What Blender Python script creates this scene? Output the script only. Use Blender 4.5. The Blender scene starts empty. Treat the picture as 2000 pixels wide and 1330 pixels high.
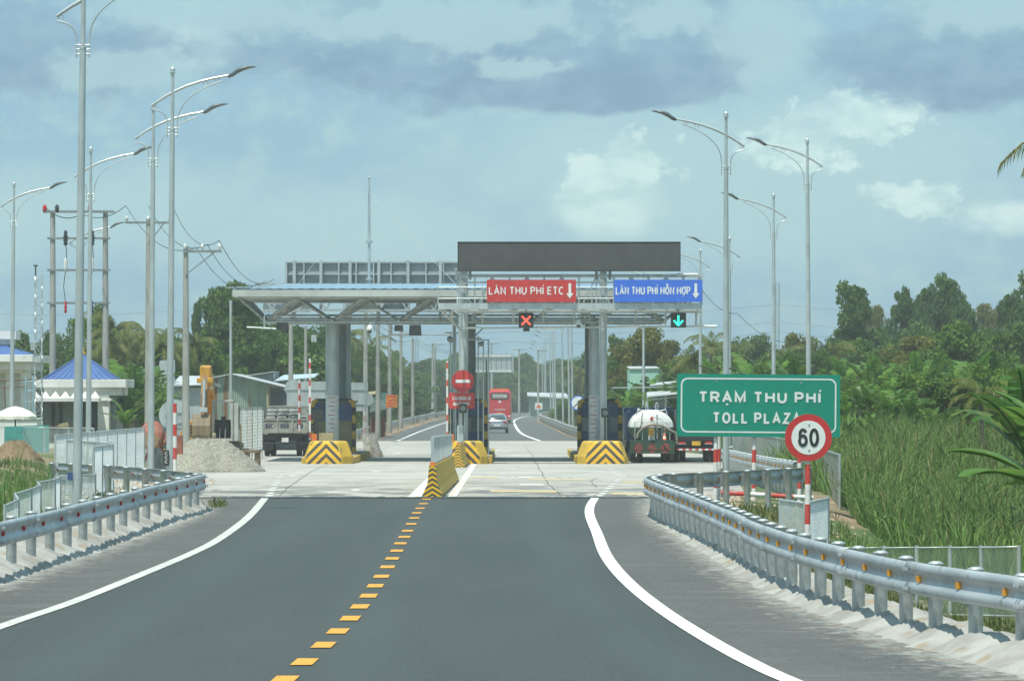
import bpy, math, random
import numpy as np
from mathutils import Vector, Matrix
R = math.radians
SC = bpy.context.scene
COL = SC.collection
random.seed(7)

# ---------------------------------------------------------------- camera
FPX, CAMZ, HOR = 8000.0, 2.4, 770.0          # telephoto view from a vehicle windscreen
cd = bpy.data.cameras.new("camera"); cam = bpy.data.objects.new("camera", cd); COL.objects.link(cam)
cam.location = (0, 0, CAMZ); cam.rotation_euler = (R(90), 0, 0)
cd.sensor_width = 36; cd.lens = FPX / 2000 * 36; cd.shift_y = (HOR - 665) / 2000
cd.clip_start = 0.5; cd.clip_end = 20000
SC.camera = cam
SC.render.resolution_x, SC.render.resolution_y = 1024, 680

# ---------------------------------------------------------------- light and exposure
SUN_EL, SUN_AZ = 68, 206           # azimuth clockwise from +Y (north)
SC.view_settings.view_transform = 'Standard'; SC.view_settings.look = 'None'
SC.view_settings.exposure = 0.56; SC.view_settings.gamma = 1
sd = bpy.data.lights.new("sun", 'SUN'); sun = bpy.data.objects.new("sun", sd); COL.objects.link(sun)
sd.energy = 3.6; sd.angle = R(0.6); sd.color = (1.0, .99, .89)
el, az = R(SUN_EL), R(SUN_AZ)
sdir = Vector((math.sin(az) * math.cos(el), math.cos(az) * math.cos(el), math.sin(el)))
sun.rotation_euler = sdir.to_track_quat('Z', 'Y').to_euler()

class NT:
    """small node tree helper"""
    def __init__(s, nt): s.nt = nt; s.n = nt.nodes; s.l = nt.links
    def new(s, t, **k):
        n = s.n.new(t)
        for a, v in k.items(): setattr(n, a, v)
        return n
    def set(s, sock, v):
        if isinstance(v, bpy.types.NodeSocket): s.l.new(v, sock)
        elif v is not None: sock.default_value = v
    def math(s, op, a, b=None, c=None, clamp=False):
        n = s.new('ShaderNodeMath', operation=op); n.use_clamp = clamp
        s.set(n.inputs[0], a); s.set(n.inputs[1], b)
        if c is not None: s.set(n.inputs[2], c)
        return n.outputs[0]
    def mix(s, f, a, b):
        n = s.new('ShaderNodeMix', data_type='RGBA'); s.set(n.inputs[0], f)
        s.set(n.inputs[6], rgba(a)); s.set(n.inputs[7], rgba(b)); return n.outputs[2]
    def noise(s, vec, scale, detail=4, rough=.55, dist=0):
        n = s.new('ShaderNodeTexNoise'); s.set(n.inputs['Vector'], vec)
        n.inputs['Scale'].default_value = scale; n.inputs['Detail'].default_value = detail
        n.inputs['Roughness'].default_value = rough; n.inputs['Distortion'].default_value = dist
        return n.outputs[0]
    def ramp(s, v, lo, hi, a=0., b=1., smooth=True):
        n = s.new('ShaderNodeMapRange'); n.interpolation_type = 'SMOOTHSTEP' if smooth else 'LINEAR'
        s.set(n.inputs[0], v)
        for i, x in enumerate((lo, hi, a, b)): n.inputs[i + 1].default_value = x
        return n.outputs[0]
    def scalev(s, vec, sx, sy, sz):
        n = s.new('ShaderNodeVectorMath', operation='MULTIPLY'); s.set(n.inputs[0], vec)
        n.inputs[1].default_value = (sx, sy, sz); return n.outputs[0]
def rgba(c):
    if isinstance(c, (tuple, list)): return (c[0], c[1], c[2], 1)
    return c

# sky: Nishita overhead light, with tropical cloud banks over it in sky-direction space
w = bpy.data.worlds.new("World"); SC.world = w; w.use_nodes = True
t = NT(w.node_tree); t.n.clear()
sky = t.new('ShaderNodeTexSky', sky_type='NISHITA'); sky.sun_disc = False
sky.sun_elevation = el; sky.sun_rotation = az; sky.air_density = 1.2; sky.dust_density = 2.0
bg1 = t.new('ShaderNodeBackground'); t.l.new(sky.outputs[0], bg1.inputs[0]); bg1.inputs[1].default_value = .1
tc = t.new('ShaderNodeTexCoord'); sx = t.new('ShaderNodeSeparateXYZ'); t.l.new(tc.outputs['Generated'], sx.inputs[0])
ay = t.math('ADD', t.math('ABSOLUTE', sx.outputs[1]), .02)
u = t.math('DIVIDE', sx.outputs[0], ay); v = t.math('DIVIDE', sx.outputs[2], ay)
cv = t.new('ShaderNodeCombineXYZ'); t.l.new(u, cv.inputs[0]); t.l.new(v, cv.inputs[1])
P0 = t.scalev(cv.outputs[0], 10, 17, 1)
lowf = t.noise(P0, 2.0, 3, .5); midf = t.noise(t.scalev(cv.outputs[0], 26, 36, 1), 3.0, 9, .62, .25)
wob = t.math('MULTIPLY_ADD', lowf, .55, t.math('MULTIPLY', midf, .45))
wob2 = t.math('MULTIPLY_ADD', t.noise(P0, 5.5, 3, .5), .35, t.math('MULTIPLY', t.noise(t.scalev(cv.outputs[0], 30, 40, 1), 3.4, 9, .68, .1), .65))
fine = t.noise(P0, 6, 9, .62)
def blob(px, py, a, b, soft=.6, amp=1.6, nz=wob):
    """cloud mass centred on a sky direction, with noisy edges"""
    du = t.math('DIVIDE', t.math('SUBTRACT', u, (px - 1000) / FPX), a / FPX)
    dv = t.math('DIVIDE', t.math('SUBTRACT', v, (HOR - py) / FPX), b / FPX)
    d = t.math('SQRT', t.math('ADD', t.math('MULTIPLY', du, du), t.math('MULTIPLY', dv, dv)))
    d = t.math('ADD', d, t.math('MULTIPLY', t.math('SUBTRACT', nz, .5), amp))
    return t.ramp(d, 1 + soft / 2, 1 - soft / 2)
def union(*bs):
    o = bs[0]
    for b in bs[1:]: o = t.math('MAXIMUM', o, b)
    return o
SKYC = (.205, .372, .485)
base = t.mix(t.ramp(v, 0, .075), (.205, .375, .50), SKYC)
base = t.mix(t.ramp(wob2, .46, .62, 0, .75), base, (.29, .465, .50))          # thin milky veil
def cirr(px, py, a, b, s_): return blob(px, py, a, b, 1.1, 2.6, wob2)
veil = union(blob(150, 420, 420, 90, 1.2), blob(700, 470, 320, 90, 1.2), blob(1450, 360, 600, 170, 1.2), blob(1150, 330, 200, 80, 1.2))
base = t.mix(t.math('MULTIPLY', veil, .8), base, (.315, .495, .53))
bright = union(blob(1225, 330, 95, 42, .45, 6.5, wob2), blob(1180, 380, 75, 42, .6, 6, wob2), blob(1640, 250, 150, 52, .5, 6.5, wob2), blob(1560, 300, 90, 40, .6, 6, wob2), blob(1790, 395, 75, 32, .6, 6, wob2),
               blob(1180, 410, 90, 60, 1, 2, wob2), blob(385, 100, 90, 40, 1, 2, wob2), blob(1940, 430, 80, 30, 1, 2, wob2))
base = t.mix(t.math('MULTIPLY', bright, t.ramp(fine, .36, .60, .25, .88)), base, (.50, .66, .65))
dark = union(blob(880, 95, 640, 105, .4, 2.6), blob(1130, 185, 340, 44, .4, 2.2), blob(1860, 115, 290, 100, .4, 2.4), blob(90, 110, 340, 90, .5, 2.4),
             blob(1180, 60, 280, 130, .4, 2.6))
under = t.ramp(v, (HOR + 20) / FPX, (HOR - 200) / FPX, .45, 1.0)            # flat dark bases
dcol = t.mix(t.ramp(fine, .35, .65), (.135, .25, .37), (.185, .32, .425))
base = t.mix(t.math('MULTIPLY', dark, under), base, dcol)
tops = union(blob(880, 60, 280, 50, .7, 5, wob2), blob(1000, 145, 85, 22, .7, 6, wob2), blob(1290, 40, 100, 38, .7, 5, wob2), blob(1900, 30, 150, 55, .8, 4, wob2),
             blob(450, 30, 220, 55, .8, 4, wob2), blob(250, 150, 150, 40, .8, 4, wob2), blob(1480, 90, 90, 90, .9, 4, wob2))
base = t.mix(t.math('MULTIPLY', tops, .75), base, (.30, .47, .51))
bg2 = t.new('ShaderNodeBackground'); t.set(bg2.inputs[0], base); bg2.inputs[1].default_value = 1.0
ms = t.new('ShaderNodeMixShader'); ms.inputs[0].default_value = .88
t.l.new(bg1.outputs[0], ms.inputs[1]); t.l.new(bg2.outputs[0], ms.inputs[2])
wo = t.new('ShaderNodeOutputWorld'); t.l.new(ms.outputs[0], wo.inputs[0])

# ---------------------------------------------------------------- materials
def mat(name, c1, c2=None, scale=4., rough=.6, metal=0., bump=0., bscale=None, lo=.35, hi=.65, stretch=(1, 1, 1), spec=.5, detail=5, c3=None, s3=20., coat=0.):
    m = bpy.data.materials.new(name); m.use_nodes = True; t = NT(m.node_tree)
    b = t.n['Principled BSDF']; b.inputs['Roughness'].default_value = rough; b.inputs['Metallic'].default_value = metal
    b.inputs['Specular IOR Level'].default_value = spec; b.inputs['Coat Weight'].default_value = coat
    if c2 is None: c2 = tuple(min(1, x * .78) for x in c1)
    tc = t.new('ShaderNodeTexCoord'); co = t.scalev(tc.outputs['Object'], *stretch)
    nz = t.noise(co, scale, detail)
    c = t.mix(t.ramp(nz, lo, hi), c1, c2)
    if c3: c = t.mix(t.ramp(t.noise(co, s3, 4), .55, .72), c, c3)
    t.set(b.inputs['Base Color'], c)
    rn = t.math('MULTIPLY_ADD', nz, .25, rough - .12); t.set(b.inputs['Roughness'], rn)
    if bump:
        bn = t.new('ShaderNodeBump'); bn.inputs['Strength'].default_value = bump; bn.inputs['Distance'].default_value = .03
        t.set(bn.inputs['Height'], t.noise(co, bscale or scale * 4, 5)); t.l.new(bn.outputs[0], b.inputs['Normal'])
    return m
def leafmat(name, c1, c2, c3, tr=.3, rough=.5, cl=.6):
    m = bpy.data.materials.new(name); m.use_nodes = True; t = NT(m.node_tree)
    b = t.n['Principled BSDF']; b.inputs['Roughness'].default_value = rough; b.inputs['Specular IOR Level'].default_value = .12
    g = t.new('ShaderNodeNewGeometry'); tc = t.new('ShaderNodeTexCoord')
    c = t.mix(t.ramp(t.noise(tc.outputs['Object'], cl, 3), .35, .65), c1, c2)
    c = t.mix(t.ramp(g.outputs['Random Per Island'], .55, 1, 0, .8), c, c3)
    t.set(b.inputs['Base Color'], c)
    tl = t.new('ShaderNodeBsdfTranslucent'); t.set(tl.inputs[0], c)
    mx = t.new('ShaderNodeMixShader'); mx.inputs[0].default_value = tr
    t.l.new(b.outputs[0], mx.inputs[1]); t.l.new(tl.outputs[0], mx.inputs[2]); t.l.new(mx.outputs[0], t.n['Material Output'].inputs[0])
    return m
def emis(name, c, s):
    m = bpy.data.materials.new(name); m.use_nodes = True; b = m.node_tree.nodes['Principled BSDF']
    b.inputs['Base Color'].default_value = (*[x * .5 for x in c], 1); b.inputs['Emission Color'].default_value = (*c, 1); b.inputs['Emission Strength'].default_value = s
    return m
def chevron(name, c1, c2, period, slope, duty=.5, off=0., wear=.25):
    """painted upward-pointing chevrons, in the object's own coordinates"""
    m = bpy.data.materials.new(name); m.use_nodes = True; t = NT(m.node_tree); b = t.n['Principled BSDF']
    b.inputs['Roughness'].default_value = .55
    tc = t.new('ShaderNodeTexCoord'); s = t.new('ShaderNodeSeparateXYZ'); t.l.new(tc.outputs['Object'], s.inputs[0])
    h = t.math('MULTIPLY_ADD', t.math('ABSOLUTE', s.outputs[0]), slope, s.outputs[2])
    f = t.math('FRACT', t.math('ADD', t.math('DIVIDE', h, period), off))
    k = t.math('GREATER_THAN', f, duty)
    nz = t.noise(tc.outputs['Object'], 6, 5)
    ca = t.mix(t.ramp(nz, .3, .7, 0, wear), c1, tuple(x * .6 for x in c1)); cb = t.mix(t.ramp(nz, .3, .7, 0, .5), c2, (.09, .09, .08))
    t.set(b.inputs['Base Color'], t.mix(k, ca, cb)); return m
def bands(name, c1, c2, period, off=0., rough=.5, duty=.5, axis=2):
    m = bpy.data.materials.new(name); m.use_nodes = True; t = NT(m.node_tree); b = t.n['Principled BSDF']
    b.inputs['Roughness'].default_value = rough
    tc = t.new('ShaderNodeTexCoord'); s = t.new('ShaderNodeSeparateXYZ'); t.l.new(tc.outputs['Object'], s.inputs[0])
    f = t.math('FRACT', t.math('ADD', t.math('DIVIDE', s.outputs[axis], period), off))
    nz = t.noise(tc.outputs['Object'], 5, 5)
    c = t.mix(t.math('GREATER_THAN', f, duty), c1, c2)
    t.set(b.inputs['Base Color'], t.mix(t.ramp(nz, .4, .75, 0, .3), c, (.3, .27, .22))); return m

M = {}
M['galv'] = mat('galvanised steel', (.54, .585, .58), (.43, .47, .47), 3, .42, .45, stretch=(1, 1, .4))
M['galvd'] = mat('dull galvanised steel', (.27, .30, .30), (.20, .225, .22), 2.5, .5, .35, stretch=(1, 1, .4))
M['galvb'] = mat('bright galvanised tube', (.58, .62, .62), (.48, .52, .52), 3, .32, .5)
M['wiremesh'] = mat('sunlit chain link wire', (.80, .84, .84), (.70, .74, .74), 3, .45, .1)
M['rail'] = mat('guardrail steel', (.50, .535, .54), (.38, .41, .42), 1.2, .42, .35, stretch=(1, 1, 1), c3=(.25, .25, .22), s3=7)
M['railpost'] = mat('guardrail post steel', (.50, .54, .54), (.38, .42, .42), 5, .45, .35, c3=(.33, .30, .24), s3=9)
M['conc'] = mat('precast concrete pole', (.37, .37, .34), (.29, .29, .26), 2, .85, stretch=(1, 1, .3), bump=.2, c3=(.20, .19, .17), s3=3)
M['dark'] = mat('dark metal', (.05, .055, .055), (.035, .04, .04), 4, .5, .3)
M['black'] = mat('black plastic', (.02, .021, .022), (.03, .03, .03), 6, .45)
M['rubber'] = mat('tyre rubber', (.025, .025, .026), (.05, .047, .043), 6, .85)
M['white'] = mat('white paint', (.75, .76, .74), (.66, .67, .64), 3, .5)
M['plaster'] = mat('white plaster', (.78, .78, .75), (.68, .68, .64), .8, .85, c3=(.55, .55, .50), s3=2)
M['red'] = mat('sign red', (.52, .035, .035), (.46, .03, .03), 2, .45)
M['blue'] = mat('sign blue', (.035, .14, .66), (.04, .15, .60), 8, .5)
M['green'] = mat('sign green', (.0, .245, .165), (.0, .225, .15), 2.5, .45)
M['signwhite'] = mat('reflective white sheeting', (.72, .75, .73), (.66, .69, .67), 5, .5)
M['yellow'] = mat('safety yellow paint', (.72, .42, .02), (.62, .36, .03), 3, .55, c3=(.4, .27, .08), s3=6)
M['gold'] = mat('ochre yellow paint', (.58, .38, .035), (.46, .30, .04), 1.6, .7, c3=(.22, .16, .05), s3=5, stretch=(1, 1, .25))
M['tan'] = mat('tan painted concrete', (.38, .32, .17), (.30, .26, .16), 1.5, .8, c3=(.2, .17, .12), s3=6)
M['orange'] = mat('orange paint', (.72, .17, .02), (.62, .15, .03), 3, .45)
M['boothblue'] = mat('booth blue panel', (.05, .10, .24), (.04, .08, .19), 2, .4)
M['glass'] = mat('dusky window glass', (.06, .08, .08), (.09, .11, .11), 1, .15, .2)
M['led'] = mat('unlit LED panel', (.055, .058, .057), (.068, .072, .070), 2.5, .75, c3=(.075, .078, .078), s3=60)
M['redwhite'] = bands('red and white post paint', (.55, .05, .04), (.74, .73, .70), .6)
M['redwhite_low'] = bands('red and white bar paint', (.52, .05, .04), (.74, .73, .70), 1.1, axis=0)
M['blackyellow'] = bands('black and yellow post paint', (.62, .36, .02), (.03, .03, .03), .76, .1)
M['boom'] = bands('barrier arm paint', (.55, .07, .05), (.70, .70, .68), .8, duty=.35)
M['chev_big'] = chevron('black and yellow chevrons', (.78, .45, .02), (.05, .05, .045), .40, 1.0, .55, .62)
M['chev_small'] = chevron('barrier end chevrons', (.80, .47, .02), (.05, .05, .045), .118, .62, .52, .2)
M['asphalt'] = None
M['roofblue'] = None
M['dirt'] = mat('bare dirt', (.30, .20, .12), (.22, .15, .09), .8, .95, bump=.6, bscale=6, c3=(.36, .30, .22), s3=3)
M['sand'] = mat('sand heap', (.24, .17, .10), (.19, .135, .08), 2, .95, bump=.5, bscale=14)
M['kerb'] = mat('rough cast concrete', (.37, .365, .335), (.25, .24, .215), 1.5, .9, bump=.8, bscale=9, c3=(.30, .24, .17), s3=3)
M['wood'] = mat('rusty brown steel', (.19, .13, .08), (.13, .09, .06), 3, .8)
M['bark'] = mat('grey brown bark', (.16, .125, .09), (.10, .08, .06), 4, .9, bump=.5, stretch=(1, 1, .3))
M['palmbark'] = mat('palm trunk', (.21, .18, .14), (.13, .11, .085), 3, .9, bump=.4, stretch=(.5, .5, 4))
M['lamphead'] = mat('grey lamp casting', (.17, .19, .20), (.13, .15, .155), 6, .4, .3)
L = {}
L['dark'] = leafmat('dark evergreen leaves', (0.0666, 0.1344, 0.03), (0.0998, 0.174, 0.038), (0.1536, 0.228, 0.05))
L['mid'] = leafmat('mid green leaves', (0.0794, 0.162, 0.026), (0.1178, 0.204, 0.032), (0.1792, 0.252, 0.045))
L['olive'] = leafmat('olive yellow leaves', (0.1152, 0.1416, 0.026), (0.16, 0.168, 0.032), (0.2176, 0.198, 0.04))
L['blue'] = leafmat('blue green leaves', (0.064, 0.1296, 0.04), (0.0922, 0.168, 0.044), (0.1408, 0.21, 0.055))
L['palm'] = leafmat('coconut fronds', (0.0742, 0.12, 0.028), (0.1216, 0.15, 0.036), (0.2304, 0.198, 0.055), .25, .4)
L['banana'] = leafmat('banana leaves', (0.0896, 0.204, 0.03), (0.128, 0.252, 0.045), (0.2048, 0.3, 0.07), .4, .35, 1.2)
L['bananad'] = leafmat('deep banana leaves', (0.0576, 0.144, 0.028), (0.0832, 0.18, 0.035), (0.1664, 0.192, 0.05), .35, .35, 1.2)
L['grass'] = leafmat('tall grass', (.105, .205, .045), (.15, .25, .065), (.24, .32, .12), .3, .6, .35)
L['grassdry'] = leafmat('short dry grass', (.09, .14, .035), (.14, .16, .055), (.22, .20, .10), .25, .7, .8)

# ---------------------------------------------------------------- mesh helpers
class MB:
    def __init__(s): s.v = []; s.f = []; s.mi = []; s.cur = 0; s.sm = []
    def add(s, vs, fs, sm=False):
        o = len(s.v); s.v += [tuple(p) for p in vs]
        for f in fs: s.f.append([i + o for i in f]); s.mi.append(s.cur); s.sm.append(sm)
        return s
    def box(s, x0, x1, y0, y1, z0, z1, m=None):
        vs = [Vector((x, y, z)) for z in (z0, z1) for y in (y0, y1) for x in (x0, x1)]
        if m: vs = [m @ p for p in vs]
        return s.add(vs, [(0, 2, 3, 1), (4, 5, 7, 6), (0, 1, 5, 4), (2, 6, 7, 3), (0, 4, 6, 2), (1, 3, 7, 5)])
    def cbox(s, c, d, rz=0, rx=0, ry=0):
        m = Matrix.Translation(c) @ Matrix.Rotation(rz, 4, 'Z') @ Matrix.Rotation(rx, 4, 'X') @ Matrix.Rotation(ry, 4, 'Y')
        return s.box(-d[0] / 2, d[0] / 2, -d[1] / 2, d[1] / 2, -d[2] / 2, d[2] / 2, m)
    def bar(s, a, b, wx, wz=None):
        """square bar from a to b"""
        a = Vector(a); b = Vector(b); wz = wz or wx; d = b - a; L_ = d.length
        q = d.to_track_quat('Z', 'X' if abs(d.normalized().z) < .9 else 'Y').to_matrix().to_4x4()
        return s.box(-wx / 2, wx / 2, -wz / 2, wz / 2, 0, L_, Matrix.Translation(a) @ q)
    def tube(s, pts, r, n=8, caps=True, smooth=True):
        pts = [Vector(p) for p in pts]; rs = r if isinstance(r, (list, tuple)) else [r] * len(pts)
        vs = []; N = len(pts); up = None
        for i, p in enumerate(pts):
            d = (pts[min(i + 1, N - 1)] - pts[max(i - 1, 0)]).normalized()
            if up is None: up = Vector((0, 0, 1)) if abs(d.z) < .9 else Vector((0, 1, 0))
            sdv = d.cross(up).normalized(); up2 = sdv.cross(d).normalized()
            if abs(d.z) < .9: up = up2
            for k in range(n):
                a = 2 * math.pi * k / n; vs.append(p + (sdv * math.cos(a) + up2 * math.sin(a)) * rs[i])
        fs = [(i * n + k, i * n + (k + 1) % n, (i + 1) * n + (k + 1) % n, (i + 1) * n + k) for i in range(N - 1) for k in range(n)]
        s.add(vs, fs, smooth)
        if caps:
            s.add(vs[:n], [tuple(range(n))[::-1]]); s.add(vs[-n:], [tuple(range(n))])
        return s
    def cyl(s, x, y, z0, z1, r, r2=None, n=16): return s.tube([(x, y, z0), (x, y, z1)], [r, r if r2 is None else r2], n)
    def lathe(s, c, prof, n=16):
        """prof: list of (radius, z)"""
        c = Vector(c); vs = []
        for r, z in prof:
            for k in range(n):
                a = 2 * math.pi * k / n; vs.append(c + Vector((r * math.cos(a), r * math.sin(a), z)))
        fs = [(i * n + k, i * n + (k + 1) % n, (i + 1) * n + (k + 1) % n, (i + 1) * n + k) for i in range(len(prof) - 1) for k in range(n)]
        s.add(vs, fs, True); s.add(vs[:n], [tuple(range(n))[::-1]]); s.add(vs[-n:], [tuple(range(n))]); return s
    def disc(s, c, r, y0, y1, n=32):
        """disc facing -Y centred at c (x,z)"""
        return s.tube([(c[0], y0, c[1]), (c[0], y1, c[1])], r, n, True, False)
    def ring(s, c, r, rt, n=14, axis='Y'):
        pts = []
        for k in range(n + 1):
            a = 2 * math.pi * k / n
            pts.append((c[0] + r * math.cos(a), c[1], c[2] + r * math.sin(a)) if axis == 'Y' else (c[0] + r * math.cos(a), c[1] + r * math.sin(a), c[2]))
        return s.tube(pts, rt, 5, False)
    def poly(s, pts, y0, y1):
        """extrude polygon given as (x,z) along Y"""
        n = len(pts); vs = [(x, y0, z) for x, z in pts] + [(x, y1, z) for x, z in pts]
        fs = [tuple(range(n)), tuple(range(2 * n - 1, n - 1, -1))] + [(i, i + n, (i + 1) % n + n, (i + 1) % n) for i in range(n)]
        return s.add(vs, fs)
    def polyx(s, pts, x0, x1):
        """extrude polygon given as (y,z) along X"""
        n = len(pts); vs = [(x0, y, z) for y, z in pts] + [(x1, y, z) for y, z in pts]
        fs = [tuple(range(n)), tuple(range(2 * n - 1, n - 1, -1))] + [(i, i + n, (i + 1) % n + n, (i + 1) % n) for i in range(n)]
        return s.add(vs, fs)
    def loft(s, rings, smooth=True):
        n = len(rings[0]); vs = [p for r in rings for p in r]
        fs = [(i * n + k, i * n + (k + 1) % n, (i + 1) * n + (k + 1) % n, (i + 1) * n + k) for i in range(len(rings) - 1) for k in range(n)]
        fs += [tuple(range(n))[::-1], tuple(range((len(rings) - 1) * n, len(rings) * n))]
        return s.add(vs, fs, smooth)
    def mesh(s, name, mats):
        me = bpy.data.meshes.new(name); me.from_pydata(s.v, [], s.f)
        for m in (mats if isinstance(mats, (list, tuple)) else [mats]): me.materials.append(m)
        me.polygons.foreach_set('material_index', s.mi); me.polygons.foreach_set('use_smooth', s.sm)
        me.update(); return me
    def build(s, name, mats, parent=None, bevel=0, loc=None, rz=0):
        me = s.mesh(name, mats)
        import bmesh
        bm = bmesh.new(); bm.from_mesh(me); bmesh.ops.recalc_face_normals(bm, faces=bm.faces); bm.to_mesh(me); bm.free()
        o = link(name, me, parent, loc, rz)
        if bevel:
            b = o.modifiers.new('bevel', 'BEVEL'); b.width = bevel; b.segments = 2; b.limit_method = 'ANGLE'; b.angle_limit = R(40)
        return o
def link(name, me, parent=None, loc=None, rz=0):
    o = bpy.data.objects.new(name, me); COL.objects.link(o)
    if parent is not None: o.parent = parent
    if loc is not None: o.location = loc
    o.rotation_euler.z = rz
    return o
def tag(o, label, cat, group=None):
    if len(label.split()) > 16: print('LONGLABEL', label)
    o['label'] = label; o['category'] = cat
    if group: o['group'] = group
    return o
def struct(o): o['kind'] = 'structure'; return o
def stuff(o, label=None, cat=None):
    o['kind'] = 'stuff'
    if label: o['label'] = label
    if cat: o['category'] = cat
    return o
def thing(name, label, cat, loc, rz=0, group=None):
    o = bpy.data.objects.new(name, None); COL.objects.link(o); o.empty_display_size = .3
    o.location = loc; o.rotation_euler.z = rz
    return tag(o, label, cat, group)
KIDS = {}
def kids(o): return [c for c in COL.objects if c.parent == o]
def copy_tree(o, label=None, loc=None, rz=None, parent=None, ch=None):
    c = o.copy(); COL.objects.link(c); c.parent = parent
    if label: c['label'] = label
    if loc is not None: c.location = loc
    if rz is not None: c.rotation_euler.z = rz
    for k in kids(o): copy_tree(k, parent=c)
    return c
def text(body, name, material, parent, x0, x1, z0, z1, y, bold=0., depth=.006):
    """lettering fitted to a rectangle on a sign that faces -Y"""
    cu = bpy.data.curves.new(name, 'FONT'); cu.body = body; cu.size = 1; cu.resolution_u = 6; cu.offset = bold; cu.extrude = .01; cu.space_character = 1.10
    tmp = bpy.data.objects.new('tmp', cu); COL.objects.link(tmp)
    dg = bpy.context.evaluated_depsgraph_get()
    me = bpy.data.meshes.new_from_object(tmp.evaluated_get(dg)); bpy.data.objects.remove(tmp)
    n = len(me.vertices); a = np.empty(n * 3); me.vertices.foreach_get('co', a); a = a.reshape(n, 3)
    mn, mx = a.min(0), a.max(0); b = np.empty_like(a)
    b[:, 0] = x0 + (a[:, 0] - mn[0]) / (mx[0] - mn[0]) * (x1 - x0)
    b[:, 2] = z0 + (a[:, 1] - mn[1]) / (mx[1] - mn[1]) * (z1 - z0)
    b[:, 1] = y - np.where(a[:, 2] > 0, depth, 0)
    me.vertices.foreach_set('co', b.ravel()); me.materials.clear(); me.materials.append(material); me.update(); me.name = name
    return link(name, me, parent)

# world coordinates of a photo position at a chosen real distance
def WX(px, Y): return (px - 1000) * Y / FPX
def WZ(py, Y): return CAMZ - (py - HOR) * Y / FPX
def lerp(a, b, k): return a + (b - a) * k
def interp(tab, y):
    if y <= tab[0][0]: return tab[0][1]
    for (a, va), (b, vb) in zip(tab, tab[1:]):
        if y <= b: return lerp(va, vb, (y - a) / (b - a))
    return tab[-1][1]
def roadz(Y):                       # the road falls gently towards the toll plaza
    k = min(1, max(0, (Y - 95) / 95)); return -.75 * k
def curve(tab, n=8):
    """smooth a (Y, X) table"""
    out = []
    for i in range(len(tab) - 1):
        p0 = tab[max(i - 1, 0)]; p1 = tab[i]; p2 = tab[i + 1]; p3 = tab[min(i + 2, len(tab) - 1)]
        for k in range(n):
            s = k / n
            out.append(tuple(.5 * (2 * p1[j] + (p2[j] - p0[j]) * s + (2 * p0[j] - 5 * p1[j] + 4 * p2[j] - p3[j]) * s * s + (3 * p1[j] - p0[j] - 3 * p2[j] + p3[j]) * s ** 3) for j in range(len(p1))))
    return out + [tab[-1]]

# block lettering drawn as bent strips, like sheeting letters on road signs
def _arc(cx, cy, rx, ry, a0, a1, n=9): return [(cx + rx * math.cos(R(lerp(a0, a1, i / n))), cy + ry * math.sin(R(lerp(a0, a1, i / n)))) for i in range(n + 1)]
GL = {
 'A': (.92, [[(0, 0), (.5, 1), (1, 0)], [(.2, .33), (.8, .33)]]), 'T': (.8, [[(0, 1), (1, 1)], [(.5, 0), (.5, 1)]]), 'L': (.66, [[(0, 1), (0, 0), (1, 0)]]), 'H': (.86, [[(0, 0), (0, 1)], [(1, 0), (1, 1)], [(0, .5), (1, .5)]]),
 'I': (.0, [[(0, 0), (0, 1)]]), 'E': (.7, [[(1, 1), (0, 1), (0, 0), (1, 0)], [(0, .51), (.88, .51)]]), 'N': (.86, [[(0, 0), (0, 1), (1, 0), (1, 1)]]), 'M': (1.02, [[(0, 0), (0, 1), (.5, .12), (1, 1), (1, 0)]]),
 'Z': (.78, [[(0, 1), (1, 1), (0, 0), (1, 0)]]), 'X': (.84, [[(0, 0), (1, 1)], [(0, 1), (1, 0)]]), 'U': (.84, [[(0, 1), (0, .38)] + _arc(.5, .38, .5, .38, 180, 360)[1:] + [(1, 1)]]),
 'O': (.92, [_arc(.5, .5, .5, .5, 90, 450, 24)]), 'Q': (.92, [_arc(.5, .5, .5, .5, 90, 450, 24), [(.62, .28), (1.0, -.04)]]), 'C': (.86, [_arc(.52, .5, .52, .5, 48, 312, 18)]), 'G': (.9, [_arc(.52, .5, .52, .5, 50, 335, 18) + [(.98, .45), (.6, .45)]]),
 'D': (.86, [[(0, 0), (0, 1), (.45, 1)] + _arc(.45, .5, .55, .5, 90, -90, 12)[1:] + [(0, 0)]]), 'P': (.78, [[(0, 0), (0, 1), (.6, 1)] + _arc(.6, .73, .4, .27, 90, -90)[1:] + [(0, .46)]]),
 'R': (.82, [[(0, 0), (0, 1), (.6, 1)] + _arc(.6, .74, .4, .26, 90, -90)[1:] + [(0, .48)], [(.5, .48), (1, 0)]]), '-': (.4, [[(0, .42), (1, .42)]]), '.': (.0, [[(0, -.07), (0, .09)]]),
 '0': (.62, [_arc(.5, .5, .5, .5, 90, 450, 24)]), '6': (.62, [[(.95, .84)] + _arc(.5, .72, .42, .28, 50, 175, 8) + _arc(.5, .31, .5, .31, 170, -190, 18)]), '9': (.62, [[(.05, .16)] + _arc(.5, .28, .42, .28, 230, 355, 8) + _arc(.5, .69, .5, .31, -10, 350, 18)]),
 '8': (.62, [_arc(.5, .75, .4, .25, 270, -90, 18), _arc(.5, .27, .5, .27, 90, 450, 18)]), '5': (.62, [[(.9, 1), (.12, 1), (.05, .56)] + _arc(.45, .33, .55, .33, 120, -150, 14)]), '2': (.62, [_arc(.5, .7, .48, .3, 165, -30, 10) + [(0, 0), (1, 0)]]),
 '1': (.3, [[(0, .78), (1, 1), (1, 0)]]), '3': (.62, [_arc(.46, .74, .42, .26, 150, -80, 10) + _arc(.46, .26, .5, .27, 75, -150, 12)]), '4': (.66, [[(.75, 0), (.75, 1), (0, .28), (1, .28)]])}
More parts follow.
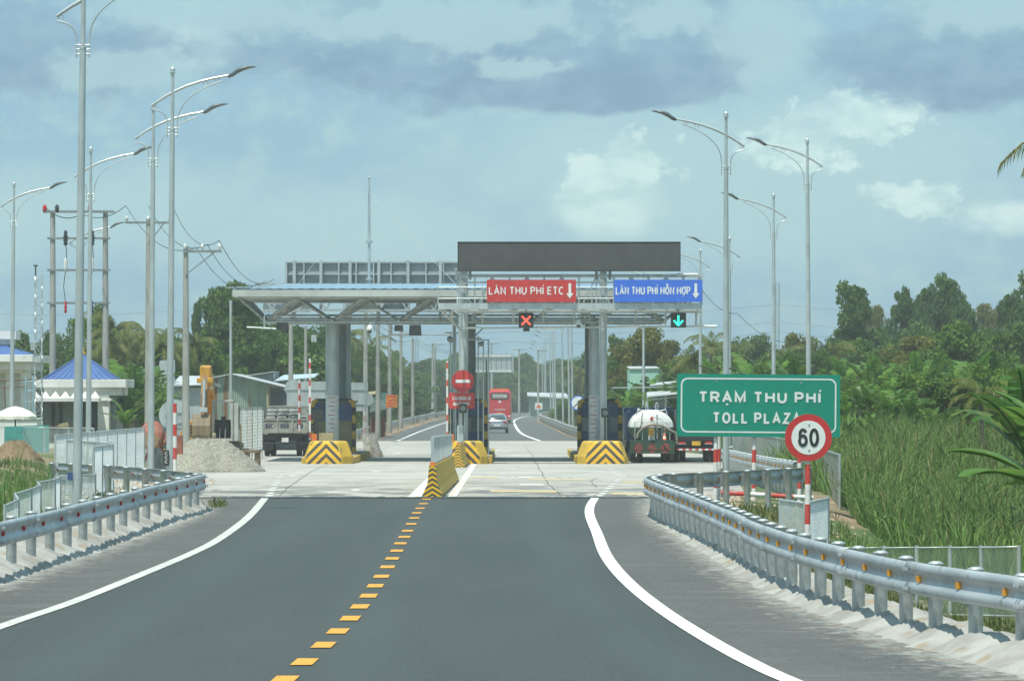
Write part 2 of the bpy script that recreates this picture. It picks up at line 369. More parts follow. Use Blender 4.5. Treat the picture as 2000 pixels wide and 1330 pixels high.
MK = {'grave': [[(.3, 1.36), (.55, 1.16)]], 'acute': [[(.45, 1.16), (.72, 1.36)]], 'dot': [[(.5, -.36), (.5, -.18)]], 'hat': [[(.22, 1.16), (.5, 1.34), (.78, 1.16)]], 'hatacute': [[(.15, 1.16), (.42, 1.32), (.69, 1.16)], [(.80, 1.30), (1.0, 1.5)]],
      'hattilde': [[(.22, 1.15), (.5, 1.29), (.78, 1.15)], [(.2, 1.42), (.38, 1.5), (.62, 1.42), (.8, 1.5)]], 'horn': [[(1.0, .9), (1.22, 1.0), (1.22, 1.16)]], 'horngrave': [[(1.0, .9), (1.24, 1.0), (1.24, 1.16)], [(.3, 1.4), (.55, 1.2)]], 'horndot': [[(.86, .9), (1.12, .98), (1.12, 1.14)], [(.5, -.36), (.5, -.18)]]}
VN = {'À': ('A', 'grave'), 'Á': ('A', 'acute'), 'Ạ': ('A', 'dot'), 'Ấ': ('A', 'hatacute'), 'Í': ('I', 'iacute'), 'Ỗ': ('O', 'hattilde'), 'Ợ': ('O', 'horndot'), 'Ừ': ('U', 'horngrave'), 'Ú': ('U', 'acute')}
def _strip(mb, pts, h, y, dep):
    """mitred flat strip along pts, half width h"""
    P_ = [Vector(p) for p in pts]; closed = (P_[0] - P_[-1]).length < 1e-5; n = len(P_); l, r = [], []
    for i in range(n):
        a = P_[i - 1] if i else (P_[-2] if closed else None); b = P_[i + 1] if i < n - 1 else (P_[1] if closed else None)
        d0 = (P_[i] - a).normalized() if a is not None else None; d1 = (b - P_[i]).normalized() if b is not None else None
        d0 = d0 or d1; d1 = d1 or d0; n0 = Vector((-d0.y, d0.x)); n1 = Vector((-d1.y, d1.x)); m = n0 + n1
        m = m.normalized() if m.length > .05 else n0; k = h / max(.42, m.dot(n0)); l.append(P_[i] + m * k); r.append(P_[i] - m * k)
    vs = [(p.x, y - dep - 2e-4 * i, p.y) for i, p in enumerate(l)] + [(p.x, y - dep - 2e-4 * i, p.y) for i, p in enumerate(r)] + [(p.x, y, p.y) for p in l] + [(p.x, y, p.y) for p in r]
    fs = [f for i in range(n - 1) for f in ((i, i + 1, n + i + 1, n + i), (2 * n + i, i, i + 1, 2 * n + i + 1)[::-1], (n + i, 3 * n + i, 3 * n + i + 1, n + i + 1)[::-1])]
    if not closed: fs += [(0, n, 3 * n, 2 * n), (n - 1, 2 * n - 1, 4 * n - 1, 3 * n - 1)]
    mb.add(vs, fs)
def sign_text(body, material, parent, x0, x1, z0, cap, y, sw=.17, gap=.26, depth=.003, name='lettering'):
    """block capitals of height cap standing on z0, spread between x0 and x1"""
    h = cap * sw / 2; adv = []; X_ = 0
    for ch in body:
        if ch == ' ': X_ += .5; continue
        b, mk = VN.get(ch, (ch, None)); w_ = GL[b][0]; adv.append((b, mk, X_, w_)); X_ += w_ * (1 - sw) + sw + gap
    tot = X_ - gap; k = (x1 - x0) / tot; mb = MB(); j = 0
    for b, mk, X_, w_ in adv:
        st = list(GL[b][1]); 
        f = lambda p: (x0 + (X_ + sw / 2) * k + p[0] * w_ * (1 - sw) * k, z0 + h + p[1] * (cap - 2 * h))
        if b == 'I': f = lambda p: (x0 + (X_ + sw / 2) * k + p[0] * k * .6, z0 + h + p[1] * (cap - 2 * h))
        for s in st: _strip(mb, [f(p) for p in s], h, y, depth + .0004 * (j % 5)); j += 1
        if mk:
            for s in ([[(-.02, 1.16), (.22, 1.38)]] if mk == 'iacute' else MK[mk]): _strip(mb, [f(p) for p in s], h * (.95 if mk in ('dot',) else .72), y, depth + .0004 * (j % 5)); j += 1
    return mb.build(name, material, parent)

# ---------------------------------------------------------------- setting: terrain, road, plaza
def strip(name, lt, rt, Y0, Y1, dz, material, step=2.0, nx=1):
    mb = MB(); n = max(2, int((Y1 - Y0) / step) + 1); ys = [lerp(Y0, Y1, i / (n - 1)) for i in range(n)]
    vs = []
    for Y in ys:
        a, b = interp(lt, Y), interp(rt, Y)
        for k in range(nx + 1): vs.append((lerp(a, b, k / nx), Y, roadz(Y) + dz))
    W = nx + 1
    mb.add(vs, [(i * W + k, i * W + k + 1, (i + 1) * W + k + 1, (i + 1) * W + k) for i in range(n - 1) for k in range(nx)])
    me = mb.mesh(name, material); at = me.attributes.new('across', 'FLOAT', 'POINT'); at.data.foreach_set('value', [k / nx for _ in ys for k in range(nx + 1)])
    return struct(link(name, me))
def G(px, py, dz=0.):
    Y = (CAMZ - dz) * FPX / (py - HOR)
    for _ in range(40): Y = .5 * Y + .5 * (CAMZ - dz - roadz(Y)) * FPX / (py - HOR)
    return Vector((WX(px, Y), Y, roadz(Y) + dz))

EDGE_R = curve([(20, 6.3), (30, 5.15), (34.8, 4.36), (37.8, 3.98), (42.5, 3.52), (49.7, 3.10), (60, 2.95), (70, 2.80), (82, 2.76), (95, 3.3)])
EDGE_L = curve([(20, -6.8), (40, -6.65), (50, -6.48), (60, -6.36), (72, -6.28), (80, -6.22), (86, -6.4), (95, -7.5)])
PL_L = [(95, -7.5), (101, -10.3), (110, -11.8), (130, -12.8), (165, -14), (190, -16.5), (215, -17), (255, -11), (277, -10.6), (300, -10.6)]
PL_R = [(95, 4.4), (104, 5.9), (119, 6.6), (153, 7.7), (190, 10.2), (215, 10.2), (250, 5.6), (277, 5.2), (310, 4.6)]
FAR_L = curve([(270, -10.6), (300, -10.6), (384, -10.6), (480, -10.4), (560, -9.8), (620, -6.8), (680, -1), (760, 9), (900, 30)])
FAR_R = curve([(270, 5.2), (310, 4.3), (384, 3.8), (470, 3.1), (520, 3.4), (570, 5.2), (620, 9), (680, 17), (760, 30), (900, 60)])
COR_L = [(10, -7.6), (70, -7.6), (80, -9.2), (95, -9.7), (101, -11), (110, -12.4), (130, -13.4), (165, -14.6), (190, -17.4), (220, -18), (260, -12), (560, -11), (620, -8), (680, -3), (760, 7), (900, 27)]
COR_R = [(10, 7.6), (30, 5.9), (38, 4.6), (50, 3.8), (80, 3.8), (90, 5), (104, 7), (119, 7.6), (153, 8.6), (190, 11.5), (215, 11.5), (250, 6.8), (310, 5.6), (480, 4.6), (570, 6.6), (620, 10.5), (680, 19), (760, 32), (900, 62)]
def nz2(x, y): return math.sin(x * .9 + 1.3 * math.sin(y * .31)) * math.cos(y * .53 + x * .21) * .5 + math.sin(x * 2.3 + y * 1.1) * .25 + math.sin(y * 1.9 - x * 3.1) * .25
def sst(k): k = min(1, max(0, k)); return k * k * (3 - 2 * k)
TL = [(60, -.9), (84, -.55), (100, .2), (150, .3), (190, -.15), (300, -.9), (1000, -1.3)]
TR = [(36, -1.3), (70, -1.1), (84, -1.2), (100, -.5), (118, .35), (135, .8), (200, .2), (300, -1.2), (400, -1.5)]
def terr(x, Y):
    rz = roadz(Y); l = interp(COR_L, Y); r = interp(COR_R, Y)
    if l <= x <= r: return rz - .06
    if x < l: k = sst((l - x) / 2.2); return lerp(rz - .06, interp(TL, Y), k) + .10 * k * nz2(x, Y)
    k = sst((x - r) / 3.2); return lerp(rz - .06, interp(TR, Y), k) + .10 * k * nz2(x, Y)

def ground():
    xs = list(np.concatenate([np.array([-1500, -700, -350, -180, -110, -75, -55, -42, -34]), np.arange(-28, 28.1, .5), np.array([34, 42, 55, 75, 110, 180, 350, 700, 1500])]))
    ys = list(np.concatenate([np.array([-60, -20, 5, 15, 22]), np.arange(28, 140, .8), np.arange(140, 300, 2.5), np.arange(300, 960, 10), np.array([1000, 1100, 1300, 1700, 2500, 4000])]))
    vs = [(x, y, terr(x, y)) for y in ys for x in xs]; W = len(xs)
    fs = [(j * W + i, j * W + i + 1, (j + 1) * W + i + 1, (j + 1) * W + i) for j in range(len(ys) - 1) for i in range(W - 1)]
    m = bpy.data.materials.new('grassy ground'); m.use_nodes = True; t = NT(m.node_tree); b = t.n['Principled BSDF']; b.inputs['Roughness'].default_value = .95
    tc = t.new('ShaderNodeTexCoord'); co = tc.outputs['Object']
    soil = t.mix(t.ramp(t.noise(co, .8, 6), .35, .65), (.30, .21, .13), (.21, .15, .09))
    soil = t.mix(t.ramp(t.noise(co, 5, 4), .58, .7), soil, (.42, .36, .27))
    gr = t.mix(t.ramp(t.noise(co, 1.2, 5), .35, .65), (.06, .11, .03), (.10, .14, .045))
    t.set(b.inputs['Base Color'], t.mix(t.ramp(t.noise(t.scalev(co, 1, .5, 1), .35, 6, .65), .42, .54), soil, gr))
    bp = t.new('ShaderNodeBump'); bp.inputs['Strength'].default_value = .8; bp.inputs['Distance'].default_value = .08
    t.set(bp.inputs['Height'], t.noise(co, 4, 8, .7)); t.l.new(bp.outputs[0], b.inputs['Normal'])
    mb = MB(); mb.add(vs, fs, True); struct(link('ground', mb.mesh('ground', m)))
ground()

def asphalt(name, c1, c2, dusty, edge=0):
    m = bpy.data.materials.new(name); m.use_nodes = True; t = NT(m.node_tree); b = t.n['Principled BSDF']
    tc = t.new('ShaderNodeTexCoord'); co = tc.outputs['Object']
    c = t.mix(t.ramp(t.noise(t.scalev(co, 1, .15, 1), .6, 5), .3, .7), c1, c2)
    c = t.mix(t.ramp(t.noise(co, 38, 3), .5, .72, 0, .8), c, (.12, .125, .115))
    c = t.mix(t.ramp(t.noise(t.scalev(co, .3, .12, 1), .9, 3), .55, .75, 0, .18), c, tuple(x * .7 for x in c1))
    c = t.mix(t.ramp(t.noise(t.scalev(co, 1, .35, 1), 16, 4, .7), .42, .62, 0, .5), c, tuple(x * 1.45 for x in c2))
    if dusty == 0:          # wheel paths polished by traffic
        at = t.new('ShaderNodeAttribute', attribute_name='across'); wp = t.math('COSINE', t.math('MULTIPLY', at.outputs['Fac'], 25.1))
        c = t.mix(t.math('MULTIPLY', t.ramp(wp, .2, 1), t.ramp(t.noise(t.scalev(co, 1, .08, 1), 1.1, 4), .3, .7, .1, .45)), c, tuple(x * 1.5 for x in c2))
    if dusty:
        d1 = t.ramp(t.noise(t.scalev(co, .55, 1.3, 1), .9, 9, .72), .50, .66)
        d2 = t.ramp(t.noise(t.scalev(co, .9, 5, 1), 1.3, 5, .6), .56, .72)
        c = t.mix(t.math('MULTIPLY', d1, .38 * dusty), c, (.17, .17, .155))
        c = t.mix(t.math('MULTIPLY', d2, .34 * dusty), c, (.26, .26, .235))
    if edge:
        at = t.new('ShaderNodeAttribute', attribute_name='across'); f = at.outputs['Fac'] if edge > 0 else t.math('SUBTRACT', 1, at.outputs['Fac'])
        g = t.math('ADD', t.math('MULTIPLY', f, 1.12), t.math('MULTIPLY', t.math('SUBTRACT', t.noise(t.scalev(co, 1.6, 1.0, 1), 2.6, 9, .78), .5), 2.2))
        c = t.mix(t.ramp(g, .72, 1.25, 0, .85), c, t.mix(t.ramp(t.noise(co, 1.6, 5), .5, .66), (.33, .325, .29), (.27, .20, .14)))
    t.set(b.inputs['Base Color'], c); b.inputs['Roughness'].default_value = .72; b.inputs['Specular IOR Level'].default_value = .45
    bp = t.new('ShaderNodeBump'); bp.inputs['Strength'].default_value = .5; bp.inputs['Distance'].default_value = .01
    t.set(bp.inputs['Height'], t.noise(co, 45, 3)); t.l.new(bp.outputs[0], b.inputs['Normal']); return m
A1 = asphalt('fresh asphalt', (.030, .037, .035), (.042, .049, .046), 0)
A2 = asphalt('dusty shoulder asphalt', (.062, .062, .058), (.082, .080, .073), 1)
A2R = asphalt('dusty right shoulder asphalt', (.062, .062, .058), (.082, .080, .073), 1, 1)
A2L = asphalt('dusty left shoulder asphalt', (.062, .062, .058), (.082, .080, .073), 1, -1)
A3 = asphalt('far road asphalt', (.085, .088, .085), (.10, .10, .095), .4)
def plazamat():
    m = bpy.data.materials.new('cement concrete slabs'); m.use_nodes = True; t = NT(m.node_tree); b = t.n['Principled BSDF']; b.inputs['Roughness'].default_value = .85
    tc = t.new('ShaderNodeTexCoord'); co = tc.outputs['Object']; s = t.new('ShaderNodeSeparateXYZ'); t.l.new(co, s.inputs[0])
    c = t.mix(t.ramp(t.noise(t.scalev(co, .5, .25, 1), .7, 7, .6), .35, .65), (.44, .425, .375), (.34, .325, .285))
    c = t.mix(t.ramp(t.noise(t.scalev(co, .35, .35, 1), 1.0, 9, .74), .52, .66, 0, .55), c, (.26, .25, .22))
    c = t.mix(t.ramp(t.noise(t.scalev(co, 1.3, .05, 1), 1.2, 4, .6), .56, .70, 0, .35), c, (.24, .235, .22))     # wheel paths
    near = t.ramp(s.outputs[1], 134, 97)
    smear = t.ramp(t.noise(t.scalev(co, .42, .22, 1), 1.0, 9, .74, .8), .47, .56)
    c = t.mix(t.math('MULTIPLY', t.math('MULTIPLY', near, smear), .85), c, (.085, .09, .09))
    b.inputs['Base Color'].default_value = (1, 1, 1, 1); t.set(b.inputs['Base Color'], c)
    bp = t.new('ShaderNodeBump'); bp.inputs['Strength'].default_value = .3; bp.inputs['Distance'].default_value = .01
    t.set(bp.inputs['Height'], t.noise(co, 12, 4)); t.l.new(bp.outputs[0], b.inputs['Normal']); return m
M['plaza'] = plazamat()
M['line'] = mat('white road paint', (.80, .81, .78), (.70, .71, .67), 2, .6, c3=(.38, .38, .35), s3=9)
M['lineL'] = mat('greyed white road paint', (.58, .58, .53), (.46, .46, .42), 1.5, .7, c3=(.30, .30, .28), s3=11)
M['yline'] = mat('yellow road paint', (.70, .34, .025), (.58, .29, .03), 4, .6, c3=(.30, .17, .05), s3=16)
M['faded'] = mat('faded white paint', (.74, .74, .71), (.55, .54, .50), 5, .7, c3=(.40, .39, .36), s3=9)
M['fadedy'] = mat('faded yellow paint', (.62, .43, .16), (.50, .42, .27), 3, .7)

LINE_R = curve([(20, 4.9), (30, 3.05), (34.3, 2.33), (41.7, 1.84), (50.5, 1.52), (60, 1.40), (71, 1.47), (81, 1.54), (88, 1.68), (95, 1.93)])
LINE_L = curve([(20, -5.5), (35, -5.45), (42.3, -5.28), (47.4, -5.07), (55.3, -4.92), (62, -4.83), (68.1, -4.86), (80, -5.15), (95, -5.72)])
strip('road', EDGE_L, EDGE_R, 20, 95, 0, A1, 1.5)
strip('road_shoulder', [(y, x + .03) for y, x in LINE_R], EDGE_R, 20, 95, .004, A2R, 1.5, 3)
strip('road_shoulder', EDGE_L, [(y, x - .03) for y, x in LINE_L], 20, 95, .004, A2L, 1.5, 3)
strip('concrete_plaza', PL_L, PL_R, 95, 277, 0, M['plaza'], 2, 1)
strip('far_road', FAR_L, FAR_R, 277, 900, 0, A3, 4)
strip('far_road_verge_right', [(y, x - .1) for y, x in FAR_R], [(y, x + 1.2) for y, x in FAR_R], 277, 640, .01, M['dirt'], 4)['kind'] = 'structure'
W_ = .095
strip('far_road_verge_left', [(y, x - .3) for y, x in FAR_L], [(y, x + 1.2 + .25 * math.sin(y * .3)) for y, x in FAR_L], 277, 640, .01, M['dirt'], 4)
strip('white_edge_line', [(y, x - W_) for y, x in LINE_R], [(y, x + W_) for y, x in LINE_R], 20, 94.8, .008, M['line'], 1.0)
strip('white_edge_line', [(y, x - .085) for y, x in LINE_L], [(y, x + .085) for y, x in LINE_L], 20, 94.8, .008, M['lineL'], 1.0)
FR = curve([(277, 1.9), (323, .85), (388, .42), (485, .25), (540, .9), (586, 2.2), (640, 6), (700, 13)])
strip('white_edge_line', [(y, x - .13) for y, x in FR], [(y, x + .13) for y, x in FR], 277, 700, .006, M['line'], 4)
FL_ = curve([(277, -7.75), (345, -7.8), (458, -7.4), (560, -6.4), (620, -3.5)])
def dashes(name, tab, Y0, Y1, ln, gap, hw, material, dz):
    mb = MB(); Y = Y0
    while Y + ln < Y1:
        a, b = interp(tab, Y), interp(tab, Y + ln)
        mb.add([(a - hw, Y, roadz(Y) + dz), (a + hw, Y, roadz(Y) + dz), (b + hw, Y + ln, roadz(Y + ln) + dz), (b - hw, Y + ln, roadz(Y + ln) + dz)], [(0, 1, 2, 3)]); Y += ln + gap
    return struct(link(name, mb.mesh(name, material)))
dashes('white_lane_dashes', FL_, 277, 620, 8.5, 2.8, .13, M['line'], .007)
yp = [(555, 1328), (595, 1293), (632, 1260), (660, 1233), (684, 1208), (703, 1185), (720, 1164), (733, 1144.5), (745, 1126), (757, 1107.5), (766, 1091), (775, 1076), (782, 1061.5), (790, 1049), (796, 1037), (803, 1023.5), (809, 1012), (814, 1002), (820, 993), (827, 984), (833, 975)]
mb = MB(); prev = None; ypts = [G(*p) for p in yp]
for i, p in enumerate(ypts):
    d = (ypts[min(i + 1, 20)] - ypts[max(i - 1, 0)]).normalized() * .46; h = .098
    q = [p - d + Vector((-h, 0, 0)), p - d + Vector((h, 0, 0)), p + d + Vector((h, 0, 0)), p + d + Vector((-h, 0, 0))]
    mb.add([(a.x, a.y, .009) for a in q], [(0, 1, 2, 3)])
struct(link('yellow_centre_dashes', mb.mesh('yellow_centre_dashes', M['yline'])))
def bar_px(mb, x0, x1, y, th, slant=0, dz=.006):
    """a painted bar across the plaza, th metres deep"""
    a, b = G(x0, y), G(x1, y + slant)
    mb.add([(a.x, a.y - th / 2, roadz(a.y - th / 2) + dz), (b.x, b.y - th / 2, roadz(b.y - th / 2) + dz), (b.x, b.y + th / 2, roadz(b.y + th / 2) + dz), (a.x, a.y + th / 2, roadz(a.y + th / 2) + dz)], [(0, 1, 2, 3)])
def strip_px(name, quads, m, dz=.006):
    mb = MB()
    for q in quads: mb.add([G(px, py, dz) for px, py in q], [(0, 1, 2, 3)])
    return struct(link(name, mb.mesh(name, m)))
strip_px('white_guide_stripe', [[(797, 969.6), (822, 969.6), (848, 930), (838, 930)], [(875, 970), (891, 970), (931, 906), (921, 906)]], M['line'])
mb = MB()
for i in range(16):
    k = i / 15; bar_px(mb, lerp(881, 921, k) - 2, lerp(881, 921, k) + 4, 967 - 58 * k, 1.2, 0, .011)
struct(link('worn_orange_marks', mb.mesh('worn_orange_marks', M['fadedy'])))
mb = MB()
for i in range(9):
    y = 968 - i * 5.1; x = lerp(526, 549, i / 8); bar_px(mb, x - 7 + i * .2, x + 7 - i * .2, y, 1.7)
for x, y in [(572, 929), (585, 922), (694, 957), (735, 921), (812, 900), (768, 872), (775, 885), (968, 880), (1006, 890)]: bar_px(mb, x - 7, x + 8, y, 2.0)
for i in range(12):
    y = 968 - i * 4.6; x = (1172 + i * 5.4) if i < 8 else (1215 - (i - 8) * 7); bar_px(mb, x - 6, x + 6, y, 1.5)
for x0, x1, y in [(1015, 1062, 946.5), (1012, 1040, 932), (1003, 1015, 970), (1160, 1235, 974)][:2]: bar_px(mb, x0, x1, y, 2.2)
struct(link('white_dotted_marks', mb.mesh('white_dotted_marks', M['faded'])))
mb = MB()
for x0, x1, y in [(915, 974, 932), (1030, 1148, 936), (1215, 1268, 941), (958, 1088, 959), (1194, 1276, 964), (1530, 1600, 941)][:5]: bar_px(mb, x0, x1, y, 2.4, 1)
struct(link('yellow_rumble_stripe', mb.mesh('yellow_rumble_stripe', M['fadedy'])))
mb = MB()
def crack(pts, w=.025):
    P_ = [G(x, y, .005) for x, y in pts]; Q = []
    for a, b in zip(P_, P_[1:]):
        for k in range(6): Q.append(a.lerp(b, k / 6) + Vector((random.uniform(-.04, .04), 0, 0)))
    for a, b in zip(Q, Q[1:]): mb.add([a + Vector((-w, 0, 0)), a + Vector((w, 0, 0)), b + Vector((w, 0, 0)), b + Vector((-w, 0, 0))], [(0, 1, 2, 3)])
crack([(1098, 968), (1072, 945), (1060, 925), (1047, 905), (1037, 884), (1020, 866)], .014)
crack([(545, 968), (575, 943), (612, 918), (650, 903)], .013); crack([(1165, 952), (1155, 940), (1168, 930)], .009); crack([(720, 886), (760, 872), (790, 864)], .014)
struct(link('slab_joint_cracks', mb.mesh('slab_joint_cracks', mat('dark joint', (.09, .09, .085)))))
mb = MB()
for px, py in [(987, 931), (1005, 931), (1089, 933), (1111, 933)]:
    for k in range(3): bar_px(mb, px + k * 3, px + k * 3 + 1, py, 1.5, 0, .012)
struct(link('tyre_scuffs', mb.mesh('tyre_scuffs', mat('scuff', (.14, .14, .13)))))
# ragged seam where the asphalt meets the slabs
mb = MB(); random.seed(3); xs = [lerp(-7.6, 3.2, i / 120) for i in range(121)]
vs = [(x, 94.6, .012) for x in xs] + [(x, 95.15 + abs(nz2(x * 7, x)) * 1.1 + abs(nz2(x * 19, 3)) * .7, .012) for x in xs]
mb.add(vs, [(i, i + 1, 122 + i, 121 + i) for i in range(120)]); struct(link('asphalt_seam', mb.mesh('asphalt_seam', A1)))

# rough concrete haunch cast round the guardrail posts
def haunch(tab, side, Y0, Y1, sp, w=.62, hmax=.15):
    mb = MB(); n = int((Y1 - Y0) / .11); nx = 9; vs = []
    for i in range(n):
        Y = Y0 + i * .11; x0 = interp(tab, Y); ph = abs(math.sin(math.pi * (Y - Y0) / sp + side)); jag = .05 * math.sin(Y * 9) + .05 * math.sin(Y * 23 + 1)
        for k in range(nx):
            s = k / (nx - 1); prof = math.sin(math.pi * min(1, s * 1.35) * .5 + 0) * (1 if s < .75 else 1 - (s - .75) * 1.2)
            z = roadz(Y) - .03 + hmax * prof * (.35 + .65 * ph) + .018 * nz2(Y * 9, s * 14) + .012 * math.sin(Y * 31 + s * 17) + .02 * nz2(Y * 3.1, s * 5)
            x = x0 + side * (s * w + (1 - s) * (.03 + .12 * ph + jag * .7 - .20)); vs.append((x, Y, z))
    mb.add(vs, [(i * nx + k, i * nx + k + 1, (i + 1) * nx + k + 1, (i + 1) * nx + k) for i in range(n - 1) for k in range(nx - 1)], True)
    struct(link('guardrail_haunch', mb.mesh('guardrail_haunch', M['kerb'])))
haunch(EDGE_R, 1, 31, 83, 1.35, .78, .24)
haunch(EDGE_L, -1, 40, 87, 2.1, 1.0, .33)

# ---------------------------------------------------------------- vegetation builders
def arrmesh(name, verts, faces_k, material, smooth=False):
    """verts (N,3); faces_k: list of (F,k) index arrays"""
    me = bpy.data.meshes.new(name); verts = np.asarray(verts, dtype=np.float32)
    me.vertices.add(len(verts)); me.vertices.foreach_set('co', verts.ravel())
    loops = np.concatenate([f.ravel() for f in faces_k]); tot = np.concatenate([np.full(len(f), f.shape[1]) for f in faces_k])
    st = np.concatenate([[0], np.cumsum(tot)[:-1]])
    me.loops.add(len(loops)); me.loops.foreach_set('vertex_index', loops.astype(np.int32))
    me.polygons.add(len(tot)); me.polygons.foreach_set('loop_start', st.astype(np.int32)); me.polygons.foreach_set('loop_total', tot.astype(np.int32))
    me.update(calc_edges=True); me.validate(); me.materials.append(material)
    return me
def blades(name, X, Yv, Z, H, Wd, lean, material, rng):
    n = len(X); a = rng.uniform(0, 2 * np.pi, n); l = rng.uniform(.1, 1, n) * lean * H; wa = rng.uniform(0, np.pi, n)
    dx, dy = np.cos(a) * l, np.sin(a) * l; wx, wy = np.cos(wa) * Wd / 2, np.sin(wa) * Wd / 2
    B = np.stack([X, Yv, Z], 1); V = np.empty((n, 5, 3)); w3 = np.stack([wx, wy, np.zeros(n)], 1)
    mid = B + np.stack([dx * .35, dy * .35, H * .6], 1); tip = B + np.stack([dx, dy, H * (1 - .35 * rng.uniform(0, 1, n) * lean * 2)], 1)
    V[:, 0] = B - w3; V[:, 1] = B + w3; V[:, 2] = mid + w3 * .9; V[:, 3] = mid - w3 * .9; V[:, 4] = tip
    i = np.arange(n)[:, None] * 5
    return arrmesh(name, V.reshape(-1, 3), [i + np.array([[0, 1, 2, 3]]), i + np.array([[3, 2, 4]])], material)
def field(name, label, n, x0, x1, y0, y1, h0, h1, wd, lean, material, seed, clump=0., keep=None):
    rng = np.random.default_rng(seed); X = rng.uniform(x0, x1, n); Yv = rng.uniform(y0, y1, n)
    cx = np.sin(X * 2.1 + Yv) * np.cos(Yv * 1.3 - X * .7) + .6 * np.sin(X * 5.1) * np.sin(Yv * 3.7)
    k = cx > (clump - 1) if clump else np.ones(n, bool)
    if keep is not None: k &= np.array([keep(a, b) for a, b in zip(X, Yv)])
    X, Yv, cx = X[k], Yv[k], cx[k]; Z = np.array([terr(a, b) for a, b in zip(X, Yv)]) - .03
    H = rng.uniform(h0, h1, len(X)) * (1 + .18 * cx)
    o = link(name, blades(name, X, Yv, Z, H, rng.uniform(.6, 1.3, len(X)) * wd, lean, material, rng)); stuff(o, label, 'grass'); return o
def quads_cloud(name, P_, S, material, rng, droop=.0, asp=.55):
    n = len(P_); u = rng.normal(size=(n, 3)); u[:, 2] -= droop; u /= np.linalg.norm(u, axis=1)[:, None]
    r = rng.normal(size=(n, 3)); v = np.cross(u, r); v /= np.linalg.norm(v, axis=1)[:, None]
    u *= S[:, None]; v *= S[:, None] * asp; V = np.empty((n, 4, 3))
    V[:, 0] = P_ - u; V[:, 1] = P_ + v; V[:, 2] = P_ + u; V[:, 3] = P_ - v
    return arrmesh(name, V.reshape(-1, 3), [np.arange(n)[:, None] * 4 + np.array([[0, 1, 2, 3]])], material)
def crown_points(rng, H, R_, base, nclump, per, cr, shape):
    """leaf clumps spread along a lumpy crown; shape maps height 0..1 to relative radius"""
    C = []; lobes = []
    for i in range(11):                      # boughs
        h = (i + .5) / 11; rr = shape(h) * R_ * .62 * rng.uniform(.5, 1.15); a = 2.4 * i + rng.uniform(-.5, .5)
        lobes.append((rr * math.cos(a), rr * math.sin(a), base + h * (H - base) * .93, max(.28, shape(h) * .52) * R_ * rng.uniform(.75, 1.15)))
    while len(C) < nclump:
        q = lobes[rng.integers(len(lobes))]; d = rng.normal(size=3); d /= np.linalg.norm(d); k = q[3] * rng.uniform(.35, 1) ** .5
        if rng.uniform() < .12: k *= 1.35
        C.append((q[0] + d[0] * k, q[1] + d[1] * k, min(H - .1, max(base * .7, q[2] + d[2] * k * .85))))
    C = np.array(C); idx = np.repeat(np.arange(nclump), per); d = rng.normal(size=(len(idx), 3)); d /= np.linalg.norm(d, axis=1)[:, None]
    rad = rng.uniform(.3, 1, len(idx)) ** .6 * (cr * rng.uniform(.6, 1.35, nclump))[idx]
    P_ = C[idx] + d * rad[:, None] * np.array([1, 1, .72]); return C, P_
SH = {'round': lambda h: math.sqrt(max(.02, 1 - (2 * h - .9) ** 2 / 1.25)), 'cone': lambda h: (1 - h) ** .6 * (.55 + .45 * min(1, h * 4)) + .06,
      'oval': lambda h: math.sin(math.pi * (.12 + .84 * h)) ** .7, 'flat': lambda h: .75 + .25 * math.sin(math.pi * h)}
PROTO = {}; TOP = {}
def tree_proto(key, H, R_, shape, leaf, seed, base=.2, nclump=120, per=170, cr=.75, ls=.13, trunk=.16):
    rng = np.random.default_rng(seed); C, P_ = crown_points(rng, H, R_, H * base, nclump, per, cr, SH[shape])
    cm = quads_cloud('crown', P_, rng.uniform(.7, 1.4, len(P_)) * ls, L[leaf], rng, .3)
    mb = MB(); x = y = 0; pts = []
    for i in range(7): pts.append((x, y, H * .85 * i / 6)); x += rng.uniform(-.12, .12); y += rng.uniform(-.12, .12)
    mb.tube([(0, 0, -.6)] + pts, [trunk * 1.35] + [trunk * (1.1 - .9 * i / 6) for i in range(7)], 8)
    for k in rng.choice(len(C), min(26, len(C)), replace=False):
        e = Vector(C[k]); s0 = Vector(pts[min(5, max(1, int((e.z / H) * 6) - 1))]); mid = s0.lerp(e, .5) + Vector((0, 0, -.15))
        mb.tube([s0, mid, e], [trunk * .42, trunk * .26, trunk * .1], 5)
    tm = mb.mesh('trunk', M['bark']); PROTO[key] = (cm, tm); TOP[key] = float(np.percentile(P_[:, 2], 99.7))
def place_tree(name, key, label, cat, x, Y, sc, rz, group, zs=1.):
    cm, tm = PROTO[key]; o = thing(name, label, cat, (x, Y, terr(x, Y)), rz, group); o.scale = (sc, sc, sc * zs)
    link('crown', cm, o); link('trunk', tm, o); return o
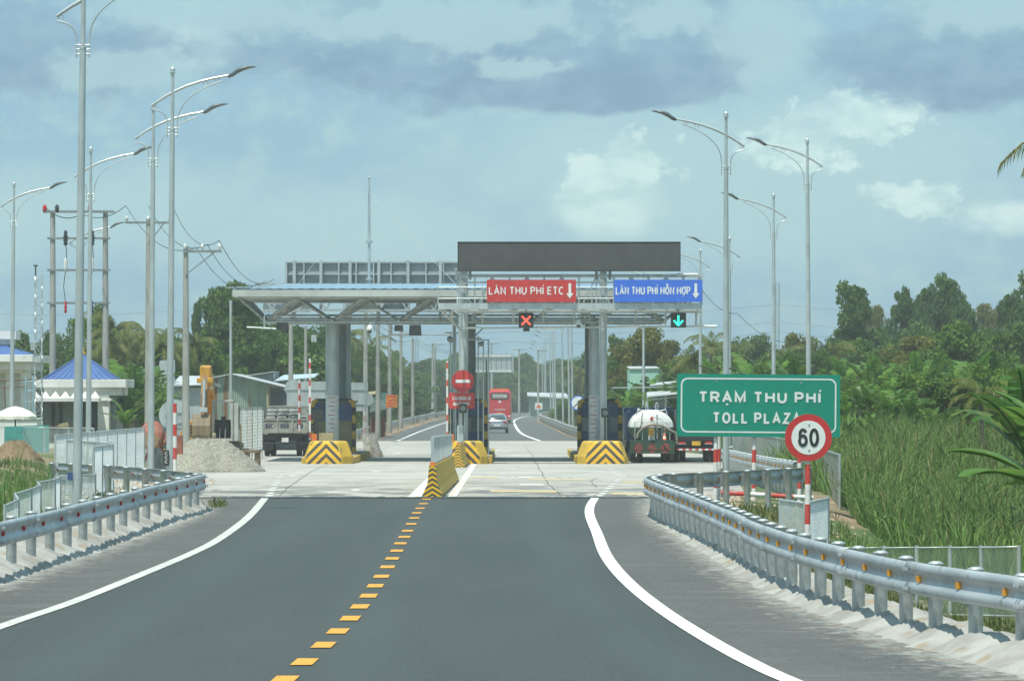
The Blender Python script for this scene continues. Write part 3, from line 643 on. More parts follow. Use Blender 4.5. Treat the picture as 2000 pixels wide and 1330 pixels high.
def palm_proto(key, H, seed, nf=22, fl=3.3, curve_=.6, leaf='palm', dead=3, lw=.06):
    rng = np.random.default_rng(seed); mb = MB(); pts = []
    for i in range(9):
        s = i / 8; pts.append((curve_ * s * s, .2 * math.sin(s * 2), H * s))
    mb.tube([(0, 0, -.6)] + pts, [.2] + [.16 - .05 * i / 8 for i in range(9)], 8); tm = mb.mesh('trunk', M['palmbark'])
    V = []; F4 = []; F3 = []; top = Vector(pts[-1]); cnt = 0
    rb = MB()
    for f in range(nf):
        a = 2 * math.pi * f / nf * 2.4 + rng.uniform(-.2, .2); el = (1.25 - 1.9 * (f / nf)) + rng.uniform(-.15, .15)
        Lf = fl * rng.uniform(.8, 1.1); p = top.copy(); e_ = el; seg = 16; sp = []
        for i in range(seg + 1):
            sp.append(p.copy()); p = p + Vector((math.cos(a) * math.cos(e_), math.sin(a) * math.cos(e_), math.sin(e_))) * (Lf / seg); e_ -= (.07 + .055 * i / seg * 2) * (1.25 if el > 0 else .7)
        rb.tube(sp[::3] + [sp[-1]], [.03] * (len(sp[::3])) + [.008], 4, False)
        side = Vector((-math.sin(a), math.cos(a), 0))
        for i in range(1, seg + 1):
            for q in (0, .5):
                b0 = sp[i - 1].lerp(sp[i], q); d = (sp[i] - sp[i - 1]).normalized(); s = (i - 1 + q) / seg
                ll = .62 * math.sin(math.pi * (.12 + .8 * s)) ** .7 * fl / 3.3
                for sg in (-1, 1):
                    dr = (side * sg * .75 + d * .45 + Vector((0, 0, -.65 - .5 * rng.uniform()))).normalized(); tip = b0 + dr * ll
                    mid = b0 + (dr + Vector((0, 0, .25))).normalized() * ll * .5; n_ = d * lw * .5
                    o = len(V); V += [b0 - n_, b0 + n_, mid + n_ * .9, mid - n_ * .9, tip]; F4.append((o, o + 1, o + 2, o + 3)); F3.append((o + 3, o + 2, o + 4))
    o = len(V); V += rb.v; F4 += [tuple(i + o for i in f) for f in rb.f if len(f) == 4]
    cm = arrmesh('crown', np.array([tuple(p) for p in V]), [np.array(F4), np.array(F3)], L[leaf]); PROTO[key] = (cm, tm); TOP[key] = max(p[2] for p in V)
def banana_proto(key, seed, nl=9, H=2.2, ll=2.4, wd=.3, leaf='banana', tmax=.5):
    rng = np.random.default_rng(seed); mb = MB(); mb.tube([(0, 0, -.4), (.02, 0, H * .5), (.05, .03, H)], [.14, .11, .07], 8)
    tm = mb.mesh('trunk', M['palmbark']); V = []; F4 = []
    for f in range(nl):
        a = 2.4 * f + rng.uniform(-.3, .3); e_ = 1.5 - .8 * f / nl; p = Vector((.05, .03, H)); seg = 22; L_ = ll * rng.uniform(.75, 1.15); sp = []
        for i in range(seg + 1):
            sp.append(p.copy()); p = p + Vector((math.cos(a) * math.cos(e_), math.sin(a) * math.cos(e_), math.sin(e_))) * (L_ / seg); e_ -= .022 + .062 * (i / seg)
        side = Vector((-math.sin(a), math.cos(a), 0)); tear = rng.uniform(.0, tmax)
        for i in range(4, seg):
            for sg in (-1, 1):
                s0, s1 = (i - 4) / (seg - 4), (i - 3) / (seg - 4)
                w0 = wd * math.sin(math.pi * (.1 + .86 * s0)) ** .6; w1 = wd * math.sin(math.pi * (.1 + .86 * s1)) ** .6
                up = Vector((0, 0, rng.uniform(-.55, .15) if rng.uniform() < tear else .12)); d = (sp[i] - sp[i - 1]).normalized()
                e0 = sp[i] + (side * sg + up + d * .1) * w0; e1 = sp[i + 1] + (side * sg + up + d * .1) * w1
                if rng.uniform() < tear: e1 = e1 - (e1 - e0) * .3
                o = len(V); V += [sp[i], sp[i + 1], e1, e0]; F4.append((o, o + 1, o + 2, o + 3))
        rb = MB(); rb.tube(sp[::4] + [sp[-1]], [.035] + [.028] * (len(sp[::4]) - 1) + [.006], 4, False); o = len(V); V += rb.v; F4 += [tuple(i + o for i in q) for q in rb.f]
    cm = arrmesh('leaves', np.array([tuple(p) for p in V]), [np.array(F4)], L[leaf]); PROTO[key] = (cm, tm); TOP[key] = max(p[2] for p in V)

# ---------------------------------------------------------------- street furniture
def put(mb, name, m, parent, bevel=0):
    """build a part from world coordinates under a thing standing at its base"""
    o = mb.build(name, m, parent, bevel); o.location = -Vector(parent.location); return o
def gz(x, Y): return max(terr(x, Y), roadz(Y)) if interp(COR_L, Y) <= x <= interp(COR_R, Y) else terr(x, Y)

WPROF = [(0, .755), (.02, .758), (.045, .745), (.058, .72), (.058, .685), (.05, .66), (.022, .632), (.018, .60), (.022, .566), (.05, .538), (.058, .512), (.058, .478), (.045, .452), (.02, .438), (0, .442)]
def guardrail(label, path, toward, sp, refl, group='galvanised guardrails beside the road', zoff=0., postbase=-.35, every=1, ptop=.748):
    pts = [Vector(p).to_2d() for p in path]; cum = [0]
    for a, b in zip(pts, pts[1:]): cum.append(cum[-1] + (b - a).length)
    def at(s):
        s = min(max(s, 0), cum[-1])
        for i in range(len(pts) - 1):
            if s <= cum[i + 1] or i == len(pts) - 2:
                k = (s - cum[i]) / (cum[i + 1] - cum[i]); return pts[i].lerp(pts[i + 1], k)
    def nrm(s):
        d = (at(s + .25) - at(s - .25)).normalized(); n = Vector((-d.y, d.x)) * toward; return n
    r = thing('guardrail', label, 'guardrail', (pts[0].x, pts[0].y, roadz(pts[0].y)), 0, group)
    mb = MB(); s = 0; seg = 3.6 if cum[-1] < 120 else 8; j = 0
    while s < cum[-1] - .2:
        e = min(s + seg + .25, cum[-1]); n = max(2, int((e - s) / (.4 if seg < 5 else 2))); vs = []; off = .003 * (j % 2); dip = .006 * math.sin(j * 2.3)
        for i in range(n + 1):
            q = lerp(s, e, i / n); p = at(q); nn = nrm(q); z = roadz(p.y) + zoff + dip
            for o_, h in WPROF: vs.append((p.x + nn.x * (o_ + off), p.y + nn.y * (o_ + off), z + h))
        W = len(WPROF); fs = [(i * W + k, i * W + k + 1, (i + 1) * W + k + 1, (i + 1) * W + k) for i in range(n) for k in range(W - 1)]
        mb.add(vs, fs, True)
        for h in (.50, .69):
            for dd in (.08, .17):
                p = at(e - dd); nn = nrm(e - dd); mb.cbox((p.x + nn.x * .085, p.y + nn.y * .085, roadz(p.y) + zoff + h), (.03, .03, .03), 0)
        s += seg; j += 1
    rail = put(mb, 'rail', M['rail'], r); sm = rail.modifiers.new('thickness', 'SOLIDIFY'); sm.thickness = .004
    pm = MB(); pm.lathe((0, 0, 0), [(.07, postbase), (.07, ptop - .01), (.078, ptop), (.078, ptop + .012), (.04, ptop + .03)], 14); pm = pm.mesh('post', M['railpost'])
    bm_ = MB(); bm_.box(-.055, .055, -.06, .06, .47, .71); bm_ = bm_.mesh('spacer', M['galvd'])
    rm = MB(); rm.box(-.038, .038, -.02, .02, .575, .635).box(-.015, .015, .0, .05, .58, .62); rm = rm.mesh('reflector', refl)
    n = min(98, int(cum[-1] / sp)); 
    for i in range(n + 1):
        q = .15 + i * (cum[-1] - .3) / n; p = at(q); nn = nrm(q); a = math.atan2(nn.y, nn.x) + math.pi / 2
        b = p - nn * .135; z = roadz(p.y) + zoff - r.location.z
        po = link('post', pm, r, (b.x - r.location.x, b.y - r.location.y, z), a)
        sp_ = link('spacer', bm_, po, (0, 0, 0), 0); sp_.location = (0, -.06, 0) if True else None
        if i % every == 0 and refl is not None:
            f = p + nn * .035; link('reflector', rm, r, (f.x - r.location.x, f.y - r.location.y, z), a)
    return r
REFY = mat('amber reflector', (.80, .36, .02), (.7, .3, .02), 5, .35); REFR = mat('red reflector', (.55, .02, .02), (.45, .02, .02), 5, .35)
railR = [(interp(EDGE_R, Y) + .16 + .18 * max(0, (Y - 62) / 20) * -1, Y) for Y in [28, 31, 34, 36.7, 39.8, 42, 44.3, 47, 49, 54, 59.7, 66, 72, 79]]
railR = curve([(33, 5.0), (36.7, 4.6), (39.8, 4.0), (44.3, 3.55), (49, 3.25), (54, 3.13), (59.7, 3.06), (66, 2.93), (72, 2.8), (78, 2.66), (81, 2.66), (83.2, 2.85), (84.6, 3.2)], 4)
railR = [(b, a) for a, b in railR] + [(x, y) for x, y in [(3.7, 85.6), (4.4, 87.0), (5.4, 89.4), (6.6, 92.2)]]
guardrail('guardrail with amber reflectors curving from the right foreground to below the green sign', railR, 1, 1.35, REFY)
railL = curve([(38, -6.9), (45, -6.72), (51, -6.62), (57, -6.56), (63, -6.50), (70, -6.47), (77, -6.43), (82, -6.36), (85.2, -6.42), (86.8, -6.85)], 4)
railL = [(b, a) for a, b in railL] + [(-7.4, 88.4), (-8.0, 90.5), (-8.9, 93.5), (-9.8, 96.5), (-11.2, 100.5)]
guardrail('guardrail with red reflectors along the left shoulder, hooking back at the lamps', railL, -1, 2.1, REFR)
guardrail('guardrail beyond the left lamp posts, running back beside the cement mixer', [(-11.0, 108), (-11.4, 114), (-12.4, 122), (-13.8, 131)][::-1], -1, 2.0, REFY, zoff=.25)
guardrail('far right kerb guardrail with amber reflectors behind the big green sign', [(6.7, 97), (6.75, 103), (6.9, 112), (7.1, 124), (7.4, 136), (7.8, 153), (9.9, 184)], 1, 2.0, REFY, zoff=.05)
guardrail('long guardrail on the left side of the far road past the toll station', [(interp(FAR_L, Y) + .15, Y) for Y in (262, 275, 290, 310, 335, 360, 384, 420, 450, 480, 510, 540, 560, 590, 620, 650, 680)], -1, 4.5, REFR)
guardrail('guardrail on the right side of the far road past the toll station', [(interp(FAR_R, Y) + .1, Y) for Y in (258, 266, 280, 300, 320, 350, 384, 420, 450, 480, 520, 560, 600)], 1, 3.5, REFY)

def lamp_proto():
    r = thing('street_lamp', 'nearest left street lamp, its lamp head cut off by the top of the photo', 'street lamp', (0, 0, 0), 0, 'curved arm street lamps along the road')
    mb = MB(); mb.tube([(0, 0, -.5), (0, 0, 4), (0, 0, 9.4)], [.098, .086, .063], 14); mb.tube([(0, 0, 9.4), (0, 0, 10.85)], [.05, .042], 12)
    mb.tube([(0, 0, 9.35), (0, 0, 9.42)], .072, 12); mb.build('pole', M['galv'], r)
    MB().cbox((0, 0, .03), (.36, .36, .03)).cbox((.085, 0, .65), (.03, .12, .42)).build('base_plate', M['galvd'], r)
    MB().lathe((0, 0, 10.83), [(.05, 0), (.085, .03), (.05, .06), (.075, .10), (.06, .15), (.015, .19)], 12).build('finial', M['galvb'], r)
    A = [(-.54, 10.0), (-.25, 10.2), (0, 10.35), (.35, 10.51), (.7, 10.63), (1.05, 10.72), (1.5, 10.81)]
    MB().tube([(x, 0, z) for x, z in A], [.032, .04, .043, .043, .04, .036, .032], 9).build('arm', M['galvb'], r)
    hd = MB(); R_ = []
    for x, z, h, wd in [(1.44, 10.78, .04, .05), (1.56, 10.83, .07, .09), (1.68, 10.92, .075, .14), (1.85, 10.985, .055, .16), (2.02, 11.02, .035, .13), (2.16, 11.03, .012, .05)]:
        R_.append([(x, math.cos(a) * wd, z + math.sin(a) * h) for a in [2 * math.pi * k / 10 for k in range(10)]])
    hd.loft(R_); h = hd.build('lamp_head', M['lamphead'], r)
    br = MB()
    def bez(p0, p1, p2, n=9): return [tuple((1 - s) ** 2 * a + 2 * s * (1 - s) * b + s * s * c for a, b, c in zip(p0, p1, p2)) for s in [k / n for k in range(n + 1)]]
    br.tube([(.13, 0, 9.17)] + bez((.13, 0, 9.6), (.16, 0, 10.28), (1.28, 0, 10.66)), .017, 6)
    br.tube([(-.13, 0, 9.17)] + bez((-.13, 0, 9.55), (-.14, 0, 9.86), (-.52, 0, 9.9)), .017, 6)
    for z in (9.25, 9.34, 9.43): br.tube([(-.15, 0, z), (.15, 0, z)], .015, 6)
    for x, z, q in [(-.45, 9.98, .045), (.86, 10.58, .062), (1.16, 10.68, .045)]: br.ring((x, 0, z), q, .009)
    br.build('scroll_bracket', M['galvb'], r)
    return r
LP = lamp_proto()
lampL = [(82.5, 150, 1.0, .75, 'nearest left street lamp, its lamp head cut off by the top of the photo', 1.0),
         (106.7, 331, 1.0, .45, 'street lamp whose pole carries a small black number plate', 0),
         (119, 294, 1.0, .45, 'street lamp just left of the one with the number plate', 0),
         (138, 172, 1.0, .5, 'street lamp in front of the blue roofed guard kiosk, right of the nearest lamp', 0),
         (167, 22, 1.0, .6, 'street lamp at the far left edge above the cream parasol', 0),
         (200, 155, 1.0, .3, 'far street lamp between the twin concrete poles, hidden behind the nearest lamp', 0)]
used = False
for Y, px, sc, tilt, lab, b in lampL:
    x = WX(px, Y); o = LP if not used else copy_tree(LP, lab); used = True; o['label'] = lab
    o.location = (x, Y, gz(x, Y)); o.scale = (sc,) * 3; o.rotation_euler.y = R(tilt)
lampR = [(98, 1418, .826, 'near right street lamp behind the left half of the toll plaza sign'), (145, 1580, 1, 'right hand street lamp standing behind the round speed limit sign'),
         (168, 1511, 1, 'street lamp between the two nearest right hand lamps, beside the far lattice mast'), (205, 1425, 1, 'street lamp half hidden behind the near right lamp'),
         (222, 1368, 1, 'street lamp whose arm starts behind the black LED board'), (250, 1257, 1, 'street lamp pole below the blue lane sign, left of the tanker')]
for Y, px, sc, lab in lampR:
    x = WX(px, Y); o = copy_tree(LP, lab); zb = {98: .06}.get(Y, gz(x, Y)); o.location = (x, Y, zb); o.scale = (sc,) * 3
    o.rotation_euler = (0, R(.3 if Y == 145 else 0), math.pi)
far_lab = ['lamp pole right of the wide canopy column, first of the long receding row', 'second lamp pole of the long receding row beyond the right lane', 'third lamp pole of the receding row beyond the right lane', 'fourth lamp pole of the receding row beyond the right lane']
for i, (px, Y) in enumerate([(1147, 298), (1119, 345), (1112, 372), (1100, 410), (1085, 470), (1081, 500), (1076, 540), (1067, 600), (1064, 640), (1060, 690)]):
    x = WX(px, Y); o = copy_tree(LP, far_lab[i] if i < 4 else 'thin distant lamp pole in the bunched far end of the receding right hand row', (x, Y, gz(x, Y)), math.pi)
    if i >= 4: o['group'] = 'bunched distant lamp poles'

# concrete utility poles
def conc_pole(label, px, Y, H, r=.14, arm=None, cat='utility pole', group='concrete utility poles', both=True, x=None):
    x = WX(px, Y) if x is None else x; z = gz(x, Y); o = thing('utility_pole', label, cat, (x, Y, z), 0, group)
    MB().tube([(0, 0, -.5), (0, 0, H)], [r * 1.35, r * .75], 10).build('pole', M['conc'], o)
    if arm:
        a0, a1, zh, brace = arm
        MB().cbox(((a0 + a1) / 2, -.12, zh), (a1 - a0, .09, .10)).build('crossarm', M['galvd'], o)
        if brace: MB().bar((0, -.12, zh - .95), (brace, -.12, zh - .04), .05).build('brace', M['galvd'], o)
        for k in range(3):
            xx = lerp(a0 + .08, a1 - .08, k / 2); MB().lathe((xx, -.12, zh + .05), [(.03, 0), (.03, .05), (.08, .07), (.05, .11), (.085, .14), (.05, .18), (.06, .22), (.02, .26)], 8).build('insulator', M['white'], o)
    return o
conc_pole('double concrete pole behind the lamps at left, with a wide crossarm of insulators', 291, 190, 11.3, .17, (-1.1, 1.05, 11.1, .7))
conc_pole('concrete pole with a one sided crossarm, left of the excavator', 363, 165, 8.9, .13, (-.1, 1.45, 8.7, 1.15))
conc_pole('concrete pole seen under the canopy, behind the tipper truck', 568, 240, 8.0, .14)
conc_pole('thinner concrete pole right of the one behind the tipper truck', 597, 262, 7.5, .12)
for i, (px, Y, H) in enumerate([(714, 262, 9), (738, 292, 9), (761, 330, 9), (783, 370, 9), (806, 428, 9)]):
    conc_pole(['first', 'second', 'third', 'fourth', 'fifth'][i] + ' concrete pole from the left canopy column in the row beside the far left guardrail', px, Y, H, .15)
conc_pole('twin concrete pole beside the far road bend, with an arm to the right', 845, 540, 10, .16, (-.1, 1.7, 9.7, 1.2)); conc_pole('bare twin of the concrete pole by the far road bend', 850, 541, 9.6, .15)
conc_pole('distant concrete pole behind the silver sign board back', 1014, 620, 10, .16, (-1, 1, 9.9, .6)); conc_pole('distant concrete pole left of the bunched lamp poles', 1051, 560, 9.2, .13, (-.1, 1.3, 9.1, .7))
conc_pole('distant pole with crossarm just above the silver sign board back', 960, 700, 12.3, .16, (-1, 1.4, 12.1, .6))

# transformer H frame
Y = 200; x0, x1 = WX(103, Y), WX(206, Y); zb = gz(x0, Y)
o = thing('transformer_frame', 'twin concrete pole frame with crossbars, switches and hanging cable ends at left', 'utility frame', ((x0 + x1) / 2, Y, zb))
for xx in (x0, x1): put(MB().tube([(xx, Y, zb - .5), (xx, Y, 11.35)], [.19, .12], 10), 'pole', M['conc'], o)
for py in (466, 528, 592): put(MB().cbox(((x0 + x1) / 2, Y - .15, WZ(py, Y)), (x1 - x0 + .5, .07, .10)), 'crossbar', M['galvd'], o)
put(MB().cbox(((x0 + x1) / 2, Y - .15, WZ(414, Y)), (x1 - x0 + .9, .09, .12)), 'crossbar', M['galvd'], o)
for px in (129, 158, 181):
    xx = WX(px, Y); z = WZ(466, Y); put(MB().lathe((xx, Y - .2, z), [(.04, -.35), (.12, -.3), (.07, -.2), (.13, -.12), (.07, -.02), (.12, .08), (.07, .2), (.10, .3), (.03, .4)], 8), 'cut_out_switch', M['dark'], o)
    z = WZ(522, Y); put(MB().lathe((xx, Y - .2, z), [(.03, -.2), (.13, -.18), (.07, -.08), (.12, 0), (.06, .1), (.11, .2), (.03, .45)], 8), 'insulator', M['white'], o)
    z = WZ(600, Y); put(MB().lathe((xx, Y - .2, z), [(.03, -.3), (.07, -.25), (.05, -.1), (.08, 0), (.04, .12), (.06, .25), (.02, .3)], 8), 'cable_end', [REFR, REFY, M['boothblue']][(px > 130) + (px > 170)], o)
    put(MB().tube([(xx, Y - .2, WZ(470, Y)), (xx + .05, Y - .2, WZ(500, Y)), (xx, Y - .2, WZ(520, Y))], .02, 5).tube([(xx, Y - .2, WZ(528, Y)), (xx - .1, Y - .2, WZ(560, Y)), (xx, Y - .2, WZ(594, Y))], .02, 5), 'drop_cable', M['dark'], o)
for px, c in ((88, REFR), (112, M['dark']), (159, REFY), (176, REFR)): put(MB().lathe((WX(px, Y), Y - .15, WZ(408, Y)), [(.03, -.2), (.1, -.12), (.1, .1), (.04, .2)], 8), 'insulator', c, o)
def lattice(label, px, Y, top, w, m, mbase=None):
    x = WX(px, Y); z = gz(x, Y); o = thing('lattice_mast', label, 'lattice mast', (x, Y, z)); mb = MB(); h = w / 2; H = WZ(top, Y)
    cs = [(-h, -h), (h, -h), (h, h), (-h, h)]
    for a, b in cs: mb.bar((x + a, Y + b, z), (x + a, Y + b, H), w * .13)
    n = int((H - z) / (w * 1.25)); dz = (H - z) / n
    put(mb, 'legs', m, o); mb = MB()
    for i in range(n):
        for j in range(4):
            a, b = cs[j], cs[(j + 1) % 4]; s = i % 2; p0 = (x + a[0], Y + a[1], z + i * dz); p1 = (x + b[0], Y + b[1], z + (i + 1) * dz)
            mb.bar(p0, (p1[0], p1[1], p0[2]), w * .07)
            mb.bar((a[0] + x, a[1] + Y, z + (i + s) * dz), (b[0] + x, b[1] + Y, z + (i + 1 - s) * dz), w * .07)
    put(mb, 'bracing', m, o); return o
o = lattice('slim galvanised lattice mast with small boxes, between the white buildings at left', 75, 178, 538, .3, M['galvb'])
put(MB().tube([(o.location.x - .12, 178, WZ(540, 178)), (o.location.x - .12, 178, WZ(519, 178))], .03, 6).cbox((o.location.x - .12, 178, WZ(519, 178)), (.18, .1, .06)), 'sensor', M['dark'], o)
put(MB().cbox((WX(66, 178), 177.7, WZ(677, 178)), (.2, .2, .32)), 'equipment_box', M['galv'], o); put(MB().cbox((WX(75, 178), 177.7, WZ(702, 178)), (.3, .25, .25)), 'equipment_box', M['galv'], o)
lattice('faint distant lattice tower right of the middle right hand lamp', 1518, 620, 552, .62, M['galvd'])
lattice('faint distant lattice mast seen through the gap under the canopy', 814, 800, 662, .6, M['galvd'])

# wires
def wire(name, label, pts, sag, r=.012, group='overhead power cables'):
    mb = MB(); a0 = Vector(pts[0])
    for a, b in zip(pts, pts[1:]):
        a = Vector(a); b = Vector(b); q = []
        for i in range(13):
            s = i / 12; p = a.lerp(b, s); p.z -= sag * 4 * s * (1 - s); q.append(p - a0)
        mb.tube(q, r, 4, False)
    o = mb.build(name, M['dark'], None); o.location = a0; return tag(o, label, 'cable', group)
def PW(px, py, Y): return (WX(px, Y), Y, WZ(py, Y))
for i, (a, b, c) in enumerate([((246, 402), (383, 484), (505, 553)), ((290, 402), (405, 478), (520, 548)), ((337, 402), (428, 470), (535, 545))]):
    wire('power_cable', ['lowest', 'middle', 'upper'][i] + ' of the three cables dropping from the crossarm poles to the canopy', [PW(*a, 190), PW(*b, 165), PW(*c, 188)], .8, .016)
wire('power_cable', 'cable from the twin pole frame to the wide crossarm', [PW(88, 405, 200), PW(160, 418, 200), PW(246, 402, 190)], .35, .02)
wire('power_cable', 'taut cable falling to the right from the end of the gantry', [PW(1372, 568, 186), PW(1440, 612, 200), PW(1530, 668, 240)], .3, .015)
for i, (ya, yb) in enumerate([(598, 603), (632, 640), (652, 660)]):
    wire('power_cable', 'faint distant transmission line above the trees, ' + ['top', 'middle', 'bottom'][i] + ' of three', [PW(-100, ya + 10, 900), PW(400, ya + 4, 900), PW(1000, ya + 16, 900), PW(1518, ya - 4, 900), PW(2100, yb + 14, 900)], 1.2, .03, 'distant transmission lines')
for i in range(3):
    wire('power_cable', 'far roadside cable seen under the canopy, joining the receding concrete poles', [PW(714 + i * 8, 600 + i * 20, 262), PW(806, 650 + i * 7, 428), PW(860, 682 + i * 3, 540), PW(960, 684 + i * 2, 700)], .5, .02, 'roadside cables under the canopy')

# ---------------------------------------------------------------- toll plaza structures
RB = mat('blue corrugated roof sheet', (.26, .40, .50), (.20, .33, .44), 2, .4, .2)
ISL = [(-8.25, -8.6, 1), (-2.05, -2.4, 1), (4.05, 4.2, -1)]
zt = roadz(190)
can = thing('toll_canopy', 'steel toll station canopy with blue sheet roof and zigzag trusses over three islands', 'canopy', (-2, 190, zt))
X0, X1, ZF0, ZF1 = -12.55, 8.6, 6.78, 7.08
mb = MB(); nx = 90
prof = [(183.9, 7.14), (190, 7.50), (196.2, 7.14)]; vs = []
for i in range(nx + 1):
    x = lerp(X0 + .02, X1 - .02, i / nx); e = max(0, 1 - min(x - X0, X1 - x) / 1.9)
    for y, z in prof: vs.append((x, y, z - (.32 * e if y == 190 else 0) + (.03 if i % 2 else 0)))
mb.add(vs, [(i * 3 + k, i * 3 + k + 1, (i + 1) * 3 + k + 1, (i + 1) * 3 + k) for i in range(nx) for k in range(2)])
o = put(mb, 'roof', RB, can); o.modifiers.new('t', 'SOLIDIFY').thickness = .03
FM = mat('bent sheet fascia', (.62, .64, .60), (.48, .50, .46), .9, .4, .4, bump=.9, bscale=1.1)
put(MB().box(X0, X1, 183.8, 184.0, ZF0, ZF1).box(X0, X0 + .2, 184.0, 196.2, ZF0, ZF1).box(X1 - .2, X1, 184.0, 196.2, ZF0, ZF1).box(X0, X1, 196.2, 196.4, ZF0, ZF1), 'fascia', FM, can)
bn = [-11.3 + 3.05 * i for i in range(7)]
for k in range(8):
    y = 184.9 + k * 1.42; mb = MB()
    mb.tube([(X0 + .3, y, 6.78), (X1 - .3, y, 6.78)], .05, 6)
    for i, b in enumerate(bn):
        for tx in (b - 1.5, b + 1.5):
            mb.tube([(b, 188 + (k % 2) * 3.2, 5.78), (min(X1 - .3, max(X0 + .2, tx)), y, 6.75)], .055, 6)
    put(mb, 'truss_frame', M['galv'], can)
mb = MB()
for y, z, r_ in ((187.4, 5.72, .08), (188.2, 6.02, .05), (191.2, 5.74, .08), (192.4, 5.95, .045)): mb.tube([(bn[0], y, z), (bn[-1], y, z)], r_, 8)
for b in bn: mb.tube([(b, 187, 5.75), (b, 192.6, 5.75)], .08, 8)
put(mb, 'bottom_chord', M['galv'], can)
mb = MB()
for i in range(10): mb.tube([(X0 + .3, 184.6 + i * 1.25, 6.92 + .36 * (1 - abs(i - 4.5) / 5)), (X1 - .3, 184.6 + i * 1.25, 6.92 + .36 * (1 - abs(i - 4.5) / 5))], .035, 5)
put(mb, 'purlins', M['galv'], can)
for i, (bx, cx, sd) in enumerate(ISL):
    for px, y, r_ in ([(649, 188.6, .30), (666, 194.6, .27)], [(906, 189.6, .2), (921, 194.6, .2)], [(1160, 188.6, .24), (1152, 194.6, .24)])[i]:
        xx = WX(px, y); mb = MB().cyl(xx, y, zt, 5.75, r_, None, 24).cyl(xx, y, zt + .3, zt + .36, r_ * 1.5, None, 16)
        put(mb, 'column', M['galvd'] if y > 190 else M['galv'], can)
    xx = WX((639, 887, 1193)[i], 190); 
    if i < 2: put(MB().cyl(xx, 190, zt + .3, 5.7, .075, None, 10), 'downpipe', M['galv'], can)
put(MB().cyl(WX(451, 192), 192, zt, 6.8, .07, None, 10), 'corner_post', M['galv'], can)
xx = WX(679, 195.6); put(MB().cyl(xx, 195.6, zt, 5.8, .15, None, 16), 'column', M['galv'], can)

# height gauge bands
mb = MB()
for i, px in enumerate((649, 1160)):
    xx = WX(px, 188.6); r_ = (.30, .24)[i]
    put(MB().cyl(xx, 188.6, zt + .9, zt + 3.1, r_ + .004, None, 24), 'height_gauge_band', M['white'], can)
    mb = MB()
    for k in range(11): mb.cbox((xx - .03 + .06 * (k % 2), 188.6 - r_ - .008, zt + 1.0 + k * .2), (.18 if k % 2 else .30, .012, .028))
    put(mb, 'gauge_mark', REFR, can)

can.scale = (1.03,) * 3; can.location = Vector((0, 0, CAMZ)) + (can.location - Vector((0, 0, CAMZ))) * 1.03
# opposite-direction board behind the roof
bb = thing('sign_board_back', 'ribbed metal back of the long display board standing behind the canopy roof', 'display board', (WX(725, 199), 199, 6.1))
Y = 199; a, b, c, d = WX(557, Y), WX(900, Y), WZ(558, Y), WZ(511, Y)
PB = mat('grey sheet board back', (.34, .37, .38), (.28, .31, .32), 1.5, .5, .3)
put(MB().box(a, b, 199.2, 199.35, c - .15, d), 'panel', PB, bb)
mb = MB()
for z in (d - .03, lerp(c, d, .48), c - .1): mb.box(a, b, 199.05, 199.2, z - .035, z + .035)
put(mb, 'horizontal_rail', M['galvb'], bb); mb = MB()
for i in range(11): xx = lerp(a + .06, b, i / 10.0); mb.box(xx - .035, xx + .035, 198.98, 199.18, c - .12, d - .0)
put(mb, 'rib', M['galv'], bb)
for px in (575, 627, 684, 740, 797, 860): xx = WX(px, Y); put(MB().box(xx - .07, xx + .07, 198.8, 199.0, c - 1.7, d + .06), 'mast', M['galv'], bb)
gb = thing('rear_gantry', 'steel truss gantry behind the canopy carrying grey sign backs', 'gantry', (WX(700, 198), 198, roadz(198)))
Y = 198; mb = MB(); za, zb_ = WZ(606, Y), WZ(556, Y)
for y in (197.4, 198.4):
    for z in (za, zb_, WZ(578, Y)): mb.bar((WX(500, Y), y, z), (WX(905, Y), y, z), .08)
    for i in range(15):
        xa, xb = lerp(WX(505, Y), WX(900, Y), i / 15), lerp(WX(505, Y), WX(900, Y), (i + 1) / 15); mb.bar((xa, y, za if i % 2 else zb_), (xb, y, zb_ if i % 2 else za), .05)
put(mb, 'truss', M['galv'], gb)
for p0, p1, m_ in ((512, 604, 'galv'), (690, 742, 'tanl'), (745, 800, 'galvd'), (812, 880, 'galvd')):
    if m_ == 'tanl' and 'tanl' not in M: M['tanl'] = mat('pale beige panel', (.40, .40, .33), None, 2, .7)
    put(MB().box(WX(p0, Y), WX(p1, Y), 198.6, 198.7, WZ(609, Y), WZ(568, Y)), 'sign_back', M[m_], gb)
for px in (676, 912): xx = WX(px, 198.6); put(MB().cyl(xx, 198, roadz(198), zb_, .13, None, 14), 'leg', M['galv'], gb)

def recede(o, k): o.scale = (k,) * 3; o.location = Vector((0, 0, CAMZ)) + (o.location - Vector((0, 0, CAMZ))) * k
recede(bb, 1.045); recede(gb, 1.045)
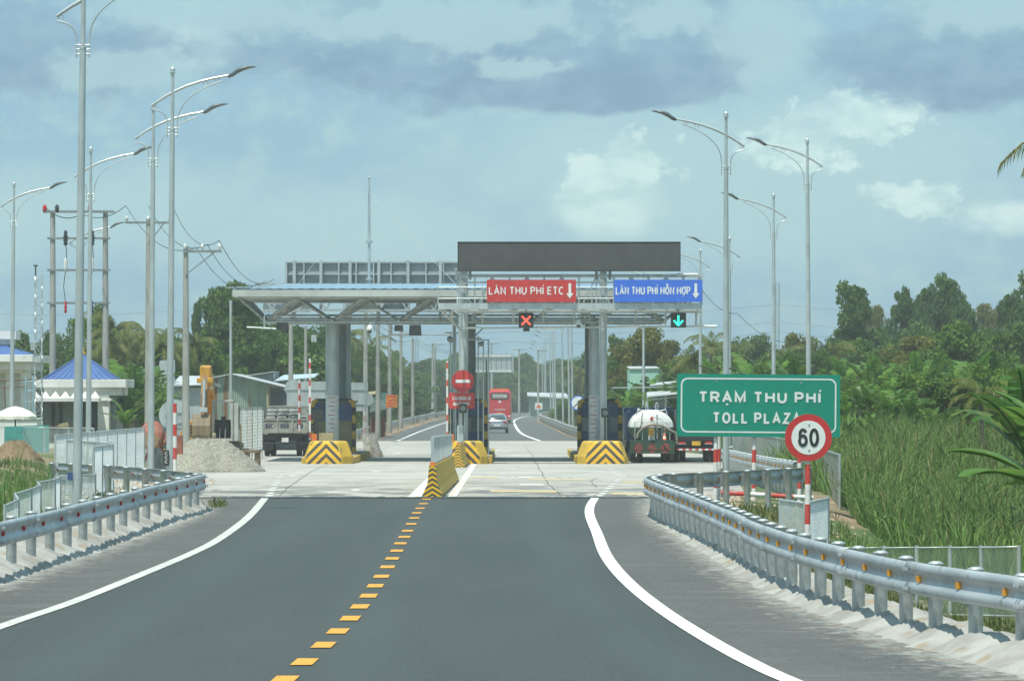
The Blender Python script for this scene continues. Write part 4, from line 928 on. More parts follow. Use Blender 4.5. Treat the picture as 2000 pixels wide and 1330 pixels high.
# front gantry
Y = 182; gy = 182
gan = thing('sign_gantry', 'galvanised truss gantry with railed walkway carrying the lane signs', 'gantry', (WX(905, Y), Y, roadz(Y)))
ga, gb2 = WX(893, Y), WX(1370, Y); z0, z1 = WZ(608, Y), WZ(538, Y)
for y in (182.35, 183.35):
    mb = MB()
    for z in (z0, z1): mb.bar((ga, y, z), (gb2, y, z), .12)
    mb.bar((ga, y, WZ(551, Y)), (gb2, y, WZ(551, Y)), .06)
    n = 14
    for i in range(n + 1):
        xa = lerp(ga, gb2, i / n); mb.bar((xa, y, z0), (xa, y, z1), .07)
        if i < n: xb = lerp(ga, gb2, (i + 1) / n); mb.bar((xa, y, z0 if i % 2 else z1), (xb, y, z1 if i % 2 else z0), .055)
    put(mb, 'truss', M['galv'], gan)
mb = MB()
for i in range(8): xa = lerp(ga, gb2, i / 7); mb.bar((xa, 182.35, z0), (xa, 183.35, z0), .06).bar((xa, 182.35, z1), (xa, 183.35, z1), .06)
put(mb, 'cross_tie', M['galv'], gan)
for px, r_ in ((905, .21), (1178, .17)): xx = WX(px, 183.9); put(MB().cyl(xx, 183.9, roadz(184), z1 + .35, r_, None, 20).cyl(xx, 183.9, z1 + .3, z1 + .36, r_ * 2.0, None, 12), 'post', M['galv'], gan)
wa, wb, wz = WX(856, 181.4), WX(1370, 181.4), WZ(597, 181.4)
put(MB().box(wa, wb, 180.9, 182.2, wz - .12, wz).box(wa, wb, 180.88, 180.9, wz - .17, wz + .10), 'walkway', M['galv'], gan)
mb = MB()
for z in (WZ(561, 181), WZ(583, 181)): mb.tube([(wa, 180.95, z), (wb, 180.95, z)], .028, 6).tube([(wa, 182.2, z), (wa, 180.95, z)], .028, 6)
for i in range(13): xx = lerp(wa, wb, i / 12); mb.tube([(xx, 180.95, wz), (xx, 180.95, WZ(560, 181))], .03, 6)
put(mb, 'railing', M['galvb'], gan)
for i in range(9):
    xx = lerp(wa + .6, wb - .2, i / 8); put(MB().bar((xx, 181.0, wz - .15), (xx, 182.35, z0 - .55), .06).bar((xx, 182.35, z0), (xx, 182.35, z0 - .6), .07), 'bracket', M['galv'], gan)
put(MB().bar((wa + .1, 181.2, wz - .15), (WX(900, 182), 183.4, WZ(645, 182)), .08), 'knee_brace', M['galv'], gan)
put(MB().tube([(WX(895, Y), 182.3, WZ(641, Y)), (WX(1400, Y), 182.3, WZ(637, Y))], .035, 8), 'lower_pipe', M['galvb'], gan)
mb = MB()
for p0, p1, py in ((1205, 1250, 637), (1355, 1400, 637), (1050, 1098, 640), (1322, 1363, 536), (1320, 1362, 597), (902, 940, 640)): mb.tube([(WX(p0, Y), 182.1, WZ(py, Y)), (WX(p1, Y), 182.1, WZ(py, Y))], .05, 8)
put(mb, 'tube_light', M['white'], gan)
led = thing('led_board', 'long dark unlit LED message board on top of the gantry', 'display board', (WX(1111, 182), 182, WZ(528, 182)))
a, b, c, d = WX(895, 181.8), WX(1328, 181.8), WZ(528, 181.8), WZ(474, 181.8)
put(MB().box(a, b, 181.8, 182.1, c, d), 'screen', M['led'], led)
put(MB().box(a - .03, b + .03, 181.78, 182.12, d, d + .04).box(a - .03, b + .03, 181.78, 182.12, c - .04, c).box(a - .03, a, 181.78, 182.12, c, d).box(b, b + .03, 181.78, 182.12, c, d), 'frame', M['black'], led)
for px in (905, 1178):
    for q in (-.3, .3): put(MB().cbox((WX(px, 182.3) + q, 182.25, c - .2), (.12, .3, .4)), 'mounting_bracket', M['galvd'], led)

for lab, p0, p1, m_, txt, t0, t1, ax, up, dn in (('red lane sign reading LÀN THU PHÍ ETC with a down arrow', 951, 1125, M['red'], 'LÀN THU PHÍ ETC', 955, 1101, 1113, .105, 0),
        ('blue lane sign reading LÀN THU PHÍ HỖN HỢP with a down arrow', 1199, 1372, M['blue'], 'LÀN THU PHÍ HỖN HỢP', 1203, 1348, 1359, .15, .08)):
    Y = 180.75; a, b, c, d = WX(p0, Y), WX(p1, Y), WZ(590, Y), WZ(546.5, Y)
    s = thing('lane_sign', lab, 'lane sign', ((a + b) / 2, Y, c), 0, 'lane signs on the gantry'); lx = (a + b) / 2
    put(MB().box(a, b, Y, Y + .06, c, d), 'panel', m_, s)
    sign_text(txt, M['signwhite'], s, WX(t0, Y) - lx, WX(t1, Y) - lx, WZ(575.5, Y) - c, WZ(560, Y) - WZ(575.5, Y), -.004, .155, .24)
    q = lambda px, py: (WX(px, Y), WZ(py, Y))
    put(MB().poly([q(ax - 2.6, 553.5), q(ax + 2.6, 553.5), q(ax + 2.6, 573), q(ax + 7.2, 573), q(ax, 583), q(ax - 7.2, 573), q(ax - 2.6, 573)], Y - .012, Y - .002), 'arrow', M['signwhite'], s)
def signal(label, p0, p1, kind):
    Y = 181; a, b, c, d = WX(p0, Y), WX(p1, Y), WZ(640, Y), WZ(612, Y); s = thing('lane_signal', label, 'lane signal', ((a + b) / 2, Y, c), 0, 'lane signals under the gantry')
    put(MB().box(a, b, Y, Y + .18, c, d), 'housing', M['black'], s, .01); put(MB().box(a, b, Y - .1, Y, d, d + .02).box(a - .02, a, Y - .1, Y, c, d).box(b, b + .02, Y - .1, Y, c, d), 'visor', M['black'], s)
    put(MB().bar(((a + b) / 2, Y + .1, d), ((a + b) / 2, Y + .1, d + .25), .05), 'bracket', M['galvd'], s)
    cx, cz = (a + b) / 2, (c + d) / 2
    if kind == 'x':
        mb = MB(); r_ = .19
        for sg in (-1, 1): mb.bar((cx - r_, Y - .01, cz - sg * r_), (cx + r_, Y - .01 - .002 * sg, cz + sg * r_), .07, .012)
        put(mb, 'red_cross', emis('lit red signal', (1, .07, .04), 1.9), s)
    else:
        mb = MB(); mb.bar((cx, Y - .01, cz - .18), (cx, Y - .01, cz + .23), .075, .012)
        for sg in (-1, 1): mb.bar((cx, Y - .012 - .002 * sg, cz - .22), (cx + sg * .2, Y - .012 - .002 * sg, cz - .0), .075, .012)
        put(mb, 'green_arrow', emis('lit green signal', (.02, .85, .55), 1.6), s)
signal('lane signal showing a lit red cross under the red sign', 1014, 1041, 'x')
signal('lane signal showing a lit green down arrow under the blue sign', 1311, 1339, 'a')
def domecam(label, px, py, Y):
    x, z = WX(px, Y), WZ(py, Y); s = thing('dome_camera', label, 'camera', (x, Y, z), 0, 'dome cameras')
    MB().lathe((0, 0, 0), [(.02, .2), (.08, .17), (.13, .05), (.14, -.02), (.12, -.06)], 14).build('housing', M['white'], s)
    MB().lathe((0, 0, 0), [(.10, -.06), (.10, -.12), (.06, -.18), (.01, -.2)], 12).build('dome', M['glass'], s)
    MB().tube([(0, 0, .18), (0, 0, .26), (.2, .15, .28)], .03, 6).tube([(.22, .15, -.1), (.22, .15, .45)], .03, 6).build('arm', M['galvd'], s)
domecam('white dome camera under the gantry between the two lane signs', 1130, 632, 181.6); domecam('white dome camera under the canopy, right of the big left column', 722, 643, 186.5)
def flood(label, px, py, Y, w_, h_, group='floodlights under the canopy', m='black'):
    x, z = WX(px, Y), WZ(py, Y); s = thing('floodlight', label, 'floodlight', (x, Y, z), 0, group)
    MB().loft([[(-w_ / 2, -.05, -h_ / 2), (w_ / 2, -.05, -h_ / 2), (w_ / 2 * .9, -.05, h_ / 2), (-w_ / 2 * .9, -.05, h_ / 2)], [(-w_ / 3, .2, -h_ / 3), (w_ / 3, .2, -h_ / 3), (w_ / 3, .2, h_ / 3), (-w_ / 3, .2, h_ / 3)]], False).build('housing', M[m], s)
    MB().bar((0, .1, 0), (0, .1, h_ / 2 + .28), .04).build('bracket', M['galvd'], s)
flood('square black floodlight hanging under the left half of the canopy', 811, 645, 187, .58, .5); flood('black floodlight under the canopy in front of the left big tree', 552, 637, 187, .6, .34)
flood('small horn shaped floodlight under the canopy, left of the square one', 779, 641, 187, .42, .28); flood('small floodlight under the red cross signal', 1028, 644, 182, .3, .14)
flood('grey floodlight hanging at a tilt beside the left columns', 613, 661, 190, .25, .32, m='galv')
hp = tag(MB().tube([(0, 0, 0), (WX(885, 187) - WX(765, 187), 0, -.05)], .03, 6).tube([(0, 0, 0), (0, 0, .45)], .03, 6).tube([(2.8, 0, 0), (2.8, 0, .5)], .03, 6).cbox((.35, 0, -.05), (.9, .1, .06)).build('hanging_pipe', M['galvd'], None), 'grey lighting pipe hanging under the left half of the canopy', 'pipe')
hp.location = (WX(765, 187), 187, WZ(652, 187))
hp = tag(MB().tube([(0, 0, 0), (1.75, 0, -.1)], .04, 6).tube([(.8, 0, 0), (.8, 0, .55)], .03, 6).build('hanging_pipe', M['galvb'], None), 'bright lamp tube hanging under the left tip of the canopy', 'pipe'); hp.location = (WX(482, 187), 187, WZ(639, 187))
# antenna mast with guys
Y = 193; x = WX(721, Y); ms_ = thing('antenna_mast', 'thin guyed antenna mast rising above the canopy roof', 'mast', (x, Y, 7.35))
ms_.location.z = 7.4; zt_ = WZ(348, Y)
put(MB().tube([(x, Y, 7.3), (x, Y, lerp(7.3, zt_, .45)), (x, Y, zt_ - .45)], [.075, .065, .05], 8).tube([(x, Y, zt_ - .45), (x, Y, zt_)], .025, 6).lathe((x, Y, zt_), [(.02, -.08), (.07, 0), (.02, .08)], 8)
    .cyl(x, Y, lerp(7.3, zt_, .42), lerp(7.3, zt_, .44), .16, None, 10).cyl(x, Y, lerp(7.3, zt_, .09), lerp(7.3, zt_, .11), .16, None, 10), 'mast', M['galv'], ms_)
for sx_, xe in ((-1, WX(578, 187)), (1, WX(893, 187))): put(MB().tube([(x, Y, zt_ - .65), (xe, 187.5, 7.35)], .012, 4), 'guy_wire', M['galvb'], ms_)
put(MB().tube([(WX(578, 187), 187, 7.35), (WX(440, 184), 185, 7.2)], .03, 5), 'guy_anchor', M['galvb'], ms_)

recede(ms_, 1.03)
# islands, crash cushions, booths
def island(i, lab_isl, lab_b, lab_booth, apex, x0, x1, ch):
    bx, cx, sd = ISL[i]; Yf = 181.4; z = roadz(190) 
    isl = thing('traffic_island', lab_isl, 'traffic island', (bx, 200, z), 0, 'toll islands')
    MB().box(-1.15, 1.15, -17, 14, -.1, .32).build('kerb', M['gold'], isl, .03)
    MB().box(-1.02, 1.02, -16.9, 13.9, .32, .335).build('top', M['kerb'], isl)
    xa = WX(apex, Yf); b = thing('crash_bollard', lab_b, 'crash bollard', (xa, Yf, z), 0, 'chevron crash bollards')
    l, r = WX(x0, Yf) - xa, WX(x1, Yf) - xa
    cl, cr = (.1, ch) if sd > 0 else (ch, .1)
    def ring(k, ins, zz):
        L_, R_ = l + ins * 1, r - ins * 1
        return [(L_ + cl * k, ins * .45, zz), (R_ - cr * k, ins * .45, zz), (R_, .5 + ins * .3, zz), (R_, 1.7 - ins, zz), (R_ - .3, 2.0 - ins, zz), (L_ + .3, 2.0 - ins, zz), (L_, 1.7 - ins, zz), (L_, .5 + ins * .3, zz)]
    mb = MB(); mb.loft([ring(1, .0, -.1), ring(1, .0, .38), ring(1, .26, 1.08)], False)
    body = mb.build('body', [M['gold'], M['chev_big']], b, .11); body.modifiers['bevel'].segments = 3
    for p in body.data.polygons:
        n = p.normal
        if n.y < -.45 and abs(n.x) < .3 and n.z < .95: p.material_index = 1
    return z
island(0, 'left toll island with kerb, under the tan booth', 'left crash bollard in front of the tan toll booth, black and yellow chevrons', '', 637, 593, 687, .42)
island(1, 'middle toll island behind the no entry sign', 'middle crash bollard below the no entry sign, black and yellow chevrons', '', 895, 873, 953, .32)
island(2, 'right toll island beside the tanker', 'right crash bollard left of the tanker, black and yellow chevrons', '', 1183, 1127, 1226, .42)
BG = mat('booth grey panel', (.25, .28, .28), (.19, .21, .21), 2, .4, .2)
def booth(i, label, body):
    bx, cx, sd = ISL[i]; z = roadz(190) + .33; w_ = (.92, .80, .9)[i]; H = 2.55
    b = thing('toll_booth', label, 'toll booth', (bx * 1.035, 196, z), 0, 'toll booths on the islands')
    MB().box(-w_, w_, 0, 4.2, 0, 1.0).build('lower_wall', M[body], b, .02)
    MB().box(-w_ + .03, w_ - .03, .03, 4.17, 1.0, 1.75 if body != 'tan' else 1.55).build('window_band', M['glass'] if body != 'tan' else M['tan'], b)
    MB().box(-w_, w_, 0, 4.2, 1.75 if body != 'tan' else 1.55, 2.42).build('upper_panel', M['boothblue'], b, .02)
    MB().box(-w_ - .08, w_ + .08, -.1, 4.3, 2.42, 2.52).build('roof', M['galvd'], b)
    mb = MB()
    for sx_ in (-1, 1):
        pass
    for sx_ in (-1, 1):
        MB().tube([(sx_ * (w_ + .07), -.35, 0), (sx_ * (w_ + .07), -.35, H - .35), (sx_ * (w_ + .02), -.33, H - .12), (sx_ * (w_ - .14), -.3, H)], .105, 10).build('guard_post', M['blackyellow'], b)
    MB().tube([(-w_ + .14, -.3, H), (w_ - .14, -.3, H)], .07, 8).build('guard_top', M['black'], b)
    for k in range(3):
        xx = lerp(-w_ + .2, w_ - .2, k / 2)
        if body != 'tan': MB().box(xx - .17, xx + .17, -.02, -.003, 1.05, 1.7).build('window_pane', BG, b)
    MB().box(w_, w_ + .03, 1.2, 2.4, .95, 1.7).build('service_window', M['glass'], b)
    return b
booth(0, 'left toll booth with tan walls and blue top, partly hidden by two big columns', 'tan'); booth(1, 'middle toll booth with blue top behind the red notice', 'boothblue'); booth(2, 'right toll booth with blue panels in a black and yellow tube frame', 'boothblue')
bz = roadz(190) + .33
tag(MB().box(-.34, .34, -.3, .3, 0, 1.02).build('concrete_plinth', M['tan'], None, .02, (WX(638, 189.8), 189.7, bz)), 'tan concrete box between the left chevron bollard and the columns', 'plinth')
o = thing('payment_display', 'black display box on a post beside the left columns', 'display', (WX(617, 190.2), 190.2, bz)); MB().box(-.32, .34, 0, .15, 1.65, 2.1).build('screen', M['black'], o); MB().box(-.05, .07, .03, .12, 0, 1.65).build('post', M['dark'], o); MB().box(-.1, .12, -.02, .15, 1.05, 1.6).build('reader', M['black'], o)
def boomgate(label, px, Y, px2, topy, g='raised barrier arms'):
    x = WX(px, Y); z = roadz(190) + .33; o = thing('barrier_gate', label, 'barrier gate', (x, Y, z), 0, g)
    MB().box(-.17, .17, -.15, .2, 0, .98).build('cabinet', M['orange'], o, .02)
    xa = WX(px2, Y) - x; MB().box(xa - .045, xa + .045, -.2, -.16, .6, WZ(topy, Y) - z).build('arm', M['boom'], o)
    MB().cyl(xa, -.16, .6, .72, .08, None, 10).build('pivot', M['dark'], o)
boomgate('raised red and white barrier arm on an orange box at the left island', 612, 189, 605.5, 700); boomgate('raised barrier arm on an orange box beside the no entry sign', 880, 189, 873.5, 705)
tag(MB().polyx([(-.1, 0), (.1, 0), (.1, .35), (-.1, .1)], -.12, .12).build('orange_wedge', M['orange'], None, 0, (WX(1167, 188.9), 188.8, bz)), 'small orange wedge on the right island beside the column', 'wedge')
def eye(label, px, py, Y):
    x, z = WX(px, Y), roadz(190) + .3; o = thing('lane_light', label, 'lane light', (x, Y, z), 0, 'round lane lights on posts')
    h = WZ(py, Y) - z; MB().cyl(0, .05, 0, h - .15, .035, None, 8).build('post', M['dark'], o); MB().box(-.17, .17, -.06, .1, h - .2, h + .2).build('housing', M['black'], o, .02)
    MB().disc((0, h), .12, -.09, -.06, 20).build('lens', BG, o)
eye('round dark lane light on a post in front of the red notice', 904.5, 797.5, 183.2); eye('round dark lane light on a post above the right chevron bollard', 1182, 806, 183.55)
# no entry sign + notice
Y = 183.5; x = WX(904, Y); z = roadz(190) + .3; s = thing('no_entry_sign', 'round red no entry sign on the middle island post', 'traffic sign', (x, Y, z))
cz = WZ(744.5, Y) - z
MB().cyl(0, .08, 0, cz + .3, .04, None, 10).build('post', M['galv'], s); MB().disc((0, cz), .5, 0, .03, 40).build('disc', M['red'], s); MB().box(-.33, .33, -.014, -.002, cz - .07, cz + .07).build('white_bar', M['signwhite'], s)
s = thing('notice_sign', 'red rectangular notice with two lines of white writing below the no entry sign', 'notice', (x, Y, WZ(798, Y))); zc = WZ(798, Y)
a, b = WX(876.5, Y) - x, WX(927, Y) - x; MB().box(a, b, 0, .03, 0, WZ(767, Y) - zc).build('panel', M['red'], s)
sign_text('CẤM DỪNG XE', M['signwhite'], s, WX(884, Y) - x, WX(920, Y) - x, WZ(781.5, Y) - zc, WZ(774.2, Y) - WZ(781.5, Y), -.004, .17, .25)
sign_text('QUÁ 05 PHÚT', M['signwhite'], s, WX(885.5, Y) - x, WX(917, Y) - x, WZ(792.5, Y) - zc, WZ(785.2, Y) - WZ(792.5, Y), -.004, .17, .25)
for px, py, Y_, h_ in ((870, 190, 196, 0),): pass
# slim frames and cables around the middle column
o = thing('camera_frame', 'slim galvanised pipe frame carrying lane cameras beside the middle column', 'camera frame', (WX(920, 192), 192, bz)); mb = MB()
for px, ty in ((880, 650), (890, 650), (934, 655), (944, 664), (954, 664)): mb.tube([(WX(px, 192), 192, bz), (WX(px, 192), 192, WZ(ty, 192))], .035, 6)
mb.tube([(WX(868, 192), 192, WZ(650, 192)), (WX(915, 192), 192, WZ(650, 192))], .035, 6).tube([(WX(915, 192), 192, WZ(664, 192)), (WX(956, 192), 192, WZ(664, 192))], .035, 6).tube([(WX(868, 192), 192, WZ(732, 192)), (WX(892, 192), 192, WZ(732, 192))], .03, 6)
put(mb, 'frame', M['galv'], o); put(MB().cbox((WX(879, 192), 191.8, WZ(663, 192)), (.18, .3, .2), R(20), R(20)).cbox((WX(939, 192), 191.8, WZ(672, 192)), (.16, .3, .16), R(-30), R(20)), 'lane_camera', M['galvd'], o)
put(MB().bar((WX(922, 192), 192, WZ(661, 192)), (WX(945, 192), 192, WZ(640, 192)), .06).cbox((WX(925, 192), 192, WZ(661, 192)), (.75, .1, .06)), 'bracket', M['galvd'], o)

# yellow concrete barriers with railing
def jersey_mesh(l, w_, h, chev):
    mb = MB(); P_ = [(-w_ / 2, 0), (-w_ / 2, h * .12), (-w_ * .27, h * .42), (-w_ * .17, h), (w_ * .17, h), (w_ * .27, h * .42), (w_ / 2, h * .12), (w_ / 2, 0)]
    mb.poly(P_, 0, l); me = mb.mesh('body', [M['gold'], M['chev_small']])
    import bmesh; bm = bmesh.new(); bm.from_mesh(me); bmesh.ops.recalc_face_normals(bm, faces=bm.faces); bm.to_mesh(me); bm.free()
    if chev:
        for p in me.polygons:
            if p.normal.y < -.8: p.material_index = 1
    return me
def barrier_row(px, Y0, n, l, w_, h, lab1, labn, grp, dx=0.):
    x = WX(px, Y0)
    a, b = jersey_mesh(l, w_, h, True), jersey_mesh(l, w_, h, False)
    for i in range(n):
        Y = Y0 + i * (l + .03); o = link('concrete_barrier', a if i == 0 else b, None, (x + dx * i, Y, roadz(Y) + .002)); tag(o, lab1 if i == 0 else labn, 'barrier', grp)
        if dx: o.rotation_euler.z = -math.atan2(dx, l)
    return x
YB = 95.8
x = barrier_row(844.5, YB, 12, 2.5, .44, .74, 'yellow concrete barrier with black chevrons at the near end of the median row', 'plain yellow concrete barrier block in the median row behind the chevron end', 'yellow median barrier blocks')
x2 = barrier_row(894.5, 165, 5, 3.2, .52, .93, 'yellow concrete barrier with black chevrons just before the middle island', 'plain yellow concrete barrier block leading up to the middle island', 'yellow barrier blocks before the middle island')
def toprail(label, x, Y0, Y1, z0, h, n):
    o = thing('barrier_railing', label, 'railing', (x, Y0, roadz(Y0) + z0), 0, 'galvanised railings on the median barriers'); mb = MB()
    f = lambda Y, hh: (x, Y, roadz(Y) + z0 + hh)
    for hh in (.06, h): mb.tube([f(Y0, hh), f((Y0 + Y1) / 2, hh), f(Y1, hh)], .03, 6)
    put(mb, 'rail', M['galvb'], o); mb = MB()
    for i in range(n + 1): Y = lerp(Y0, Y1, i / n); mb.bar(f(Y, 0), f(Y, h), .045 if i % 6 else .08)
    put(mb, 'baluster', M['galv'], o)
    put(MB().cbox((x, Y0, roadz(Y0) + z0 + .04), (.12, .1, .08)).cbox((x, (Y0 + Y1) / 2, roadz((Y0 + Y1) / 2) + z0 + .04), (.12, .1, .08)), 'foot', M['orange'], o)
toprail('galvanised railing on top of the near median barriers', x, YB + .25, YB + 29, .74, .66, 90)
toprail('galvanised railing on top of the barrier blocks before the middle island', x2, 165.2, 181, .93, .75, 50)

# ---------------------------------------------------------------- signs at right
def round_post(label, px, pyb, pyt, Y, cat='marker post', m='redwhite', r=.045, tilt=0, group='red and white posts', zb=None):
    x = WX(px, Y); z = WZ(pyb, Y) if zb is None else zb; h = WZ(pyt, Y) - z
    o = MB().tube([(0, 0, -.35), (0, 0, h)], r, 10).build('marker_post', M[m], None); o.location = (x, Y, z); o.rotation_euler.y = R(tilt); return tag(o, label, cat, group)
Y = 95.3; s = thing('toll_plaza_sign', 'big green rectangular sign reading TRẠM THU PHÍ TOLL PLAZA on red and white posts', 'road sign', (WX(1481, Y), Y, WZ(853, Y))); s.rotation_euler.y = R(.45)
lx, lz = s.location.x, s.location.z; H_ = WZ(731, Y) - lz; hw = (WX(1641, Y) - WX(1322, Y)) / 2
def rrect(x0, x1, z0, z1, r, n=6):
    p = []
    for cx, cz, a0 in ((x1 - r, z1 - r, 0), (x0 + r, z1 - r, 90), (x0 + r, z0 + r, 180), (x1 - r, z0 + r, 270)):
        for k in range(n + 1): a = R(a0 + 90 * k / n); p.append((cx + r * math.cos(a), cz + r * math.sin(a)))
    return p
MB().box(-hw, hw, 0, .04, 0, H_).build('panel', M['green'], s)
mb = MB(); po = rrect(-hw + .09, hw - .09, .09, H_ - .09, .16); pi_ = rrect(-hw + .125, hw - .125, .125, H_ - .125, .13)
n = len(po); vs = [(a, -.004, b) for a, b in po] + [(a, -.004, b) for a, b in pi_]; mb.add(vs, [(i, (i + 1) % n, n + (i + 1) % n, n + i) for i in range(n)]); mb.build('border', M['signwhite'], s)
k = lambda px: WX(px, Y) - lx
q = lambda py: WZ(py, Y) - lz
sign_text('TRẠM THU PHÍ', M['signwhite'], s, k(1364), k(1602), q(787.5), q(765) - q(787.5), -.004, .205, .24, .006)
sign_text('TOLL PLAZA', M['signwhite'], s, k(1392), k(1563), q(827.5), q(805.5) - q(827.5), -.004, .195, .32, .006)
mb = MB()
for px, py in ((1399, 744), (1564, 747)): mb.disc((k(px), q(py)), .025, -.008, 0, 10)
mb.build('bolt', M['galvd'], s)
for px, pt, dy in ((1398, 853, .10), (1473, 853, .12), (1562, 853, .10), (1404, 853, .9)):
    xx = WX(px, Y + dy) - lx; o = MB().tube([(0, 0, -1.6), (0, 0, H_ - .1)], .05, 10).build('post', M['redwhite'], s); o.location = (xx, dy, 0)
tag(MB().tube([(0, 0, 0), (2.1, .1, -.12)], .055, 10).build('fallen_bar', M['redwhite_low'], None, 0, (WX(1408, 93), 93, WZ(967, 93) + .06)), 'red and white bar lying on the grass between the sign posts', 'bar')
Y = 61.5; x = WX(1579, Y); zb = -.75; s = thing('speed_limit_sign', 'round speed limit sign reading 60 on a red and white post beside the guardrail', 'traffic sign', (x, Y, zb)); cz = WZ(854.5, Y) - zb
MB().tube([(-.02, .06, -.3), (-.0, .06, cz + .28)], .042, 12).build('post', M['redwhite'], s)
MB().disc((0, cz), .352, 0, .02, 48).build('rim', M['red'], s); MB().disc((0, cz), .255, -.004, .0, 48).build('face', M['signwhite'], s)
sign_text('60', M['black'], s, -.152, .152, cz - .135, .275, -.006, .155, .17, .004, 'numerals')
mb = MB()
for z_ in (.19, -.19): mb.disc((.01, cz + z_), .014, -.012, -.004, 8)
mb.build('bolt', M['galvd'], s)
Y = 290; s = thing('end_restriction_sign', 'round white sign with blue rim and grey diagonal, left of the right toll booth', 'traffic sign', (WX(1127, Y), Y, roadz(Y))); s.location.x = WX(1129, 250); s.location.y = 250; cz = WZ(787, 250) - roadz(250)
MB().cyl(0, .06, 0, cz + .4, .05, None, 8).build('post', M['redwhite'], s); MB().disc((0, cz), .46, 0, .02, 32).build('rim', M['blue'], s); MB().disc((0, cz), .39, -.004, 0, 32).build('face', M['signwhite'], s); MB().bar((-.26, -.01, cz - .26), (.26, -.01, cz + .26), .1, .006).build('diagonal', M['galvd'], s)
round_post('slim red and white post with a white top in front of the gravel heap', 341.5, 942, 788, 106, r=.05)
round_post('red and white post rising beside the tipper truck', 585, 830, 742, 205, r=.06); round_post('red and white post holding the grey sign backs right of the left island', 713, 846, 800, 214, r=.07)
round_post('small red and white post behind the round white and blue sign', 1127, 838, 800, 262, r=.06) if False else None
def back_sign(label, px0, px1, py0, py1, Y, disc=None, post=None):
    zb = roadz(Y); o = thing('traffic_sign', label, 'traffic sign', (WX((px0 + px1) / 2, Y), Y, zb), 0, 'grey backs of signs for oncoming traffic')
    if px1 > px0: put(MB().box(WX(px0, Y), WX(px1, Y), Y, Y + .03, WZ(py1, Y), WZ(py0, Y)), 'panel', M['galv'], o)
    if disc: c = disc; put(MB().disc((WX(c[0], Y), WZ(c[1], Y)), c[2] * Y / FPX, Y + .04, Y + .07, 32), 'disc', M['galv'], o)
    mb = MB(); x_ = WX(post or (px0 + px1) / 2, Y); mb.tube([(x_, Y - .05, zb), (x_, Y - .05, WZ(py0, Y))], .04, 8)
    for py in (lerp(py0, py1, .25), lerp(py0, py1, .75)): mb.bar((WX(min(px0, (disc or (9e9,))[0] - 20), Y), Y - .03, WZ(py, Y)), (WX(px1, Y), Y - .03, WZ(py, Y)), .04)
    put(mb, 'post', M['galvb'], o)
back_sign('large round grey sign back behind the near lamps, left of the excavator', 340, 370, 795, 835, 172, (341, 811, 31), 343)
back_sign('grey sign backs behind the left toll column', 560, 637, 745, 808, 222, (573, 758, 17), 583); back_sign('grey rectangular sign back with a round one, right of the left island', 686, 718, 747, 803, 214, (716, 780, 13), 713)
Y = 640; s = thing('far_sign_board', 'silver back of the wide overhead sign board beyond the toll station', 'sign board', (WX(964, Y), Y, roadz(Y)))
a, b, c, d = WX(925, Y), WX(1003, Y), WZ(728, Y), WZ(692, Y); put(MB().box(a, b, Y, Y + .1, c, d), 'panel', M['galv'], s); mb = MB()
for z_ in (lerp(c, d, .08), lerp(c, d, .9)): mb.bar((a + .3, Y - .12, z_), (b - .3, Y - .12, z_), .22)
put(mb, 'rail', M['white'], s); mb = MB()
for i in range(8): xx = lerp(a + .3, b - .3, i / 7); mb.bar((xx, Y - .06, c), (xx, Y - .06, d), .1)
put(mb, 'rib', M['galvd'], s); put(MB().cyl(WX(960, Y), Y, roadz(Y), c, .2, None, 8), 'post', M['galv'], s)
round_post('distant dark red topped pole right of the middle booth', 950, 830, 703, 300, m='dark', r=.06)

# ---------------------------------------------------------------- mesh fences
def fence(label, runs, h, zf, wire_=.0035, sp=.07, lean=0, group='chain link fences', mm='wiremesh', pr=.03):
    """runs: polyline of (x, Y); every span is a framed wire panel"""
    o = thing('mesh_fence', label, 'fence', (runs[0][0], runs[0][1], zf(runs[0][1])), 0, group); L0 = o.location
    for (xa, ya), (xb, yb) in zip(runs, runs[1:]):
        za, zb = zf(ya), zf(yb); l = math.hypot(xb - xa, yb - ya); mb = MB()
        A = lambda s, t: (lerp(xa, xb, s) - L0.x, lerp(ya, yb, s) - L0.y, lerp(za, zb, s) + t * h - L0.z)
        n = max(4, int((l + h) / sp)); 
        for i in range(n + 1):
            q = (l + h) * i / n
            for sg in (0, 1):
                p0 = (q, 0) if q <= l else (l, q - l); p1 = (0, q) if q <= h else (q - h, h)
                f = lambda p: A((1 - p[0] / l) if sg else p[0] / l, min(1, p[1] / h))
                a_, b_ = Vector(f(p0)), Vector(f(p1))
                if (b_ - a_).length > .03: mb.tube([a_, b_], wire_, 3, False, False)
        mb.build('wire_mesh', M[mm], o)
        MB().tube([A(0, 0), A(0, 1), A(1, 1), A(1, 0), A(0, 0)], pr * .7, 6).build('panel_frame', M['galv'], o)
    for x_, y_ in runs: MB().cyl(x_ - L0.x, y_ - L0.y, zf(y_) - L0.z - .5, zf(y_) - L0.z + h + .03, pr, None, 8).build('post', M['galv'], o)
    return o
def path(p0, p1, n): return [(lerp(p0[0], p1[0], i / n), lerp(p0[1], p1[1], i / n)) for i in range(n + 1)]
wavy = lambda p: [(x + .12 * math.sin(i * 2.2), y) for i, (x, y) in enumerate(p)]
fence('nearest chain link fence on the left bank, stepping up past the nearest lamp pole', wavy(path((-9.35, 75.5), (-9.35, 92), 13)), .72, lambda Y: interp([(75, -.40), (79, -.16), (84, -.02), (92, -.12)], Y), .0038, .07)
fence('taller chain link fence panels just right of the nearest lamp pole', [(-9.55, 93.5), (-9.55, 95.4), (-9.5, 97.5)], 1.08, lambda Y: .12, .0038, .07)
